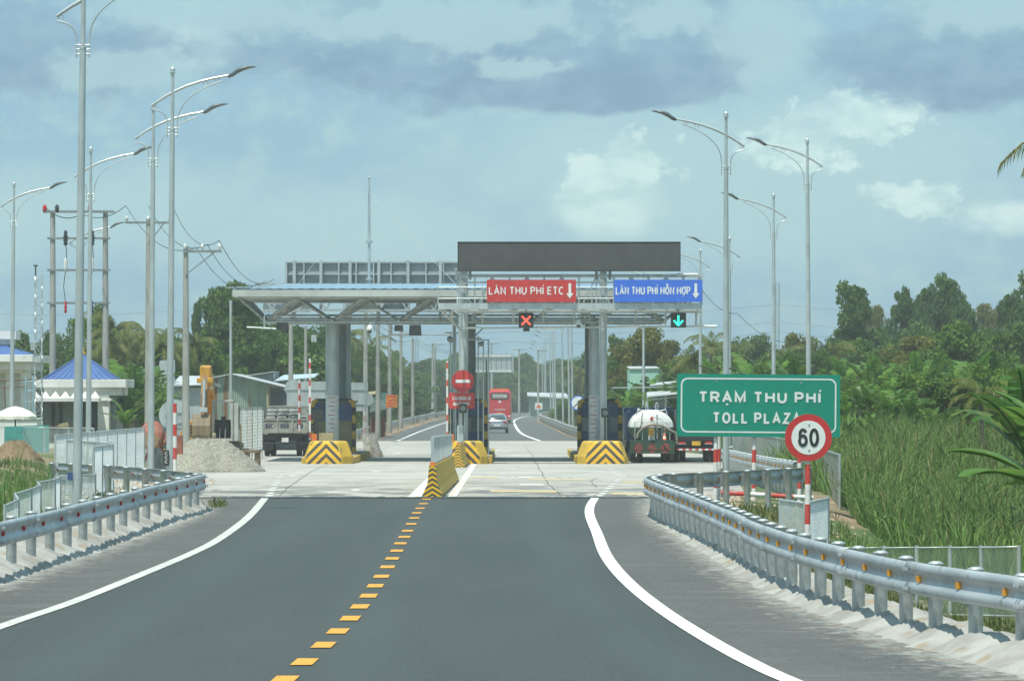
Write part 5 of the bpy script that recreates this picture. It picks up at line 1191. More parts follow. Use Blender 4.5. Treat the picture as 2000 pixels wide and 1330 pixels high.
fence('chain link fence crossing behind the nearest lamp pole at left', path((-9.6, 97.8), (-11.4, 105), 4), 1.15, lambda Y: .08, .0038, .08)
fence('bright chain link fence in front of the blue roofed kiosk, left of the cement mixer', path((-12.6, 113), (-11.5, 128), 9), 1.25, lambda Y: interp([(113, .02), (128, .1)], Y), .0045, .08)
fence('grey see through chain link fence in front of the parasol', path((-18.6, 148), (-14.4, 141), 4), 1.2, lambda Y: .02, .003, .10)
fence('chain link fence between the excavator and the tipper truck', path((WX(460, 190), 190), (WX(512, 206), 206), 5), 2.1, lambda Y: -.35, .006, .3)
fence('tall narrow chain link fence panels right of the speed limit sign post', [(WX(1524, 66), 66), (WX(1572, 64), 64), (WX(1617, 67), 67)], .98, lambda Y: -.22 - .9 * 0 - .06, .0028, .05)
fence('low chain link fence at lower right in front of the tall grass', [(WX(p, y), y) for p, y in ((1624, 66), (1676, 65.4), (1727, 64.8), (1790, 64.2), (1855, 63.6), (1916, 63), (1990, 62))], 1.05, lambda Y: -1.12 + .02 * (66 - Y) * 2, .003, .055, mm='galv')
fence('chain link fence behind the far right guardrail, below the big green sign', [(WX(p, y), y) for p, y in ((1432, 168), (1475, 150), (1520, 136), (1560, 122), (1600, 110), (1640, 98))], 1.3, lambda Y: -.35 if Y > 120 else -.35, .004, .12, mm='galv')

# ---------------------------------------------------------------- vehicles
def wheel(parent, x, y, r, w_, zb=0.):
    wl = MB().tube([(x - w_ / 2, y, r + zb), (x - w_ / 2 * .8, y, r + zb), (x + w_ / 2 * .8, y, r + zb), (x + w_ / 2, y, r + zb)], [r * .9, r, r, r * .9], 20).build('wheel', M['rubber'], parent)
    MB().tube([(x - w_ / 2 - .01, y, r + zb), (x + w_ / 2 + .01, y, r + zb)], r * .5, 12).build('rim', M['galvd'], wl)
# silver sedan
Y = 333; SIL = mat('silver car paint', (.52, .56, .60), (.46, .50, .54), .5, .22, .55, coat=.6)
c = thing('sedan', 'silver sedan driving away behind the red coach', 'car', (WX(971, Y), Y, roadz(Y))); c.scale = (1.06,) * 3; prof = [(0, .62, .42, .92), (.05, .80, .38, .98), (.55, .85, .34, 1.04), (1.0, .86, .32, 1.06), (2.2, .87, .28, 1.02), (3.4, .86, .28, .95), (4.2, .80, .32, .78), (4.45, .62, .38, .66)]
def sect(y, w_, z0, z1): return [(w_ * a, y, lerp(z0, z1, b)) for a, b in ((-.9, 0), (.9, 0), (1, .25), (1, .6), (.92, .9), (.75, 1), (-.75, 1), (-.92, .9), (-1, .6), (-1, .25))]
MB().loft([sect(*p) for p in prof]).build('body', SIL, c)
MB().loft([[(w_ * a, y, lerp(.95, z1, b)) for a, b in ((-1, 0), (1, 0), (.93, .5), (.74, .93), (.5, 1), (-.5, 1), (-.74, .93), (-.93, .5))] for y, w_, z1 in ((.55, .72, 1.05), (.75, .76, 1.2), (1.25, .78, 1.44), (2.1, .78, 1.48), (2.9, .76, 1.3), (3.4, .72, 1.02))]).build('cabin', SIL, c)
MB().loft([[(w_ * a, y, lerp(1.04, z1, b)) for a, b in ((-.86, 0), (.86, 0), (.8, .55), (.62, .92), (-.62, .92), (-.8, .55))] for y, w_, z1 in ((.50, .76, 1.10), (.72, .78, 1.24), (1.12, .78, 1.42), (1.2, .7, 1.40))]).build('rear_window', M['glass'], c)
for sg in (-1, 1): MB().box(sg * .62 - .17, sg * .62 + .17, -.03, .2, .78, .93).build('tail_light', mat('tail light red', (.45, .02, .03), None, 5, .2), c, .02); MB().box(sg * .95 - .07, sg * .95 + .07, 2.9, 3.0, .98, 1.1).build('mirror', SIL, c)
MB().box(-.26, .26, -.035, 0, .52, .64).build('number_plate', M['signwhite'], c); MB().box(-.7, .7, -.02, .1, .28, .42).build('bumper', M['dark'], c); MB().box(-.4, .4, -.03, .02, .86, .90).build('chrome_strip', M['galvb'], c)
for sx_ in (-.74, .74):
    for yy in (.85, 3.5): wheel(c, sx_, yy, .32, .2)
# coach
Y = 444; BR = mat('coach red paint', (.55, .03, .045), (.50, .025, .04), .6, .25, 0, coat=.5); c = thing('coach', 'tall red coach seen from behind on the far road', 'bus', (WX(976, Y), Y, roadz(Y)))
def bs(y, w_, z0, z1, rr=.16): return [(-w_, y, z0), (w_, y, z0), (w_, y, z1 - .5), (w_ - .05, y, z1 - .15), (w_ - .25, y, z1), (-w_ + .25, y, z1), (-w_ + .05, y, z1 - .15), (-w_, y, z1 - .5)]
MB().loft([bs(0, 1.2, .45, 3.45), bs(.25, 1.25, .38, 3.62), bs(10.5, 1.25, .38, 3.62), bs(11.4, 1.15, .45, 3.4)], False).build('body', BR, c, .05)
MB().poly(rrect(-1.0, 1.0, 2.58, 3.32, .3), -.03, .1).build('rear_window', M['black'], c); MB().poly(rrect(-.85, .85, 2.72, 3.2, .22), -.045, -.03).build('window_decal', mat('cream decal', (.42, .36, .33), (.2, .12, .12), 9, .5), c)
text('Phương Trang', 'lettering', M['white'], c, -.72, .72, 2.78, 3.14, -.05, .02, .01); text('51B-252.48', 'lettering', M['white'], c, -.55, .55, 1.42, 1.60, -.01, .02, .01)
MB().box(-.3, .3, -.02, .05, .98, 1.16).build('number_plate', M['yellow'], c); MB().box(-1.0, 1.0, .3, 1.6, 3.6, 3.78).build('roof_unit', M['orange'], c); MB().box(-1.2, 1.2, -.06, .2, .40, .85).build('bumper', BR, c, .04); MB().box(-1.15, 1.15, 0.0, .2, .2, .42).build('underbody', M['black'], c)
for sg in (-1, 1): MB().box(sg * 1.05 - .1, sg * 1.05 + .1, -.03, .1, 1.0, 1.5).build('tail_light', REFR, c); MB().box(sg * 1.05 - .12, sg * 1.05 + .12, -.08, 0, .72, .86).build('reflector', M['white'], c)
MB().disc((0, 2.35), .14, -.02, .02, 12).build('round_mark', M['white'], c)
for sx_ in (-1.05, 1.05):
    for yy in (2.8, 9.2): wheel(c, sx_, yy, .5, .3)
# tipper truck
Y = 208; TG = mat('dusty grey green truck paint', (.36, .37, .32), (.27, .275, .24), 2, .7, c3=(.15, .13, .10), s3=5); c = thing('tipper_truck', 'grey tipper truck with 65C-068.89 on its tailgate, loaded with cement sacks', 'truck', (WX(557, Y), Y, roadz(Y) + .0)); w_ = 1.16
MB().box(-w_, w_, 0, .08, 1.18, 1.92).box(-w_, -w_ + .08, .08, 5, 1.2, 2.36).box(w_ - .08, w_, .08, 5, 1.2, 2.36).box(-w_ + .1, w_ - .1, .09, 5, 1.22, 1.32).box(-w_, w_, 4.92, 5, 1.3, 2.52).build('dump_body', TG, c)
mb = MB()
for x_ in (-w_ + .04, -.38, .38, w_ - .04): mb.box(x_ - .035, x_ + .035, -.05, 0, 1.2, 1.9)
for z_ in (1.22, 1.88): mb.box(-w_, w_, -.045, 0, z_ - .035, z_ + .035)
mb.build('tailgate_ribs', TG, c)
MB().box(-w_ - .01, w_ + .01, 4.9, 5.02, 2.48, 2.56).build('headboard_rail', TG, c)
NV = mat('navy stencil paint', (.03, .04, .11))
for tx, x0_, x1_ in (('65C-', -.98, -.52), ('068', -.22, .16), ('.89', .52, .88)): sign_text(tx, NV, c, x0_ - .02, x1_ + .02, 1.42, .26, -.004, .2, .2, .004)
for i, (a_, b_) in enumerate([(-.78, 1.90), (-.2, 1.90), (.38, 1.90), (-.75, 2.08), (-.15, 2.08), (.42, 2.08), (.83, 1.94), (-.72, 2.26), (-.15, 2.27), (.4, 2.26)]):
    o = MB().loft([[(-.24 * s, yy, -.03 * s + .0), (.24 * s, yy, -.03 * s), (.27 * s, yy, .08), (.2 * s, yy, .08 + .09 * s), (-.2 * s, yy, .08 + .09 * s), (-.27 * s, yy, .08)] for yy, s in ((0, .6), (.1, 1), (.5, 1), (.62, .6))]).build('cement_sack', M['sackg'] if 'sackg' in M else M.setdefault('sackg', mat('grey cement sack', (.30, .31, .30), (.20, .21, .20), 4, .9)), None)
    o.location = (c.location.x + a_, Y + .3 + (.2 if b_ > 2.0 else 0) + (.25 if b_ > 2.2 else 0), c.location.z + b_ - .04); tag(o, 'grey cement sack in the heap behind the tailgate of the tipper truck', 'sack', 'cement sacks in the tipper truck')
tag(MB().box(-1.0, 1.0, .95, 4.6, 1.33, 2.05).build('sack_pile_base', M['sackg'], None), 'packed lower layer of cement sacks filling the tipper bed', 'sack', None).location = c.location
MB().box(-.9, .9, .1, 7, .8, 1.2).box(-1.1, 1.1, .0, .12, .62, .72).build('chassis', M['black'], c); MB().box(-.17, .17, -.06, -.02, .72, .95).build('number_plate', M['faded'], c)
MB().box(-1.15, 1.15, 5.3, 7, 1.0, 2.4).build('cab', TG, c, .05); mb = MB()
for sg in (-1, 1): MB().box(sg * .9 - .28, sg * .9 + .28, .3, .36, .3, 1.1).build('mud_flap', M['black'], c)
for sx_ in (-.98, -.66, .66, .98):
    for yy in (1.2,): wheel(c, sx_, yy, .46, .26)
for sx_ in (-.95, .95): wheel(c, sx_, 5.6, .46, .28)
# small tanker
Y = 187.5; TN = mat('tanker green paint', (.025, .075, .045), (.02, .055, .035), 2, .5, c3=(.10, .09, .06), s3=7); c = thing('tanker_truck', 'tanker with a white over green oval tank, yellow bucket and cone on its rear deck', 'truck', (WX(1274, Y), Y, roadz(Y)))
def ell(y, s, lo=True): 
    return [(1.0 * s * math.cos(a), y, 1.62 + .80 * s * math.sin(a)) for a in [2 * math.pi * k / 28 for k in range(28)]]
mb = MB(); mb.loft([ell(.35, .82), ell(.42, .93), ell(.6, 1), ell(4.6, 1), ell(4.8, .9)]); o = mb.build('tank', [M['white'], TN], c)
for p in o.data.polygons:
    if p.center.z < 1.66 : p.material_index = 1
for p in o.data.polygons:
    if len(p.vertices) > 5: p.material_index = 0
MB().poly([(1.0 * .83 * math.cos(a), 1.62 + .8 * .83 * math.sin(a)) for a in [math.pi + math.pi * k / 14 for k in range(15)]], .325, .345).build('tank_end_lower', TN, c)
MB().disc((.0, 2.02), .085, .31, .35, 16).build('red_cap', M['red'], c)
MB().box(-1.0, 1.0, -.1, .3, .98, 1.04).box(-1.02, 1.02, -.16, -.1, .42, .98).box(-.9, .9, 0, 6.4, .6, .9).build('rear_deck', TN, c)
mb = MB()
for x_ in (-.62, 0, .58): mb.poly([(x_ - .22, .62), (x_ + .22, .62), (x_ + .1, .9), (x_ - .1, .9)], -.175, -.162).poly([(x_ - .14, .44), (x_ + .14, .44), (x_ + .08, .56), (x_ - .08, .56)], -.175, -.162)
mb.box(-1.0, 1.0, -.18, -.163, .585, .605); mb.build('red_markings', mat('worn red paint', (.36, .04, .035), (.12, .06, .04), 9, lo=.42, hi=.58), c)
mb = MB()
for x_ in (-.8, -.45, .1, .45, .8): mb.tube([(x_, -.05, 1.0), (x_, -.05, 1.86)], .02, 6)
mb.tube([(-.85, -.05, 1.86), (.85, -.05, 1.86)], .022, 6).tube([(.05, 0, 1.9), (.05, .2, 2.1), (.4, .1, 2.0), (.7, 0, 1.75)], .03, 6).tube([(.22, 0, 1.1), (.22, 0, 2.2)], .035, 6)
for x_ in (-.22, .24): mb.tube([(x_ - .05, .9, 2.2), (x_ - .05, .9, 2.68), (x_, .9, 2.75), (x_ + .05, .9, 2.68), (x_ + .05, .9, 2.3)], .022, 6)
for sg in (-1, 1): mb.tube([(sg * .7, .6, 2.2), (sg * .62, .6, 2.48), (sg * .45, .6, 2.36)], .03, 6)
mb.tube([(-.62, .9, 2.4), (.62, .9, 2.4)], .02, 6); mb.build('pipework', M['galv'], c)
hp = []
for i in range(15): a = math.pi * i / 14; hp.append((.12 - .82 * math.cos(a) + (.18 if i > 11 else 0), -.12, 1.12 + .62 * math.sin(a) - (.25 if i == 14 else 0)))
MB().tube(hp, .055, 8).build('suction_hose', mat('hose', (.25, .22, .17), (.17, .15, .12)), c); MB().tube([(.15, -.1, 1.5), (.45, -.15, 1.2), (.5, -.2, .8), (.75, -.2, .55)], .02, 6).tube([(-.45, -.08, 2.3), (-.5, -.1, 1.8), (-.62, -.1, 1.4)], .02, 6).build('thin_hose', M['dark'], c)
def on_truck(name, label, cat, mb, m, dx, dz, dy=-.05, tr=c):
    o = mb.build(name, m, None); o.location = (tr.location.x + dx, tr.location.y + dy, tr.location.z + dz); return tag(o, label, cat)
on_truck('bucket', 'yellow orange plastic bucket hanging at the back of the tanker', 'bucket', MB().lathe((0, 0, 0), [(.10, 0), (.14, .29), (.155, .29), (.155, .31), (.12, .31)], 14), M['yellow'], -.07, 1.24, -.24)
on_truck('white_jerrycan', 'small pale can under the yellow bucket on the tanker', 'can', MB().box(-.1, .02, -.06, .06, 0, .2).box(.06, .16, -.06, .06, 0, .2), M['white'], -.08, 1.043, 0)
on_truck('traffic_cone', 'orange and white traffic cone on the rear deck of the tanker', 'traffic cone', MB().lathe((0, 0, 0), [(.11, 0), (.11, .02), (.075, .025), (.035, .5), (.03, .52)], 12), bands('cone paint', (.75, .16, .06), (.8, .8, .78), .2, .25, duty=.7), .56, 1.043, 0)
MB().box(-1.0, 1.0, 5.2, 6.8, .9, 2.3).build('cab', M['boothblue'], c, .05)
for sg in (-1, 1): MB().box(sg * .98 - .14, sg * .98 + .0, -.15, -.1, .1, .5).build('mud_flap', M['black'], c)
for sx_ in (.55, .86, -.86, -.55): wheel(c, sx_, .9, .42, .24)
for sx_ in (-.8, .8): wheel(c, sx_, 5.4, .42, .24)
# blue tarpaulin lorry ahead of the tanker and black container chassis truck
Y = 198; c = thing('covered_lorry', 'lorry with a dark blue tarpaulin standing in front of the tanker', 'truck', (WX(1274, Y), Y, roadz(Y)))
MB().loft([[(-1.2, y, .95), (1.2, y, .95), (1.2, y, 2.2), (1.0, y, 2.38), (0, y, 2.46), (-1.0, y, 2.38), (-1.2, y, 2.2)] for y in (0, 3, 6)], False).build('tarpaulin', mat('blue tarpaulin', (.025, .055, .16), (.02, .04, .12), 1.5, .6, bump=.5), c, .05)
MB().box(-1.25, 1.25, 0, 7.5, .6, .95).build('chassis', M['black'], c); MB().box(-1.2, 1.2, 6.1, 7.8, .8, 2.5).build('cab', M['boothblue'], c, .05)
for sx_ in (-1.0, 1.0):
    for yy in (1.2, 6.6): wheel(c, sx_, yy, .48, .3)
Y = 189; c = thing('black_lorry', 'black lorry with red and white rear reflectors and 43D-02135 above a yellow plate', 'truck', (WX(1358, Y), Y, roadz(Y)))
a = WX(1396, Y) - c.location.x; MB().box(-a, a, 0, .1, 1.0, 1.52).box(-a, a, .1, 8, 1.0, 1.15).box(-a, a, .0, .1, 1.52, 2.4).box(-a, a, .1, 8, 1.15, 2.4).build('box_body', M['black'], c)
MB().box(-.85, .85, .2, 8, .55, 1.0).box(-a + .05, a - .05, -.02, .08, .55, .66).build('chassis', M['black'], c)
mb = MB(); mb.box(-a + .06, a - .06, -.04, -.022, .56, .64); mb.build('reflector_strip', bands('reflective strip', (.6, .05, .05), (.8, .8, .8), .3, axis=0), c)
for sg in (-1, 1): MB().box(sg * .62 - .15, sg * .62 + .15, -.03, .0, .86, .96).build('tail_light', REFR, c); MB().box(sg * .68 - .17, sg * .68 + .17, -.02, -.003, 1.42, 1.5).build('white_tag', M['faded'], c); MB().box(sg * .62 - .2, sg * .62 + .2, -.036, -.03, .85, .87).build('lamp_edge', M['white'], c)
sign_text('43D-02135', M['faded'], c, -.40, .42, 1.34, .16, -.006, .2, .2); MB().box(-.16, .24, -.05, -.01, .78, .98).build('number_plate', M['yellow'], c)
for sx_ in (-.86, -.56, .56, .86): wheel(c, sx_, .9, .46, .26)
for sx_ in (-.8, .8): wheel(c, sx_, 6.5, .46, .28)
# excavator
Y = 172; EX = mat('excavator yellow', (.62, .30, .02), (.50, .25, .03), 2, .55, c3=(.30, .20, .08), s3=5); zb = .1 + gz(WX(400, Y), Y) if False else WZ(905, Y); c = thing('excavator', 'yellow excavator with raised boom and dusty bucket behind the gravel heap', 'excavator', (WX(405, Y), Y, zb))
def E(mb, name, m, bev=0): return put(mb, name, m, c, bev)
e = lambda px, py, yy=0: (WX(px, Y + yy), Y + yy, WZ(py, Y + yy))
x0_, x1_ = WX(377, Y), WX(412, Y); zt0, zt1 = WZ(860, Y), WZ(812, Y); bk = []
for yy, z_ in ((-.35, zt1), (-.52, lerp(zt0, zt1, .6)), (-.50, lerp(zt0, zt1, .2)), (-.3, zt0), (0.1, zt0 + .08), (.25, lerp(zt0, zt1, .4)), (.15, zt1 + .02), (-.1, zt1 + .06)): bk.append((Y + yy, z_))
bm2 = MB().polyx(bk, x0_, x1_)
for i in range(5): xx = lerp(x0_ + .06, x1_ - .06, i / 4); bm2.cbox((xx, Y - .34, zt0 - .05), (.07, .08, .2))
E(bm2, 'bucket', mat('worn bucket steel', (.24, .18, .10), (.16, .12, .075), 2, .6, c3=(.15, .11, .07), stretch=(4, 1, .3)), .02)
E(MB().loft([[(WX(392, Y), Y + yy, z_), (WX(405, Y), Y + yy, z_), (WX(405, Y), Y + yy + .35, z_), (WX(392, Y), Y + yy + .35, z_)] for yy, z_ in ((-.1, WZ(812, Y)), (0, WZ(770, Y)), (.5, WZ(716, Y)))], False), 'stick', mat('stick brown', (.33, .17, .06), (.24, .13, .05)), .02)
E(MB().loft([[(WX(389, Y), Y + yy, z_ - h_), (WX(409, Y), Y + yy, z_ - h_), (WX(409, Y), Y + yy, z_), (WX(389, Y), Y + yy, z_)] for yy, z_, h_ in ((.35, WZ(716, Y), .55), (1.2, WZ(713, Y), .6), (2.5, WZ(745, Y), .6), (3.6, WZ(815, Y), .5))], False).box(WX(383, Y), WX(415, Y), Y + .3, Y + .7, WZ(748, Y), WZ(738, Y)), 'boom', EX, .03)
E(MB().tube([e(399, 742, -.1), e(398, 790, -.25)], .06, 8).tube([e(398, 775, -.25), e(397, 805, -.35)], .035, 8).cbox(e(398, 800, -.35), (.3, .25, .2)), 'hydraulic_ram', M['galv'])
# cab
cx0, cx1, cz0, cz1 = WX(411, Y), WX(452, Y), WZ(862, Y), WZ(785, Y); CB = mat('cab grey paint', (.46, .46, .42), (.36, .36, .33), 2, .6); mb = MB(); t_ = .09
for a_, b_ in ((cx0, cx0 + t_), (cx1 - t_, cx1)):
    for y_ in (Y + .9, Y + 2.2): mb.box(a_, b_, y_, y_ + .08, cz0, cz1)
mb.box(cx0, cx1, Y + .88, Y + 2.3, cz1, cz1 + .08).box(cx0 + t_, cx1 - t_, Y + .9, Y + .98, cz0, cz0 + .12).box(cx0, cx1, Y + 2.2, Y + 2.28, cz0, cz0 + .5).box(cx1 - .0, cx1 + .22, Y + 1.0, Y + 2.3, cz0, cz1 - .05)
E(mb, 'cab', CB, .01); E(MB().box(cx0 + .25, cx1 - .2, Y + 1.3, Y + 1.8, cz0 + .2, cz0 + .75).box(cx0 + .35, cx1 - .35, Y + 1.4, Y + 1.6, cz0 + .7, cz0 + 1.05).box(cx0 + .05, cx1 - .05, Y + 1.85, Y + 2.1, cz0, cz0 + .9), 'seat', M['black']); E(MB().tube([(cx0 + .3, Y + 1.1, cz0), (cx0 + .32, Y + 1.15, cz0 + .55)], .02, 5).tube([(cx1 - .35, Y + 1.1, cz0), (cx1 - .33, Y + 1.15, cz0 + .55)], .02, 5), 'levers', M['galvb'])
E(MB().box(cx1 + .222, cx1 + .235, Y + 1.15, Y + 2.1, cz0 + .5, cz1 - .2), 'side_window', M['glass'])
E(MB().loft([[(WX(349, Y), Y + yy, WZ(858, Y)), (WX(385, Y), Y + yy, WZ(858, Y)), (WX(385, Y), Y + yy, WZ(822, Y)), (WX(365, Y), Y + yy, WZ(822, Y)), (WX(349, Y), Y + yy, WZ(845, Y))] for yy in (.8, 3.2)], False).box(WX(385, Y), cx0, Y + 1.2, Y + 3.2, WZ(870, Y), WZ(840, Y)).box(cx0, cx1 + .2, Y + 2.3, Y + 3.3, WZ(870, Y), WZ(830, Y)), 'body', EX, .03)
mb = MB()
for i in range(4): mb.box(WX(365, Y), WX(376, Y), Y + .78, Y + .8, WZ(852 - i * 6, Y), WZ(849 - i * 6, Y))
E(mb, 'vent', M['black']); E(MB().box(WX(372, Y), cx1 + .3, Y + .9, Y + 3.3, WZ(876, Y), WZ(866, Y)), 'turntable', M['dark'])
for sg in (0, 1):
    xx = (WX(372, Y), WX(455, Y))[sg]; E(MB().loft([[(xx, Y + .3 + .6 * 0, zb + .05), (xx + .5, Y + .3, zb + .05), (xx + .5, Y + .3, zb + .5), (xx, Y + .3, zb + .5)], [(xx, Y + 3.6, zb - .05), (xx + .5, Y + 3.6, zb - .05), (xx + .5, Y + 3.6, zb + .6), (xx, Y + 3.6, zb + .6)]], False), 'track', M['wood'], .08)
E(MB().lathe(e(417, 852, -.2), [(.02, -.16), (.1, -.13), (.11, .1), (.05, .16)], 10), 'filter_cap', M['tan']); E(MB().cbox(e(424, 752, .6), (.35, .3, .12), 0, 0, R(12)).disc((WX(412, Y), WZ(758, Y)), .06, Y + .2, Y + .3, 12), 'work_lamp', M['galvd'])
o = thing('steel_skid', 'rusty brown steel skid lying between the gravel heap and the tipper truck', 'steel frame', (WX(480, 168), 168, roadz(168))); put(MB().box(WX(452, 168), WX(509, 168), 167.5, 168.5, WZ(884, 168), WZ(878, 168)).box(WX(470, 168), WX(482, 168), 167.6, 168.4, roadz(168), WZ(884, 168)).box(WX(498, 168), WX(508, 168), 167.6, 168.4, roadz(168), WZ(884, 168)), 'frame', M['wood'], o, .02)

# gravel heap and sand
def heap(name, label, px, pyb, pyt, w_px, Y, m, seed, depth=1.3, pebble=.035):
    rng = np.random.default_rng(seed); x = WX(px, Y); zb = min(gz(x, Y), WZ(pyb, Y)); h = WZ(pyt, Y) - zb; r_ = w_px * Y / FPX / 2; mb = MB(); vs = [(0, 0, h * .98)]; nr, na = 22, 64
    for i in range(1, nr + 1):
        s = i / nr
        for k in range(na):
            a = 2 * math.pi * k / na; q = 1 + .10 * math.sin(a * 3 + seed) + .05 * math.sin(a * 7); hh = h * min(1 - .12 * s, max(0, 1 - s) / .70) + rng.normal() * pebble * (1 - s * .3)
            vs.append((r_ * s * q * math.cos(a), r_ * s * q * depth * math.sin(a), hh - (.12 if i == nr else 0)))
    fs = [(0, 1 + k, 1 + (k + 1) % na) for k in range(na)] + [(1 + i * na + k, 1 + (i + 1) * na + k, 1 + (i + 1) * na + (k + 1) % na, 1 + i * na + (k + 1) % na) for i in range(nr - 1) for k in range(na)]
    mb.add(vs, fs, False); o = mb.build(name, m, None); o.location = (x, Y, zb); tag(o, label, 'heap'); return o
GV = mat('grey gravel', (.33, .31, .25), (.20, .185, .15), 16, .95, bump=1.0, bscale=20, c3=(.44, .42, .35), s3=28, lo=.4, hi=.6)
heap('gravel_heap', 'large heap of pale gravel in front of the excavator', 404, 916, 857, 216, 150, GV, 2, 1.2, .03)
heap('sand_heap', 'brown sand heap behind the fence at far left', 31, 888, 862, 110, 134, M['sand'], 5)
heap('rubble_heap', 'small rubble heap at the far end of the left island', 724, 878, 848, 46, 206, M['kerb'], 8, 1.2, .06)
for i, (px, py, Y, m_, lab) in enumerate([(384, 912, 99, 'plaster', 'crumpled white plastic scrap on the bend of the left guardrail'),]): 
    tag(MB().loft([[(math.cos(a) * r_ * (1 + .3 * math.sin(a * 3 + z_ * 9)), math.sin(a) * r_ * .6, z_) for a in [2 * math.pi * k / 9 for k in range(9)]] for r_, z_ in ((.12, -.1), (.22, .02), (.14, .14), (.03, .2))], False).build('plastic_scrap', M[m_], None, 0, (WX(px, Y), Y, gz(WX(px, Y), Y) + .11)), lab, 'litter')

# cement mixer with black sheet
Y = 133; zb = WZ(905, Y); c = thing('cement_mixer', 'red brown cement mixer drum beside the lamp poles', 'cement mixer', (WX(296, Y), Y, zb)); RM = mat('mixer red', (.33, .10, .06), (.24, .08, .05), 4, .7, c3=(.3, .27, .22), s3=6); dz = WZ(850, Y) - zb
o = MB().loft([[(math.cos(a) * r_, y_, dz + y_ * .35 + math.sin(a) * r_) for a in [2 * math.pi * k / 20 for k in range(20)]] for y_, r_ in ((-.45, .30), (-.3, .36), (0, .42), (.35, .36), (.5, .2))]).build('drum', RM, c); MB().disc((0, dz - .16), .27, -.47, -.455, 20).build('mouth', M['dirt'], c)
MB().tube([(-.5, 0, dz + .1), (-.45, -.1, dz - .2), (0, -.15, dz - .38), (.45, -.1, dz - .25), (.5, 0, dz + .1)], .05, 8).tube([(-.45, 0, 0), (-.3, 0, dz - .3)], .045, 6).tube([(.45, 0, 0), (.3, 0, dz - .3)], .045, 6).tube([(-.3, .5, 0), (0, .1, dz - .3)], .045, 6).box(.5, 1.0, -.2, .3, .3, dz + .0).build('frame', RM, c)
tag(MB().loft([[(-.3, y, 0), (.45, y, 0), (.3, y, .5), (.12, y, .95), (-.1, y, 1.0), (-.2, y, .5)] for y in (0, .2)], False).build('plastic_sheet', mat('black plastic sheet', (.05, .06, .06), (.10, .12, .12), 6, .3, bump=1, bscale=3, stretch=(3, 1, .5)), None, 0, (WX(306, 126), 126, gz(WX(306, 126), 126))), 'black plastic sheet hanging in front of the cement mixer', 'plastic sheet')
o = thing('number_plate', 'small black plate with white marks on the second left lamp pole', 'plate', (WX(324, 106.5), 106.5, WZ(909, 106.5))); o.location.y = 106.55; MB().box(-.075, .075, -.0, .02, 0, .40).build('plate', M['black'], o); mb = MB()
for z_ in (.06, .17, .28): mb.box(-.035, .035, -.006, -.002, z_, z_ + .015).box(-.035, -.02, -.006, -.002, z_, z_ + .075).box(-.035, .035, -.006, -.002, z_ + .06, z_ + .075)
mb.build('white_marks', M['white'], o)
o = tag(MB().box(-.055, .055, 0, .01, 0, .16).build('blue_tag', M['boothblue'], None, 0, (WX(137, 82.38), 82.385, WZ(938, 82.4))), 'tiny blue tag on the nearest lamp pole', 'tag')

# ---------------------------------------------------------------- buildings
STW = mat('stone clad wall', (.20, .22, .20), (.12, .135, .125), 5, .85, bump=.5, stretch=(1, 1, 4), c3=(.30, .31, .28), s3=12); BLR = mat('blue sheet roof', (.075, .15, .38), (.06, .125, .32), 1, .45, .1)
def PB_(c, Y0):
    def f(mb, name, m, bev=0): return put(mb, name, m, c, bev)
    return f
Y = 196; zb = gz(WX(150, Y), Y) - .3; c = thing('guard_kiosk', 'white kiosk with a blue pyramid roof and stone walls', 'kiosk', (WX(152, Y), Y, zb)); P_ = PB_(c, Y); X = lambda px: WX(px, Y); Z = lambda py: WZ(py, Y)
P_(MB().box(X(70), X(246), Y, Y + 4.4, Z(757), Z(741)), 'parapet', M['plaster'], .02); P_(MB().box(X(84), X(234), Y + .3, Y + 4.1, Z(772), Z(757)), 'cornice', M['plaster'])
rx0, rx1, rz0, rz1 = X(84), X(222), Z(741) + .0, Z(691); mb = MB(); n = 22; ap = ((rx0 + rx1) / 2, Y + 2.2, rz1)
crn = [(rx0, Y + .3), (rx1, Y + .3), (rx1, Y + 4.1), (rx0, Y + 4.1)]
for j in range(4):
    a_, b_ = crn[j], crn[(j + 1) % 4]
    for i in range(n):
        p = lambda s, l: Vector((lerp(a_[0], b_[0], s), lerp(a_[1], b_[1], s), rz0 + l)); mb.add([p(i / n, .03 * (i % 2)), p((i + 1) / n, .03 * (i % 2)), ap], [(0, 1, 2)])
P_(mb, 'roof', BLR); P_(MB().tube([(rx0, Y + .3, rz0 + .04), ap], .045, 6).tube([(rx1, Y + .3, rz0 + .04), ap], .045, 6), 'ridge_cap', BLR)
P_(MB().box(X(66), X(192), Y + .4, Y + .55, zb, Z(770)).box(X(66), X(70), Y + .55, Y + 4, zb, Z(770)), 'stone_wall', STW)
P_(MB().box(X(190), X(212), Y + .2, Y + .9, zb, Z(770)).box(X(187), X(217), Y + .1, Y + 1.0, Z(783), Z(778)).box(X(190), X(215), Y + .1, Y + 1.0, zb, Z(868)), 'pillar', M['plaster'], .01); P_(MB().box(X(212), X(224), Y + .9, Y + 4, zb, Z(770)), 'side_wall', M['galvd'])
for px0, px1 in ((99, 106), (114, 121), (146, 152), (160, 166), (174, 188)): P_(MB().box(X(px0), X(px1), Y + .36, Y + .4, Z(870), Z(784)), 'window', M['dark'])
mb = MB(); mb.box(X(62), X(196), Y - .5, Y + .4, Z(784), Z(777)); 
for i in range(7): xa = lerp(X(60), X(196), i / 7); xb = lerp(X(60), X(196), (i + 1) / 7); mb.add([(xa, Y - .5, Z(777)), (xb, Y - .5, Z(777)), (xb, Y + .4, Z(777)), (xa, Y + .4, Z(777)), ((xa + xb) / 2, Y - .05, Z(764))], [(0, 1, 4), (1, 2, 4), (2, 3, 4), (3, 0, 4)])
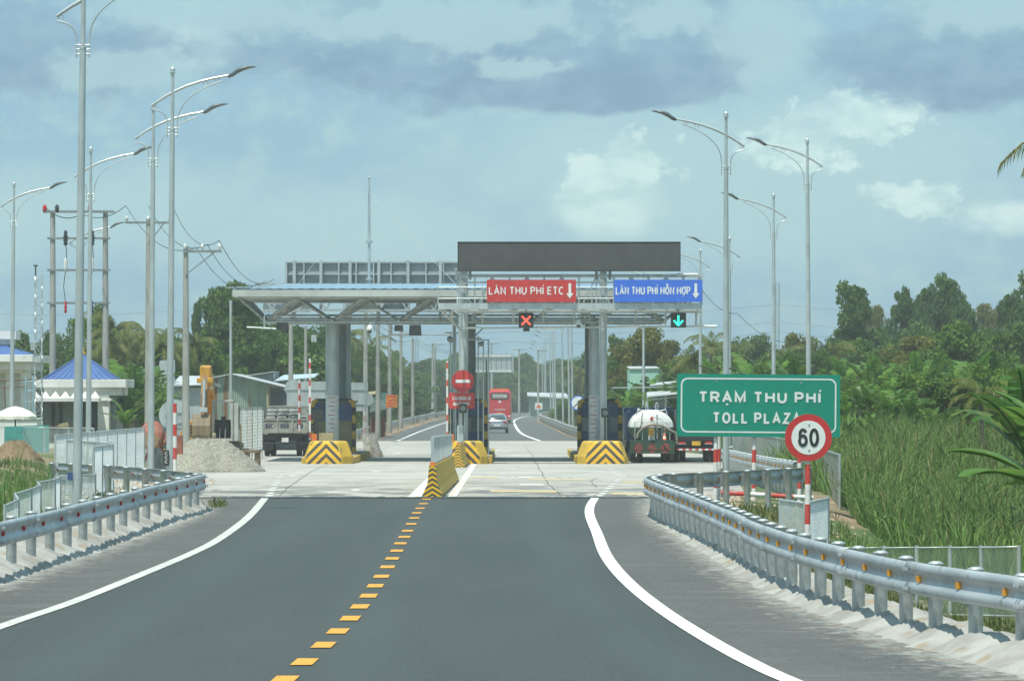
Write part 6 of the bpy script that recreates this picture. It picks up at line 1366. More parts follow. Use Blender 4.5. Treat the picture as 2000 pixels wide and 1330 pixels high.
P_(mb, 'scalloped_awning', M['plaster']); P_(MB().box(X(62), X(150), Y - .3, Y + .3, zb, Z(866)), 'step', M['plaster']); P_(MB().lathe((X(152), Y + 2.2, rz1), [(.12, -.05), (.16, .08), (.06, .16), (.1, .25), (.02, .4)], 10), 'finial', M['yellow'])
Y = 186; zb = gz(WX(30, Y), Y) - .3; c = thing('station_office', 'white columned office with blue roof cut by the left edge of the photo', 'building', (WX(0, Y), Y, zb)); P_ = PB_(c, Y); X = lambda px: WX(px, Y); Z = lambda py: WZ(py, Y)
P_(MB().box(X(-220), X(64), Y, Y + 7, Z(707), Z(693)).box(X(-220), X(52), Y + .4, Y + 6.6, Z(722), Z(707)).box(X(-220), X(40), Y + .8, Y + 6, Z(728), Z(722)), 'parapet', M['plaster'], .02); P_(MB().box(X(35), X(52), Y + 1, Y + 1.6, zb, Z(722)).box(X(6), X(18), Y + 1, Y + 1.6, zb, Z(722)), 'column', M['plaster']); P_(MB().box(X(-220), X(33), Y + 2.4, Y + 6, zb, Z(722)), 'wall', M['plaster'])
mb = MB(); mb.add([(X(-220), Y + .6, Z(693)), (X(46), Y + .6, Z(693)), (X(-14), Y + 3.4, Z(668)), (X(-220), Y + 3.4, Z(668)), (X(46), Y + 6.4, Z(693)), (X(-220), Y + 6.4, Z(693))], [(0, 1, 2, 3), (1, 4, 2), (4, 5, 3, 2)]); P_(mb, 'roof', BLR)
P_(MB().box(X(-220), X(17), Y + 2.6, Y + 4.4, Z(661), Z(645)).box(X(-220), X(8), Y + 2.9, Y + 4.2, Z(672), Z(661)), 'upper_parapet', M['plaster']); P_(MB().box(X(-100), X(-20), Y + 2.34, Y + 2.4, zb + .5, Z(760)), 'window', M['dark'])
c = thing('scaffold_frame', 'pale blue scaffold frame between the office and the kiosk', 'scaffold', (WX(58, 180), 180, gz(WX(58, 180), 180))); X = lambda px: WX(px, 180); Z = lambda py: WZ(py, 180); mb = MB(); SB = mat('pale blue scaffold paint', (.30, .45, .52))
for px in (51, 65): mb.tube([(X(px), 180, gz(X(58), 180)), (X(px), 180, Z(733))], .045, 6)
for py in (745, 763, 785, 810): mb.tube([(X(51), 180, Z(py)), (X(65), 180, Z(py))], .03, 6)
put(mb, 'ladder_frame', SB, c); put(MB().tube([(X(-5), 180.2, Z(743)), (X(76), 180.2, Z(740))], .035, 6).tube([(X(8), 180.2, Z(742)), (X(10), 180.2, Z(850))], .03, 6).tube([(X(-5), 180.2, Z(757)), (X(50), 180.2, Z(755))], .03, 6), 'poles', M['wood'], c)
# parasol
Y = 158; x = WX(30, Y); zb = gz(x, Y); c = thing('parasol', 'cream parasol open at the far left edge', 'parasol', (x, Y, zb)); h = WZ(793, Y) - zb; w_ = 42 * Y / FPX; vs = [(0, 0, h)]
for r_, z_ in ((.35, -.07), (.7, -.2), (1, -.40), (1.0, -.52)):
    for k in range(24): a = 2 * math.pi * k / 24; q = r_ * w_ * (1 - .04 * (k % 3 == 1) * r_); vs.append((q * math.cos(a), q * math.sin(a), h + z_ + (.03 if k % 3 == 1 and r_ > .9 else 0)))
mb = MB(); mb.add(vs, [(0, 1 + k, 1 + (k + 1) % 24) for k in range(24)] + [(1 + i * 24 + k, 25 + i * 24 + k, 25 + i * 24 + (k + 1) % 24, 1 + i * 24 + (k + 1) % 24) for i in range(3) for k in range(24)]); mb.build('canopy', mat('cream parasol cloth', (.78, .75, .64), (.72, .69, .58), 1, .8), c); MB().tube([(0, 0, 0), (0, 0, h)], .03, 8).build('pole', M['dark'], c); MB().box(-.25, .25, -.25, .25, 0, .1).build('base', M['kerb'], c)
tag(MB().box(-1.6, 1.05, 0, 1.2, 0, 1.25).box(-1.65, 1.1, -.05, 1.25, 1.25, 1.32).build('white_booth_box', M['plaster'], None, .02, (WX(22, 165), 165, gz(WX(20, 165), 165))), 'low white counter block behind the parasol', 'counter'); tag(MB().add([(0, 0, 0), (1.6, 0, 0), (1.6, .1, 1.0), (0, .1, .95)], [(0, 1, 2, 3)]).build('green_net', mat('teal debris net', (.05, .26, .22), (.04, .2, .18), 5), None, 0, (WX(8, 146), 146, gz(WX(8, 146), 146))), 'teal net draped on the fence below the parasol', 'net').modifiers.new('t', 'SOLIDIFY').thickness = .01
o = thing('plank_table', 'rough plank bench in front of the kiosk windows', 'bench', (WX(110, 185), 185, gz(WX(110, 185), 185))); h = WZ(833, 185) - o.location.z; MB().box(-.9, 1.3, 0, .4, h - .05, h).build('plank', M['wood'], o); MB().box(-.8, -.7, .1, .2, 0, h - .05).box(1.1, 1.2, .1, .2, 0, h - .05).build('leg', M['wood'], o); MB().loft([[(0, y, h), (.55, y, h + .02), (.5, y, h + .2), (.2, y, h + .14)] for y in (0, .3)], False).build('cloth_pile', M['tan'], o)

# sheds behind the excavator
CG = bpy.data.materials.new('weathered corrugated sheet'); CG.use_nodes = True; t = NT(CG.node_tree); b = t.n['Principled BSDF']; b.inputs['Roughness'].default_value = .6
tc = t.new('ShaderNodeTexCoord'); co = tc.outputs['Object']; cc = t.mix(t.ramp(t.noise(co, 1, 4), .3, .7), (.27, .35, .28), (.21, .29, .24))
rst = t.ramp(t.noise(t.scalev(co, 2.2, 1, .12), 1.0, 5, .6), .52, .60); t.set(b.inputs['Base Color'], t.mix(rst, cc, t.mix(t.noise(t.scalev(co, 6, 1, .5), 2), (.18, .09, .05), (.24, .13, .07))))
WHT = mat('sun bleached roof sheet', (.60, .62, .62), (.48, .50, .50), 1, .5, .2, c3=(.3, .3, .3))
def cwall(mb, xa, ya, xb, yb, z0, za, zb_, n=40, amp=.035):
    dx, dy = xb - xa, yb - ya; l = math.hypot(dx, dy); nx_, ny_ = -dy / l * amp, dx / l * amp; vs = []
    for i in range(n + 1): s = i / n; k_ = (i % 2) * 1.; vs += [(lerp(xa, xb, s) + nx_ * k_, lerp(ya, yb, s) + ny_ * k_, z0), (lerp(xa, xb, s) + nx_ * k_, lerp(ya, yb, s) + ny_ * k_, lerp(za, zb_, s))]
    return mb.add(vs, [(2 * i, 2 * i + 2, 2 * i + 3, 2 * i + 1) for i in range(n)])
def sheet(mb, pts, th=.05):
    vs = pts + [(x_, y_, z_ + th) for x_, y_, z_ in pts]; return mb.add(vs, [(0, 1, 2, 3), (7, 6, 5, 4), (0, 4, 5, 1), (1, 5, 6, 2), (2, 6, 7, 3), (3, 7, 4, 0)])
Y = 230; X = lambda px: WX(px, Y); Z = lambda py: WZ(py, Y); zb = terr(X(450), Y) - .3; c = thing('corrugated_shed', 'rusty pale green corrugated shed behind the excavator', 'shed', (X(455), Y, zb)); mb = MB(); cwall(mb, X(400), Y, X(455), Y, zb, Z(740), Z(731), 30); cwall(mb, X(455), Y, X(524), Y + .5, zb, Z(732), Z(750), 36); cwall(mb, X(524), Y + .5, X(524) + .6, Y + 8, zb, Z(750), Z(752), 12); put(mb, 'wall', CG, c)
mb = MB(); sheet(mb, [(X(398), Y - .3, Z(742)), (X(452), Y - .3, Z(731)), (X(452), Y + 8, Z(731)), (X(398), Y + 8, Z(742))]); sheet(mb, [(X(452), Y - .3, Z(731)), (X(560), Y - .3, Z(757)), (X(560), Y + 8, Z(757)), (X(452), Y + 8, Z(731))]); put(mb, 'roof', WHT, c)
put(MB().box(X(527), X(600), Y + 1.2, Y + 1.3, zb, Z(757)), 'shaded_wall_panel', mat('shadowed corrugated wall', (.10, .11, .13), (.07, .08, .10), 2, stretch=(1, 1, 9), bump=.7), c); put(MB().bar((X(526), Y, zb), (X(522), Y, Z(762)), .1), 'prop_pole', M['tan'], c)  # solid wall under the eaves, its shade put into the dark sheet colour
Y = 246; X = lambda px: WX(px, Y); Z = lambda py: WZ(py, Y); zb = terr(X(500), Y) - .3
c = thing('grey_roof_house', 'low house with a grey gable and bleached roof edge behind the rusty shed', 'house', (X(500), Y, zb)); put(MB().poly([(X(470), zb), (X(534), zb), (X(534), Z(728)), (X(470), Z(735))], Y, Y + 6), 'wall', M['galvd'], c); mb = MB(); sheet(mb, [(X(462), Y - .3, Z(737)), (X(535), Y - .3, Z(727)), (X(535), Y + 6, Z(727)), (X(462), Y + 6, Z(737))]); put(mb, 'roof', WHT, c)
c = thing('pale_roof_house', 'house with a pale blue sheet roof beside the concrete pole', 'house', (X(580), Y, zb)); put(MB().box(X(540), X(610), Y, Y + 6, zb, Z(745)), 'wall', M['galvd'], c); mb = MB(); sheet(mb, [(X(536), Y - .5, Z(745)), (X(615), Y - .5, Z(738)), (X(615), Y + 5, Z(730)), (X(545), Y + 5, Z(733))]); put(mb, 'roof', mat('pale blue roof', (.42, .52, .55), (.34, .44, .48)), c)
Y = 222; X = lambda px: WX(px, Y); Z = lambda py: WZ(py, Y); zb = terr(X(360), Y) - .3; c = thing('white_gable_house', 'small pale house with a raised white gable behind the banana plants', 'house', (X(350), Y, zb)); put(MB().box(X(338), X(402), Y, Y + 5, zb, Z(757)).poly([(X(298), Z(745)), (X(338), Z(745)), (X(338), Z(702)), (X(309), Z(704)), (X(306), Z(720))], Y + 1, Y + 1.3).poly([(X(296), zb), (X(338), zb), (X(338), Z(745)), (X(298), Z(745))], Y + 1, Y + 4), 'wall', M['pgw'] if 'pgw' in M else M.setdefault('pgw', mat('pale grey wall', (.45, .50, .50), (.38, .42, .43))), c)
mb = MB(); sheet(mb, [(X(336), Y - .4, Z(755)), (X(404), Y - .4, Z(752)), (X(404), Y + 5, Z(735)), (X(336), Y + 5, Z(735))]); put(mb, 'roof', WHT, c)
# far stall and right hand sheds
Y = 300; X = lambda px: WX(px, Y); Z = lambda py: WZ(py, Y); zb = terr(X(740), Y); c = thing('roadside_stall', 'roadside stall under a dark green awning behind the left guardrail', 'stall', (X(742), Y, zb)); GA = mat('dark green net awning', (.02, .07, .055), (.015, .05, .04))
mb = MB(); sheet(mb, [(X(718), Y - .3, Z(793)), (X(752), Y - .3, Z(800)), (X(756), Y + 3, Z(768)), (X(724), Y + 3, Z(768))], .03); sheet(mb, [(X(722), Y - .6, Z(806)), (X(756), Y - .6, Z(800)), (X(762), Y - .2, Z(780)), (X(727), Y - .2, Z(782))], .03); put(mb, 'awning', GA, c); mb = MB()
for px in (724, 752): mb.tube([(X(px), Y, zb), (X(px), Y, Z(785))], .06, 6)
put(mb, 'post', M['wood'], c); put(MB().box(X(724), X(752), Y + .5, Y + 1.3, zb, Z(815)).box(X(730), X(738), Y, Y + .4, zb, Z(825)), 'table', mat('red brown table', (.28, .07, .05), (.2, .06, .04)), c); mb = MB(); sheet(mb, [(X(716), Y + 2, Z(774)), (X(740), Y + 2, Z(768)), (X(740), Y + 4, Z(765)), (X(716), Y + 4, Z(768))], .1); put(mb, 'thatch', M['tan'], c)
Y = 296; X = lambda px: WX(px, Y); Z = lambda py: WZ(py, Y); c = thing('orange_placard', 'orange hand painted placard on sticks beside the stall', 'placard', (X(765), Y, terr(X(765), Y))); OR = mat('orange placard paint', (.75, .30, .02), (.62, .12, .03), 5, .6, lo=.45, hi=.55); put(MB().box(X(754), X(776), Y, Y + .04, Z(796), Z(771)), 'board', OR, c); put(MB().bar((X(756), Y + .1, c.location.z), (X(756), Y + .1, Z(772)), .06).bar((X(778), Y + .1, c.location.z), (X(777), Y + .1, Z(785)), .07), 'stick', M['tan'], c)
mb = MB(); 
for i, z_ in enumerate((774.5, 781, 787, 793)): mb.box(X(757), X(773 - i), Y - .01, Y - .003, Z(z_ + 1.1), Z(z_ - 1.1))
put(mb, 'painted_strokes', mat('red brush paint', (.55, .07, .03)), c)
Y = 560; X = lambda px: WX(px, Y); Z = lambda py: WZ(py, Y); c = thing('green_wall_shed', 'long low shed with a pale green wall and bright roof at the far right bend', 'shed', (X(1075), Y, roadz(Y) - .5)); put(MB().box(X(1034), X(1112), Y + 3, Y + 9, -1.5, Z(775)), 'wall', mat('pale green wall', (.30, .42, .36), (.24, .35, .30)), c); mb = MB(); sheet(mb, [(X(1030), Y + 2, Z(774)), (X(1112), Y + 2, Z(780)), (X(1112), Y + 10, Z(770)), (X(1030), Y + 10, Z(768))], .15); put(mb, 'roof', WHT, c)
c = thing('small_warning_board', 'small white board with orange marks at the far right bend', 'warning board', (WX(1052, 500), 500, roadz(500))); MB().box(-.46, .46, 0, .05, 1.3, 2.1).build('board', M['signwhite'], c); MB().poly([(-.34, 1.5), (.34, 1.5), (0, 2.0)], -.02, -.005).build('mark', M['orange'], c); MB().box(-.05, .05, .05, .1, 0, 1.3).build('leg', M['galv'], c)
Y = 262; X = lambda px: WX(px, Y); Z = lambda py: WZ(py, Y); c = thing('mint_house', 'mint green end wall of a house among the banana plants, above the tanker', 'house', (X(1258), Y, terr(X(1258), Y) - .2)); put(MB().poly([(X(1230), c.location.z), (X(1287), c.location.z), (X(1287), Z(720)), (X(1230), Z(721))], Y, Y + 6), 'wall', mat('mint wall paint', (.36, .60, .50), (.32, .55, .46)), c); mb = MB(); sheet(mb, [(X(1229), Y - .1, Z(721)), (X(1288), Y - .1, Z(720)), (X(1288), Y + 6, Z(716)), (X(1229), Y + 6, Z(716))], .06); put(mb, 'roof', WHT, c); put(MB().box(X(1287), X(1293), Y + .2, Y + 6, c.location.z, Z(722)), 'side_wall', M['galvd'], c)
Y = 236; X = lambda px: WX(px, Y); Z = lambda py: WZ(py, Y); zb = terr(X(1300), Y); c = thing('open_shed', 'open sided shed with bright corrugated lean-to roofs behind the tanker', 'shed', (X(1300), Y, zb)); mb = MB(); sheet(mb, [(X(1262), Y - .3, Z(776)), (X(1345), Y - .3, Z(768)), (X(1345), Y + 4, Z(762)), (X(1268), Y + 4, Z(768))], .07); sheet(mb, [(X(1275), Y + 5, Z(754)), (X(1345), Y + 5, Z(747)), (X(1345), Y + 9, Z(744)), (X(1280), Y + 9, Z(750))], .07); put(mb, 'roof', WHT, c)
mb = MB(); 
for px in (1264, 1300, 1340): mb.bar((X(px), Y, zb), (X(px), Y, Z(771)), .08)
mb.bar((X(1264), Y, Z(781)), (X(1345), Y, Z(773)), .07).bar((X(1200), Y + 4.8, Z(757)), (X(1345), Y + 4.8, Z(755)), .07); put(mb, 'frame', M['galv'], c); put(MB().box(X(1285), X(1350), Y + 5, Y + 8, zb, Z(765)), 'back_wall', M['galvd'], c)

# ---------------------------------------------------------------- rocks, litter and clods by the road
rng = np.random.default_rng(11); V = []; F = []
def clods(n, fx, sz):
    for _ in range(n):
        x, y = fx(); s = rng.uniform(*sz); z = gz(x, y); o = len(V); a = rng.uniform(0, 6.28); c_, s_ = math.cos(a), math.sin(a)
        for dx, dy, dz in ((-1, -.7, 0), (1, -.8, 0), (.8, .9, 0), (-.9, .8, 0), (-.4, -.3, .8), (.5, -.2, .9), (.3, .5, .7), (-.4, .4, .75)):
            dx *= rng.uniform(.7, 1.2); dy *= rng.uniform(.7, 1.2); V.append((x + (dx * c_ - dy * s_) * s, y + (dx * s_ + dy * c_) * s, z - .01 + dz * s * rng.uniform(.5, 1.1)))
        F.extend([(o + a_, o + b_, o + d_, o + e_) for a_, b_, d_, e_ in ((4, 5, 6, 7), (0, 1, 5, 4), (1, 2, 6, 5), (2, 3, 7, 6), (3, 0, 4, 7))])
clods(900, lambda: (lambda y: (interp(EDGE_R, y) + rng.uniform(.5, 1.5), y))(rng.uniform(32, 84)), (.015, .06))
clods(500, lambda: (lambda y: (interp(EDGE_L, y) - rng.uniform(.6, 2.2), y))(rng.uniform(45, 95)), (.02, .07))
clods(400, lambda: (rng.uniform(-13.5, -8.5), rng.uniform(95, 125)), (.02, .09)); clods(300, lambda: (rng.uniform(3.5, 8), rng.uniform(84, 100)), (.02, .08))
clods(260, lambda: (lambda y: (interp(EDGE_R, y) - abs(rng.normal()) * .6, y))(rng.uniform(33, 90)), (.006, .018)); clods(200, lambda: (lambda y: (interp(EDGE_L, y) + abs(rng.normal()) * .7, y))(rng.uniform(40, 93)), (.006, .02))
stuff(link('roadside_rubble', arrmesh('roadside_rubble', np.array(V), [np.array(F)], mat('clods of dirt and broken concrete', (.33, .24, .16), (.46, .42, .35), 1.5, .95, lo=.45, hi=.55))), 'scattered clods and broken concrete along the road edges', 'rubble')

# ---------------------------------------------------------------- vegetation
outR = lambda x, y: x > interp(COR_R, y) + .5
field('tall_grass', 'pale bent stalks among the reeds on the bank at right', 14000, 7.6, 24, 80, 128, .9, 1.75, .03, .8, L['grassdry'], 41, .6, lambda x, y: x > 8.0 + max(0, 96 - y) * .04)
field('tall_grass', 'tall green reeds covering the bank behind the low fence at right', 125000, 7.6, 25, 80, 130, .5, 1.35, .032, .85, L['grass'], 21, .7, lambda x, y: x > 8.0 + max(0, 96 - y) * .04)
field('tall_grass', 'lower reeds in front of the tall reed bank at right', 12000, 6.5, 16, 68, 86, .3, .9, .03, .5, L['grass'], 22, .6)
field('grass', 'short grass behind the right guardrail in the foreground', 30000, 3.2, 9, 30, 84, .08, .32, .018, .6, L['grassdry'], 23, .7, lambda x, y: x > interp(EDGE_R, y) + .75)
field('grass', 'grass patch between the bend of the right guardrail and the green sign', 9000, 3.4, 7.6, 78, 101, .08, .35, .022, .7, L['grassdry'], 24, .8, lambda x, y: x > 3.5 + max(0, y - 84) * .36)
field('grass', 'weeds at the kerb where the right guardrail ends', 500, 3.0, 3.7, 82, 88, .15, .5, .03, .5, L['grass'], 25)
field('reeds', 'tall reeds at the far left edge below the parasol', 1700, -14, -9.9, 74, 97, .4, 1.25, .03, .4, L['grass'], 26, .6, lambda x, y: x * 8000 / y + 1000 < 110)
field('grass', 'patchy grass on the left dirt bank', 22000, -20, -7.7, 50, 130, .08, .38, .028, .6, L['grassdry'], 27, .95, lambda x, y: x < interp(EDGE_L, y) - .9 and (y < 94 or x < interp(PL_L, y) - .3))
field('grass', 'grass verge of the far road', 24000, -22, 22, 232, 460, .2, .8, .09, .5, L['grassdry'], 28, .8, lambda x, y: x < interp(COR_L, y) - .2 or x > interp(COR_R, y) - .4)
field('weeds', 'weeds growing round the back of the plaza', 20000, 9.5, 30, 122, 230, .4, 1.3, .07, .5, L['grass'], 29, .9, lambda x, y: x > interp(COR_R, y) + .6)
field('weeds', 'weeds in front of the houses at left', 14000, -36, -14, 205, 300, .4, 1.4, .08, .5, L['grass'], 30, .8, lambda x, y: x < interp(COR_L, y) - .6)
field('grass', 'tuft of weeds on the concrete at the left guardrail bend', 90, -6.5, -6.15, 86.5, 89, .1, .4, .03, .5, L['grassdry'], 31)

tree_proto('big', 9.5, 2.9, 'cone', 'dark', 1, .12, 170, 190, .55, .12); tree_proto('big2', 9.5, 3.4, 'oval', 'blue', 2, .15, 170, 190, .68, .13)
tree_proto('round', 7, 3.2, 'round', 'mid', 3, .1, 130, 180, .75, .14); tree_proto('round2', 7, 3.3, 'flat', 'dark', 4, .05, 150, 180, .7, .13)
tree_proto('olive', 8, 3.1, 'round', 'olive', 5, .2, 110, 150, .72, .13); tree_proto('bush', 3.2, 2.4, 'flat', 'mid', 6, .0, 90, 170, .5, .11)
tree_proto('bushd', 3.2, 2.4, 'flat', 'dark', 7, .0, 90, 170, .5, .12); tree_proto('broad', 11, 4.2, 'round', 'dark', 8, .12, 220, 200, .8, .16, .22)
palm_proto('palm', 8, 1); palm_proto('palm2', 6.2, 2, 20, 3.0, -.8); palm_proto('palm3', 5, 3, 18, 2.8, .3, 'palm'); palm_proto('palmbig', 8.6, 4, 24, 3.9, .1, lw=.05)
for i in range(4): banana_proto('ban%d' % i, 10 + i, 9 + i % 3, 1.8 + .25 * i, 2.3, .34, 'banana' if i % 2 == 0 else 'bananad')
rr = random.Random(5)
def at_px(key, px, ptop, Y, H0, name, label, cat, group, sxy=None, rz=None):
    """a plant of kind key standing at distance Y whose top reaches the given height"""
    x = WX(px, Y)
    mg = .6 if key[:3] == 'ban' else 2.4
    while Y < 790 and interp(COR_L, Y) - mg < x < interp(COR_R, Y) + mg: Y += 12; x = WX(px, Y)      # keep clear of the road
    H0 = TOP[key]; zb = terr(x, Y); s = (WZ(ptop, Y) - zb) / H0; xy = sxy if sxy else s
    return place_tree(name, key, label, cat, x, Y, xy, rr.uniform(0, 6.28) if rz is None else rz, group, s / xy)
TG_ = 'trees beyond the road'
T = [('big', 1668, 560, 300, 10, 62, 'pointed dark tree standing first right of the right hand lamps'), ('round2', 1735, 650, 310, 7.2, 60, 'lower dark tree in the dip between the pointed tree and the tall clump'),
     ('big2', 1765, 572, 310, 9.8, 46, 'left shoulder of the tall broad tree clump at right'), ('big2', 1812, 566, 318, 9.8, 46, 'middle crown of the tall broad tree clump at right'), ('big', 1852, 545, 318, 9.9, 56, 'tallest crown of the broad tree clump at right'), ('big2', 1880, 600, 305, 9.8, 46, 'right shoulder of the tall broad tree clump at right'),
     ('olive', 1708, 602, 380, 8.2, 34, 'brownish tree showing pale behind the pointed dark tree'), ('olive', 1925, 598, 380, 8.2, 42, 'brownish tree in the gap before the right edge'), ('big2', 1975, 578, 300, 9.8, 50, 'dark tree rising at the right edge of the photo'), ('big', 2022, 540, 290, 9.8, 60, 'tall tree mostly outside the right edge'),
     ('round', 1885, 636, 230, 7.2, 85, 'bright leaved spreading tree below the right hand clump'), ('round2', 1965, 640, 240, 7.2, 70, 'rounded green tree near the right edge, below the skyline'), ('olive', 1795, 660, 250, 8.2, 85, 'dull olive tree mass under the tall clump'), ('round2', 1710, 680, 260, 7.2, 75, 'dull green tree under the pointed tree'),
     ('round2', 1640, 665, 290, 7.2, 50, 'rounded tree behind the right edge of the green sign'), ('olive', 1560, 655, 300, 8.2, 45, 'yellowish tree right of the middle lamp'), ('round2', 1475, 660, 340, 7.2, 60, 'dark clump left of the middle right hand lamp'), ('round', 1430, 690, 330, 7.2, 50, 'green tree behind the near right lamp'),
     ('olive', 1250, 642, 290, 8.2, 62, 'tall yellow green tree below the blue lane sign'), ('olive', 1312, 668, 300, 8.2, 45, 'yellow green tree right of the slim lamp under the gantry'), ('big', 1203, 660, 340, 9.8, 34, 'upright tree just right of the wide canopy column'), ('round', 1335, 700, 285, 7.2, 50, 'green tree above the open shed'), ('round2', 1225, 705, 300, 7.2, 50, 'dark tree behind the mint house'),
     ('round', 1138, 692, 480, 7.2, 40, 'tree behind the receding lamp poles, near the wide column'), ('olive', 1105, 718, 540, 8.2, 36, 'yellowish tree behind the receding lamp poles'), ('broad', 1165, 705, 560, 11, 36, 'far dark tree right of the receding lamp poles'),
     ('broad', 455, 560, 280, 11.4, 78, 'big dark broadleaf tree rising behind the left tip of the canopy'), ('round2', 530, 640, 290, 7.2, 62, 'dark tree seen under the left truss'), ('round', 590, 655, 300, 7.2, 48, 'dark tree behind the tipper truck'), ('big', 386, 590, 310, 9.8, 20, 'narrow pointed tree left of the big broadleaf tree'),
     ('round', 420, 670, 270, 7.2, 52, 'rounded green tree behind the rusty shed'), ('round2', 350, 662, 280, 7.2, 60, 'dark tree behind the white gable house'), ('round', 180, 602, 300, 7.2, 50, 'green tree behind the kiosk roof'), ('round', 45, 655, 310, 7.2, 60, 'rounded green tree behind the office roof'), ('round2', 110, 655, 310, 7.2, 60, 'green tree between the office and the kiosk'), ('round', -30, 650, 310, 7.2, 60, 'tree at the far left edge behind the office'),
     ('round', 735, 700, 400, 7.2, 48, 'bright green tree behind the stall'), ('broad', 655, 655, 360, 11, 50, 'green tree between the canopy columns'), ('round2', 700, 672, 380, 7.2, 45, 'dark green tree right of the left canopy columns')]
for px, pt, Y, k, rp, lab in [(1600, 690, 250, 'round2', 55, 'dark undergrowth tree right of the lattice tower'), (1690, 668, 262, 'round', 70, 'leafy green tree under the dip in the right skyline'), (1830, 650, 270, 'round2', 80, 'dark tree filling the gap below the tallest crown'), (1925, 655, 262, 'round2', 75, 'dark tree below the brownish tree at right'), (2000, 650, 255, 'round', 75, 'green tree at the right edge below the skyline'), (1760, 640, 300, 'round2', 70, 'dark tree joining the tall clump to the dip'), (1530, 690, 270, 'round2', 55, 'dark tree behind the middle right lamps'), (1390, 700, 280, 'round2', 55, 'dark tree left of the near right lamp'), (1290, 690, 300, 'round', 60, 'green tree behind the mint house and lamp'),
        (480, 625, 300, 'round2', 70, 'dark tree mass behind the left end of the truss'), (560, 635, 320, 'broad', 70, 'dark tree behind the first concrete poles'), (620, 640, 330, 'round2', 60, 'dark tree left of the big left column'), (260, 660, 300, 'round2', 60, 'dark tree behind the coconut palms at left'), (215, 640, 320, 'round', 50, 'green tree between the twin concrete poles'), (310, 655, 310, 'round2', 55, 'dark tree behind the double concrete pole'), (765, 690, 380, 'round', 45, 'green tree behind the third concrete pole'), (1225, 670, 330, 'round2', 50, 'dark tree behind the slim lamp under the gantry')]: T.append((k, px, pt, Y, {'round': 7.2, 'round2': 7.2, 'broad': 11.2}[k], rp, lab))
for px, pt, Y, k in [(2090, 560, 300, 'big2'), (2160, 590, 310, 'round2'), (2240, 570, 300, 'big'), (2330, 600, 310, 'round'), (2430, 590, 300, 'round2')]: T.append((k, px, pt, Y, 7, 75, 'tree of the belt continuing past the right edge of the photo'))
PR = {'big': 2.9, 'big2': 3.4, 'round': 3.2, 'round2': 3.3, 'olive': 3.1, 'broad': 4.2}
for key, px, pt, Y, H0, rp, lab in T: at_px(key, px, pt, Y, H0, 'broadleaf_tree' if key[:3] != 'oli' else 'yellowing_tree', lab, 'tree', TG_, 1.12 * rp * Y / FPX / PR[key])
# far wall of trees behind the bend
far = [(800, 715, 520), (830, 700, 600), (858, 702, 640), (880, 690, 680), (905, 705, 720), (930, 700, 700), (955, 712, 760), (985, 716, 760), (1010, 728, 740), (1022, 690, 760), (1045, 706, 760), (1070, 722, 700), (1092, 700, 640), (775, 725, 470), (755, 735, 440)]
for i, (px, pt, Y) in enumerate(far): at_px(['broad', 'big2', 'broad', 'round'][i % 4], px, pt + 4, Y, [11.2, 9.8, 11.2, 7.2][i % 4], 'broadleaf_tree', 'distant tree in the green wall closing the road beyond the coach', 'tree', 'distant trees at the road bend', [1.2, 1.3, 1.25, 1.6][i % 4])
for i in range(26):
    Y = 780 + (i % 3) * 25; px = 560 + i * 32
    at_px(['broad', 'round2', 'big2'][i % 3], px, 722 + (i * 7) % 13, Y, [11.2, 7.2, 9.8][i % 3], 'broadleaf_tree', 'faint tree of the farthest tree line above the horizon', 'tree', 'farthest tree line', 1.7)
PM = [('palm', 240, 606, 262, 'coconut palm right of the twin pole frame'), ('palm2', 325, 640, 255, 'coconut palm behind the double concrete pole'), ('palm', 290, 632, 280, 'coconut palm between the near lamps'), ('palm2', 215, 640, 250, 'lower coconut palm behind the kiosk'), ('palm', 395, 640, 270, 'coconut palm left of the big broadleaf tree'),
      ('palm', 690, 625, 290, 'coconut palm between the canopy columns'), ('palm2', 738, 655, 320, 'coconut palm right of the left columns'), ('palm2', 650, 655, 280, 'coconut palm behind the left island column'), ('palm', 765, 700, 400, 'palm in the row behind the concrete poles'), ('palm3', 800, 735, 480, 'small far palm left of the road'), ('palm2', 700, 700, 310, 'drooping palm above the stall'),
      ('palm', 1385, 645, 258, 'coconut palm right of the gantry end'), ('palm2', 1350, 672, 250, 'coconut palm below the green arrow signal'), ('palm', 1520, 672, 280, 'coconut palm beside the far lattice tower'), ('palm2', 1600, 662, 256, 'yellowing palm left of the pointed dark tree'), ('palm', 1420, 668, 275, 'palm behind the near right lamp'), ('palm3', 1180, 700, 330, 'palm right of the wide canopy column'), ('palm2', 1125, 712, 400, 'palm behind the receding lamp poles'), ('palm3', 1020, 760, 620, 'low far palm right of the coach'), ('palm2', 1045, 740, 640, 'far palm at the road bend'), ('palm3', 1000, 768, 560, 'small palm just right of the coach roof'), ('palm3', 820, 752, 500, 'small palm by the far left guardrail')]
for key, px, pt, Y, lab in PM: at_px(key, px, pt, Y, {'palm': 9.0, 'palm2': 7.1, 'palm3': 5.9}[key], 'coconut_palm', lab, 'palm', 'coconut palms')
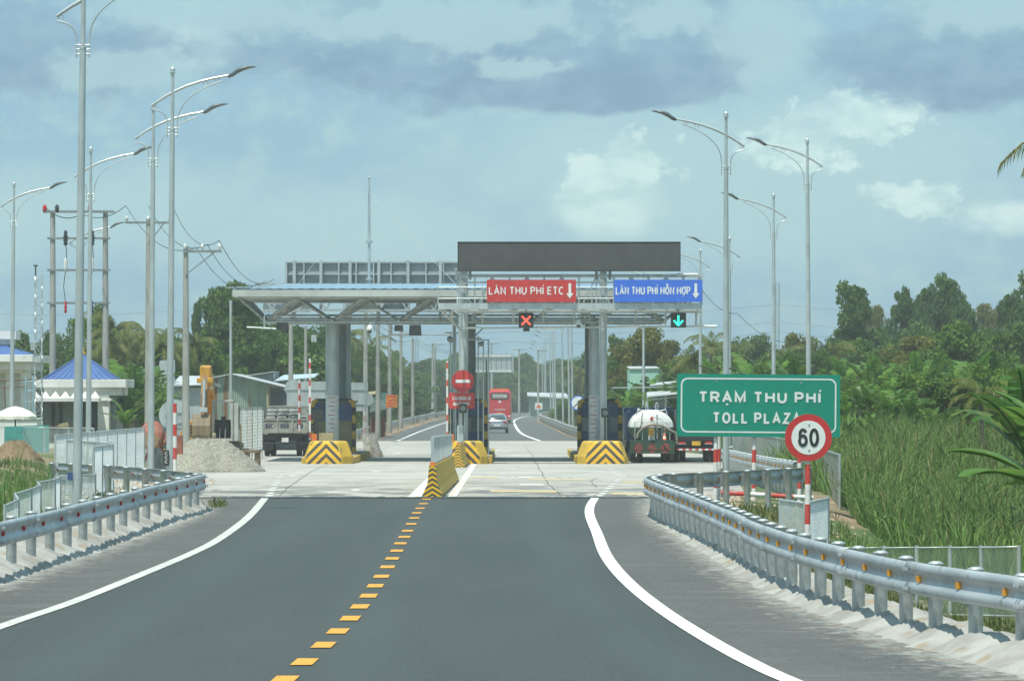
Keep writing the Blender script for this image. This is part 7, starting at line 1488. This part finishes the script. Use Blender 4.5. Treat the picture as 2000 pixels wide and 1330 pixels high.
# bananas
rb_ = random.Random(9); bl = []
for px, pt, Y in [(240, 700, 216), (258, 735, 203), (272, 690, 222), (296, 705, 215), (312, 745, 207), (322, 765, 200), (246, 780, 195), (290, 790, 197), (335, 745, 212), (268, 760, 207)]: bl.append((px, pt, Y, 'banana plant between the kiosk and the near lamps', 'banana plants right of the kiosk'))
for px, pt, Y in [(232, 720, 206), (262, 705, 204), (285, 735, 200), (250, 755, 198), (300, 760, 204), (330, 775, 208), (275, 775, 196), (318, 722, 214)]: bl.append((px, pt, Y, 'banana plant between the kiosk and the near lamps', 'banana plants right of the kiosk'))
for px, pt, Y in [(1236, 752, 250), (1262, 742, 254), (1282, 756, 250), (1246, 775, 244), (1272, 772, 246), (1215, 745, 232), (1240, 760, 222), (1262, 728, 240), (1290, 742, 242), (1225, 790, 214), (1210, 765, 220), (1320, 735, 240), (1300, 775, 222), (1345, 725, 238), (1378, 720, 230), (1250, 790, 210)]: bl.append((px, pt, Y, 'banana plant behind the tanker', 'banana plants behind the tanker'))
for i in range(20): bl.append((1400 + i * 32 + rb_.uniform(-8, 8), 700 + rb_.uniform(-16, 22), 190 + rb_.uniform(-16, 26), 'banana plant in the band behind the green sign and hedge', 'banana plants behind the green sign'))
for px, pt, Y in [(1665, 735, 152), (1700, 745, 140), (1735, 752, 136), (1775, 762, 132), (1648, 800, 136), (1690, 815, 127), (1725, 808, 130), (1850, 800, 131), (1650, 770, 142), (1680, 742, 146), (1722, 735, 150), (1752, 760, 138), (1700, 800, 132), (1660, 812, 128), (1815, 790, 134), (1640, 830, 134)]: bl.append((px, pt, Y, 'banana plant right of the green sign, above the reeds', 'banana plants above the reeds'))
for px, pt, Y in [(1420, 800, 165), (1450, 820, 155), (1500, 805, 160), (1530, 800, 158), (1580, 800, 150), (1610, 790, 150)]: bl.append((px, pt, Y, 'banana plant showing below the green sign', 'banana plants below the green sign'))
for i, (px, pt, Y, lab, g) in enumerate(bl): at_px('ban%d' % (i % 4), px, pt, Y, 4.0, 'banana_plant', lab, 'banana plant', g)
for px, pt, Y, lab in [(1680, 745, 168, 'leafy bush right of the green sign, behind the bananas'), (1740, 740, 166, 'leafy bush left of the dark shrub mass'), (1800, 735, 158, 'dark leafy shrub mass above the reeds'), (1850, 745, 150, 'dark leafy shrub with pale glints above the reeds'), (1905, 740, 156, 'leafy shrub behind the arching palm frond'), (1960, 720, 158, 'leafy shrub at the right edge'), (2000, 745, 148, 'shrub cut by the right edge'), (1780, 785, 142, 'low shrub in front of the dark shrub mass'), (1880, 790, 140, 'low shrub beside the arching palm frond'), (1650, 790, 160, 'shrub touching the green sign edge')]:
    at_px(rb_.choice(['bush', 'bushd', 'bushd']), px, pt, Y, 3.4, 'shrub', lab, 'shrub', 'shrubs above the reeds')
for px, pt, Y, lab in [(770, 775, 330, 'bright shrub behind the orange placard'), (800, 770, 345, 'bright shrub right of the orange placard'), (835, 775, 400, 'shrub by the far left guardrail'), (735, 780, 350, 'shrub behind the stall'), (860, 778, 480, 'shrub beside the twin far poles'), (905, 782, 600, 'far shrub behind the no entry sign'), (1120, 780, 420, 'shrub behind the round white and blue sign'), (1160, 770, 400, 'shrub between the lamp poles and the right booth'), (640, 770, 290, 'shrub between the left columns'), (690, 760, 290, 'shrub behind the grey sign backs'), (480, 760, 262, 'shrub behind the rusty shed'), (1100, 785, 520, 'far shrub right of the road'), (590, 700, 272, 'shrub behind the tipper truck poles'), (1390, 770, 208, 'shrub left of the green sign'), (1215, 800, 250, 'shrub right of the right toll booth')]:
    at_px(rb_.choice(['bush', 'bushd']), px, pt, Y, 3.4, 'shrub', lab, 'shrub', 'shrubs beyond the plaza')
# near plants at the right edge
at_px('palm3', 1925, 738, 112, 5.6, 'young_palm', 'young palm with an arching pale frond above the reeds', 'palm', None, None, 2.0)
banana_proto('bann', 43, 13, 1.5, 2.5, .42, 'banana', .12); o = place_tree('banana_plant', 'bann', 'near banana plant whose broad leaves reach in from the right edge above the low fence', 'banana plant', WX(2105, 60), 60, .92, .35, None); o.location.z = -.95
o = place_tree('banana_plant', 'ban1', 'banana plant with an upright folded leaf at the right edge', 'banana plant', WX(2010, 86), 86, .95, 2.2, None); o.location.z = -.9
o = place_tree('coconut_palm', 'palmbig', 'near coconut palm outside the right edge whose frond tips hang into the photo', 'palm', WX(2192, 108), 108, 1.0, .6, None, 1.0); o.location.z = -.7

# ---------------------------------------------------------------- air
hz = MB(); hz.box(-700, 700, -30, 1150, -3.5, 26)
hm = bpy.data.materials.new('humid air'); hm.use_nodes = True; t = NT(hm.node_tree); t.n.clear()
pv = t.new('ShaderNodeVolumePrincipled'); pv.inputs['Color'].default_value = (.92, .97, .90, 1); pv.inputs['Density'].default_value = .00050; pv.inputs['Anisotropy'].default_value = .2
ot = t.new('ShaderNodeOutputMaterial'); t.l.new(pv.outputs[0], ot.inputs['Volume'])
stuff(hz.build('haze', hm, None), 'thin humid haze over the whole place', 'haze')
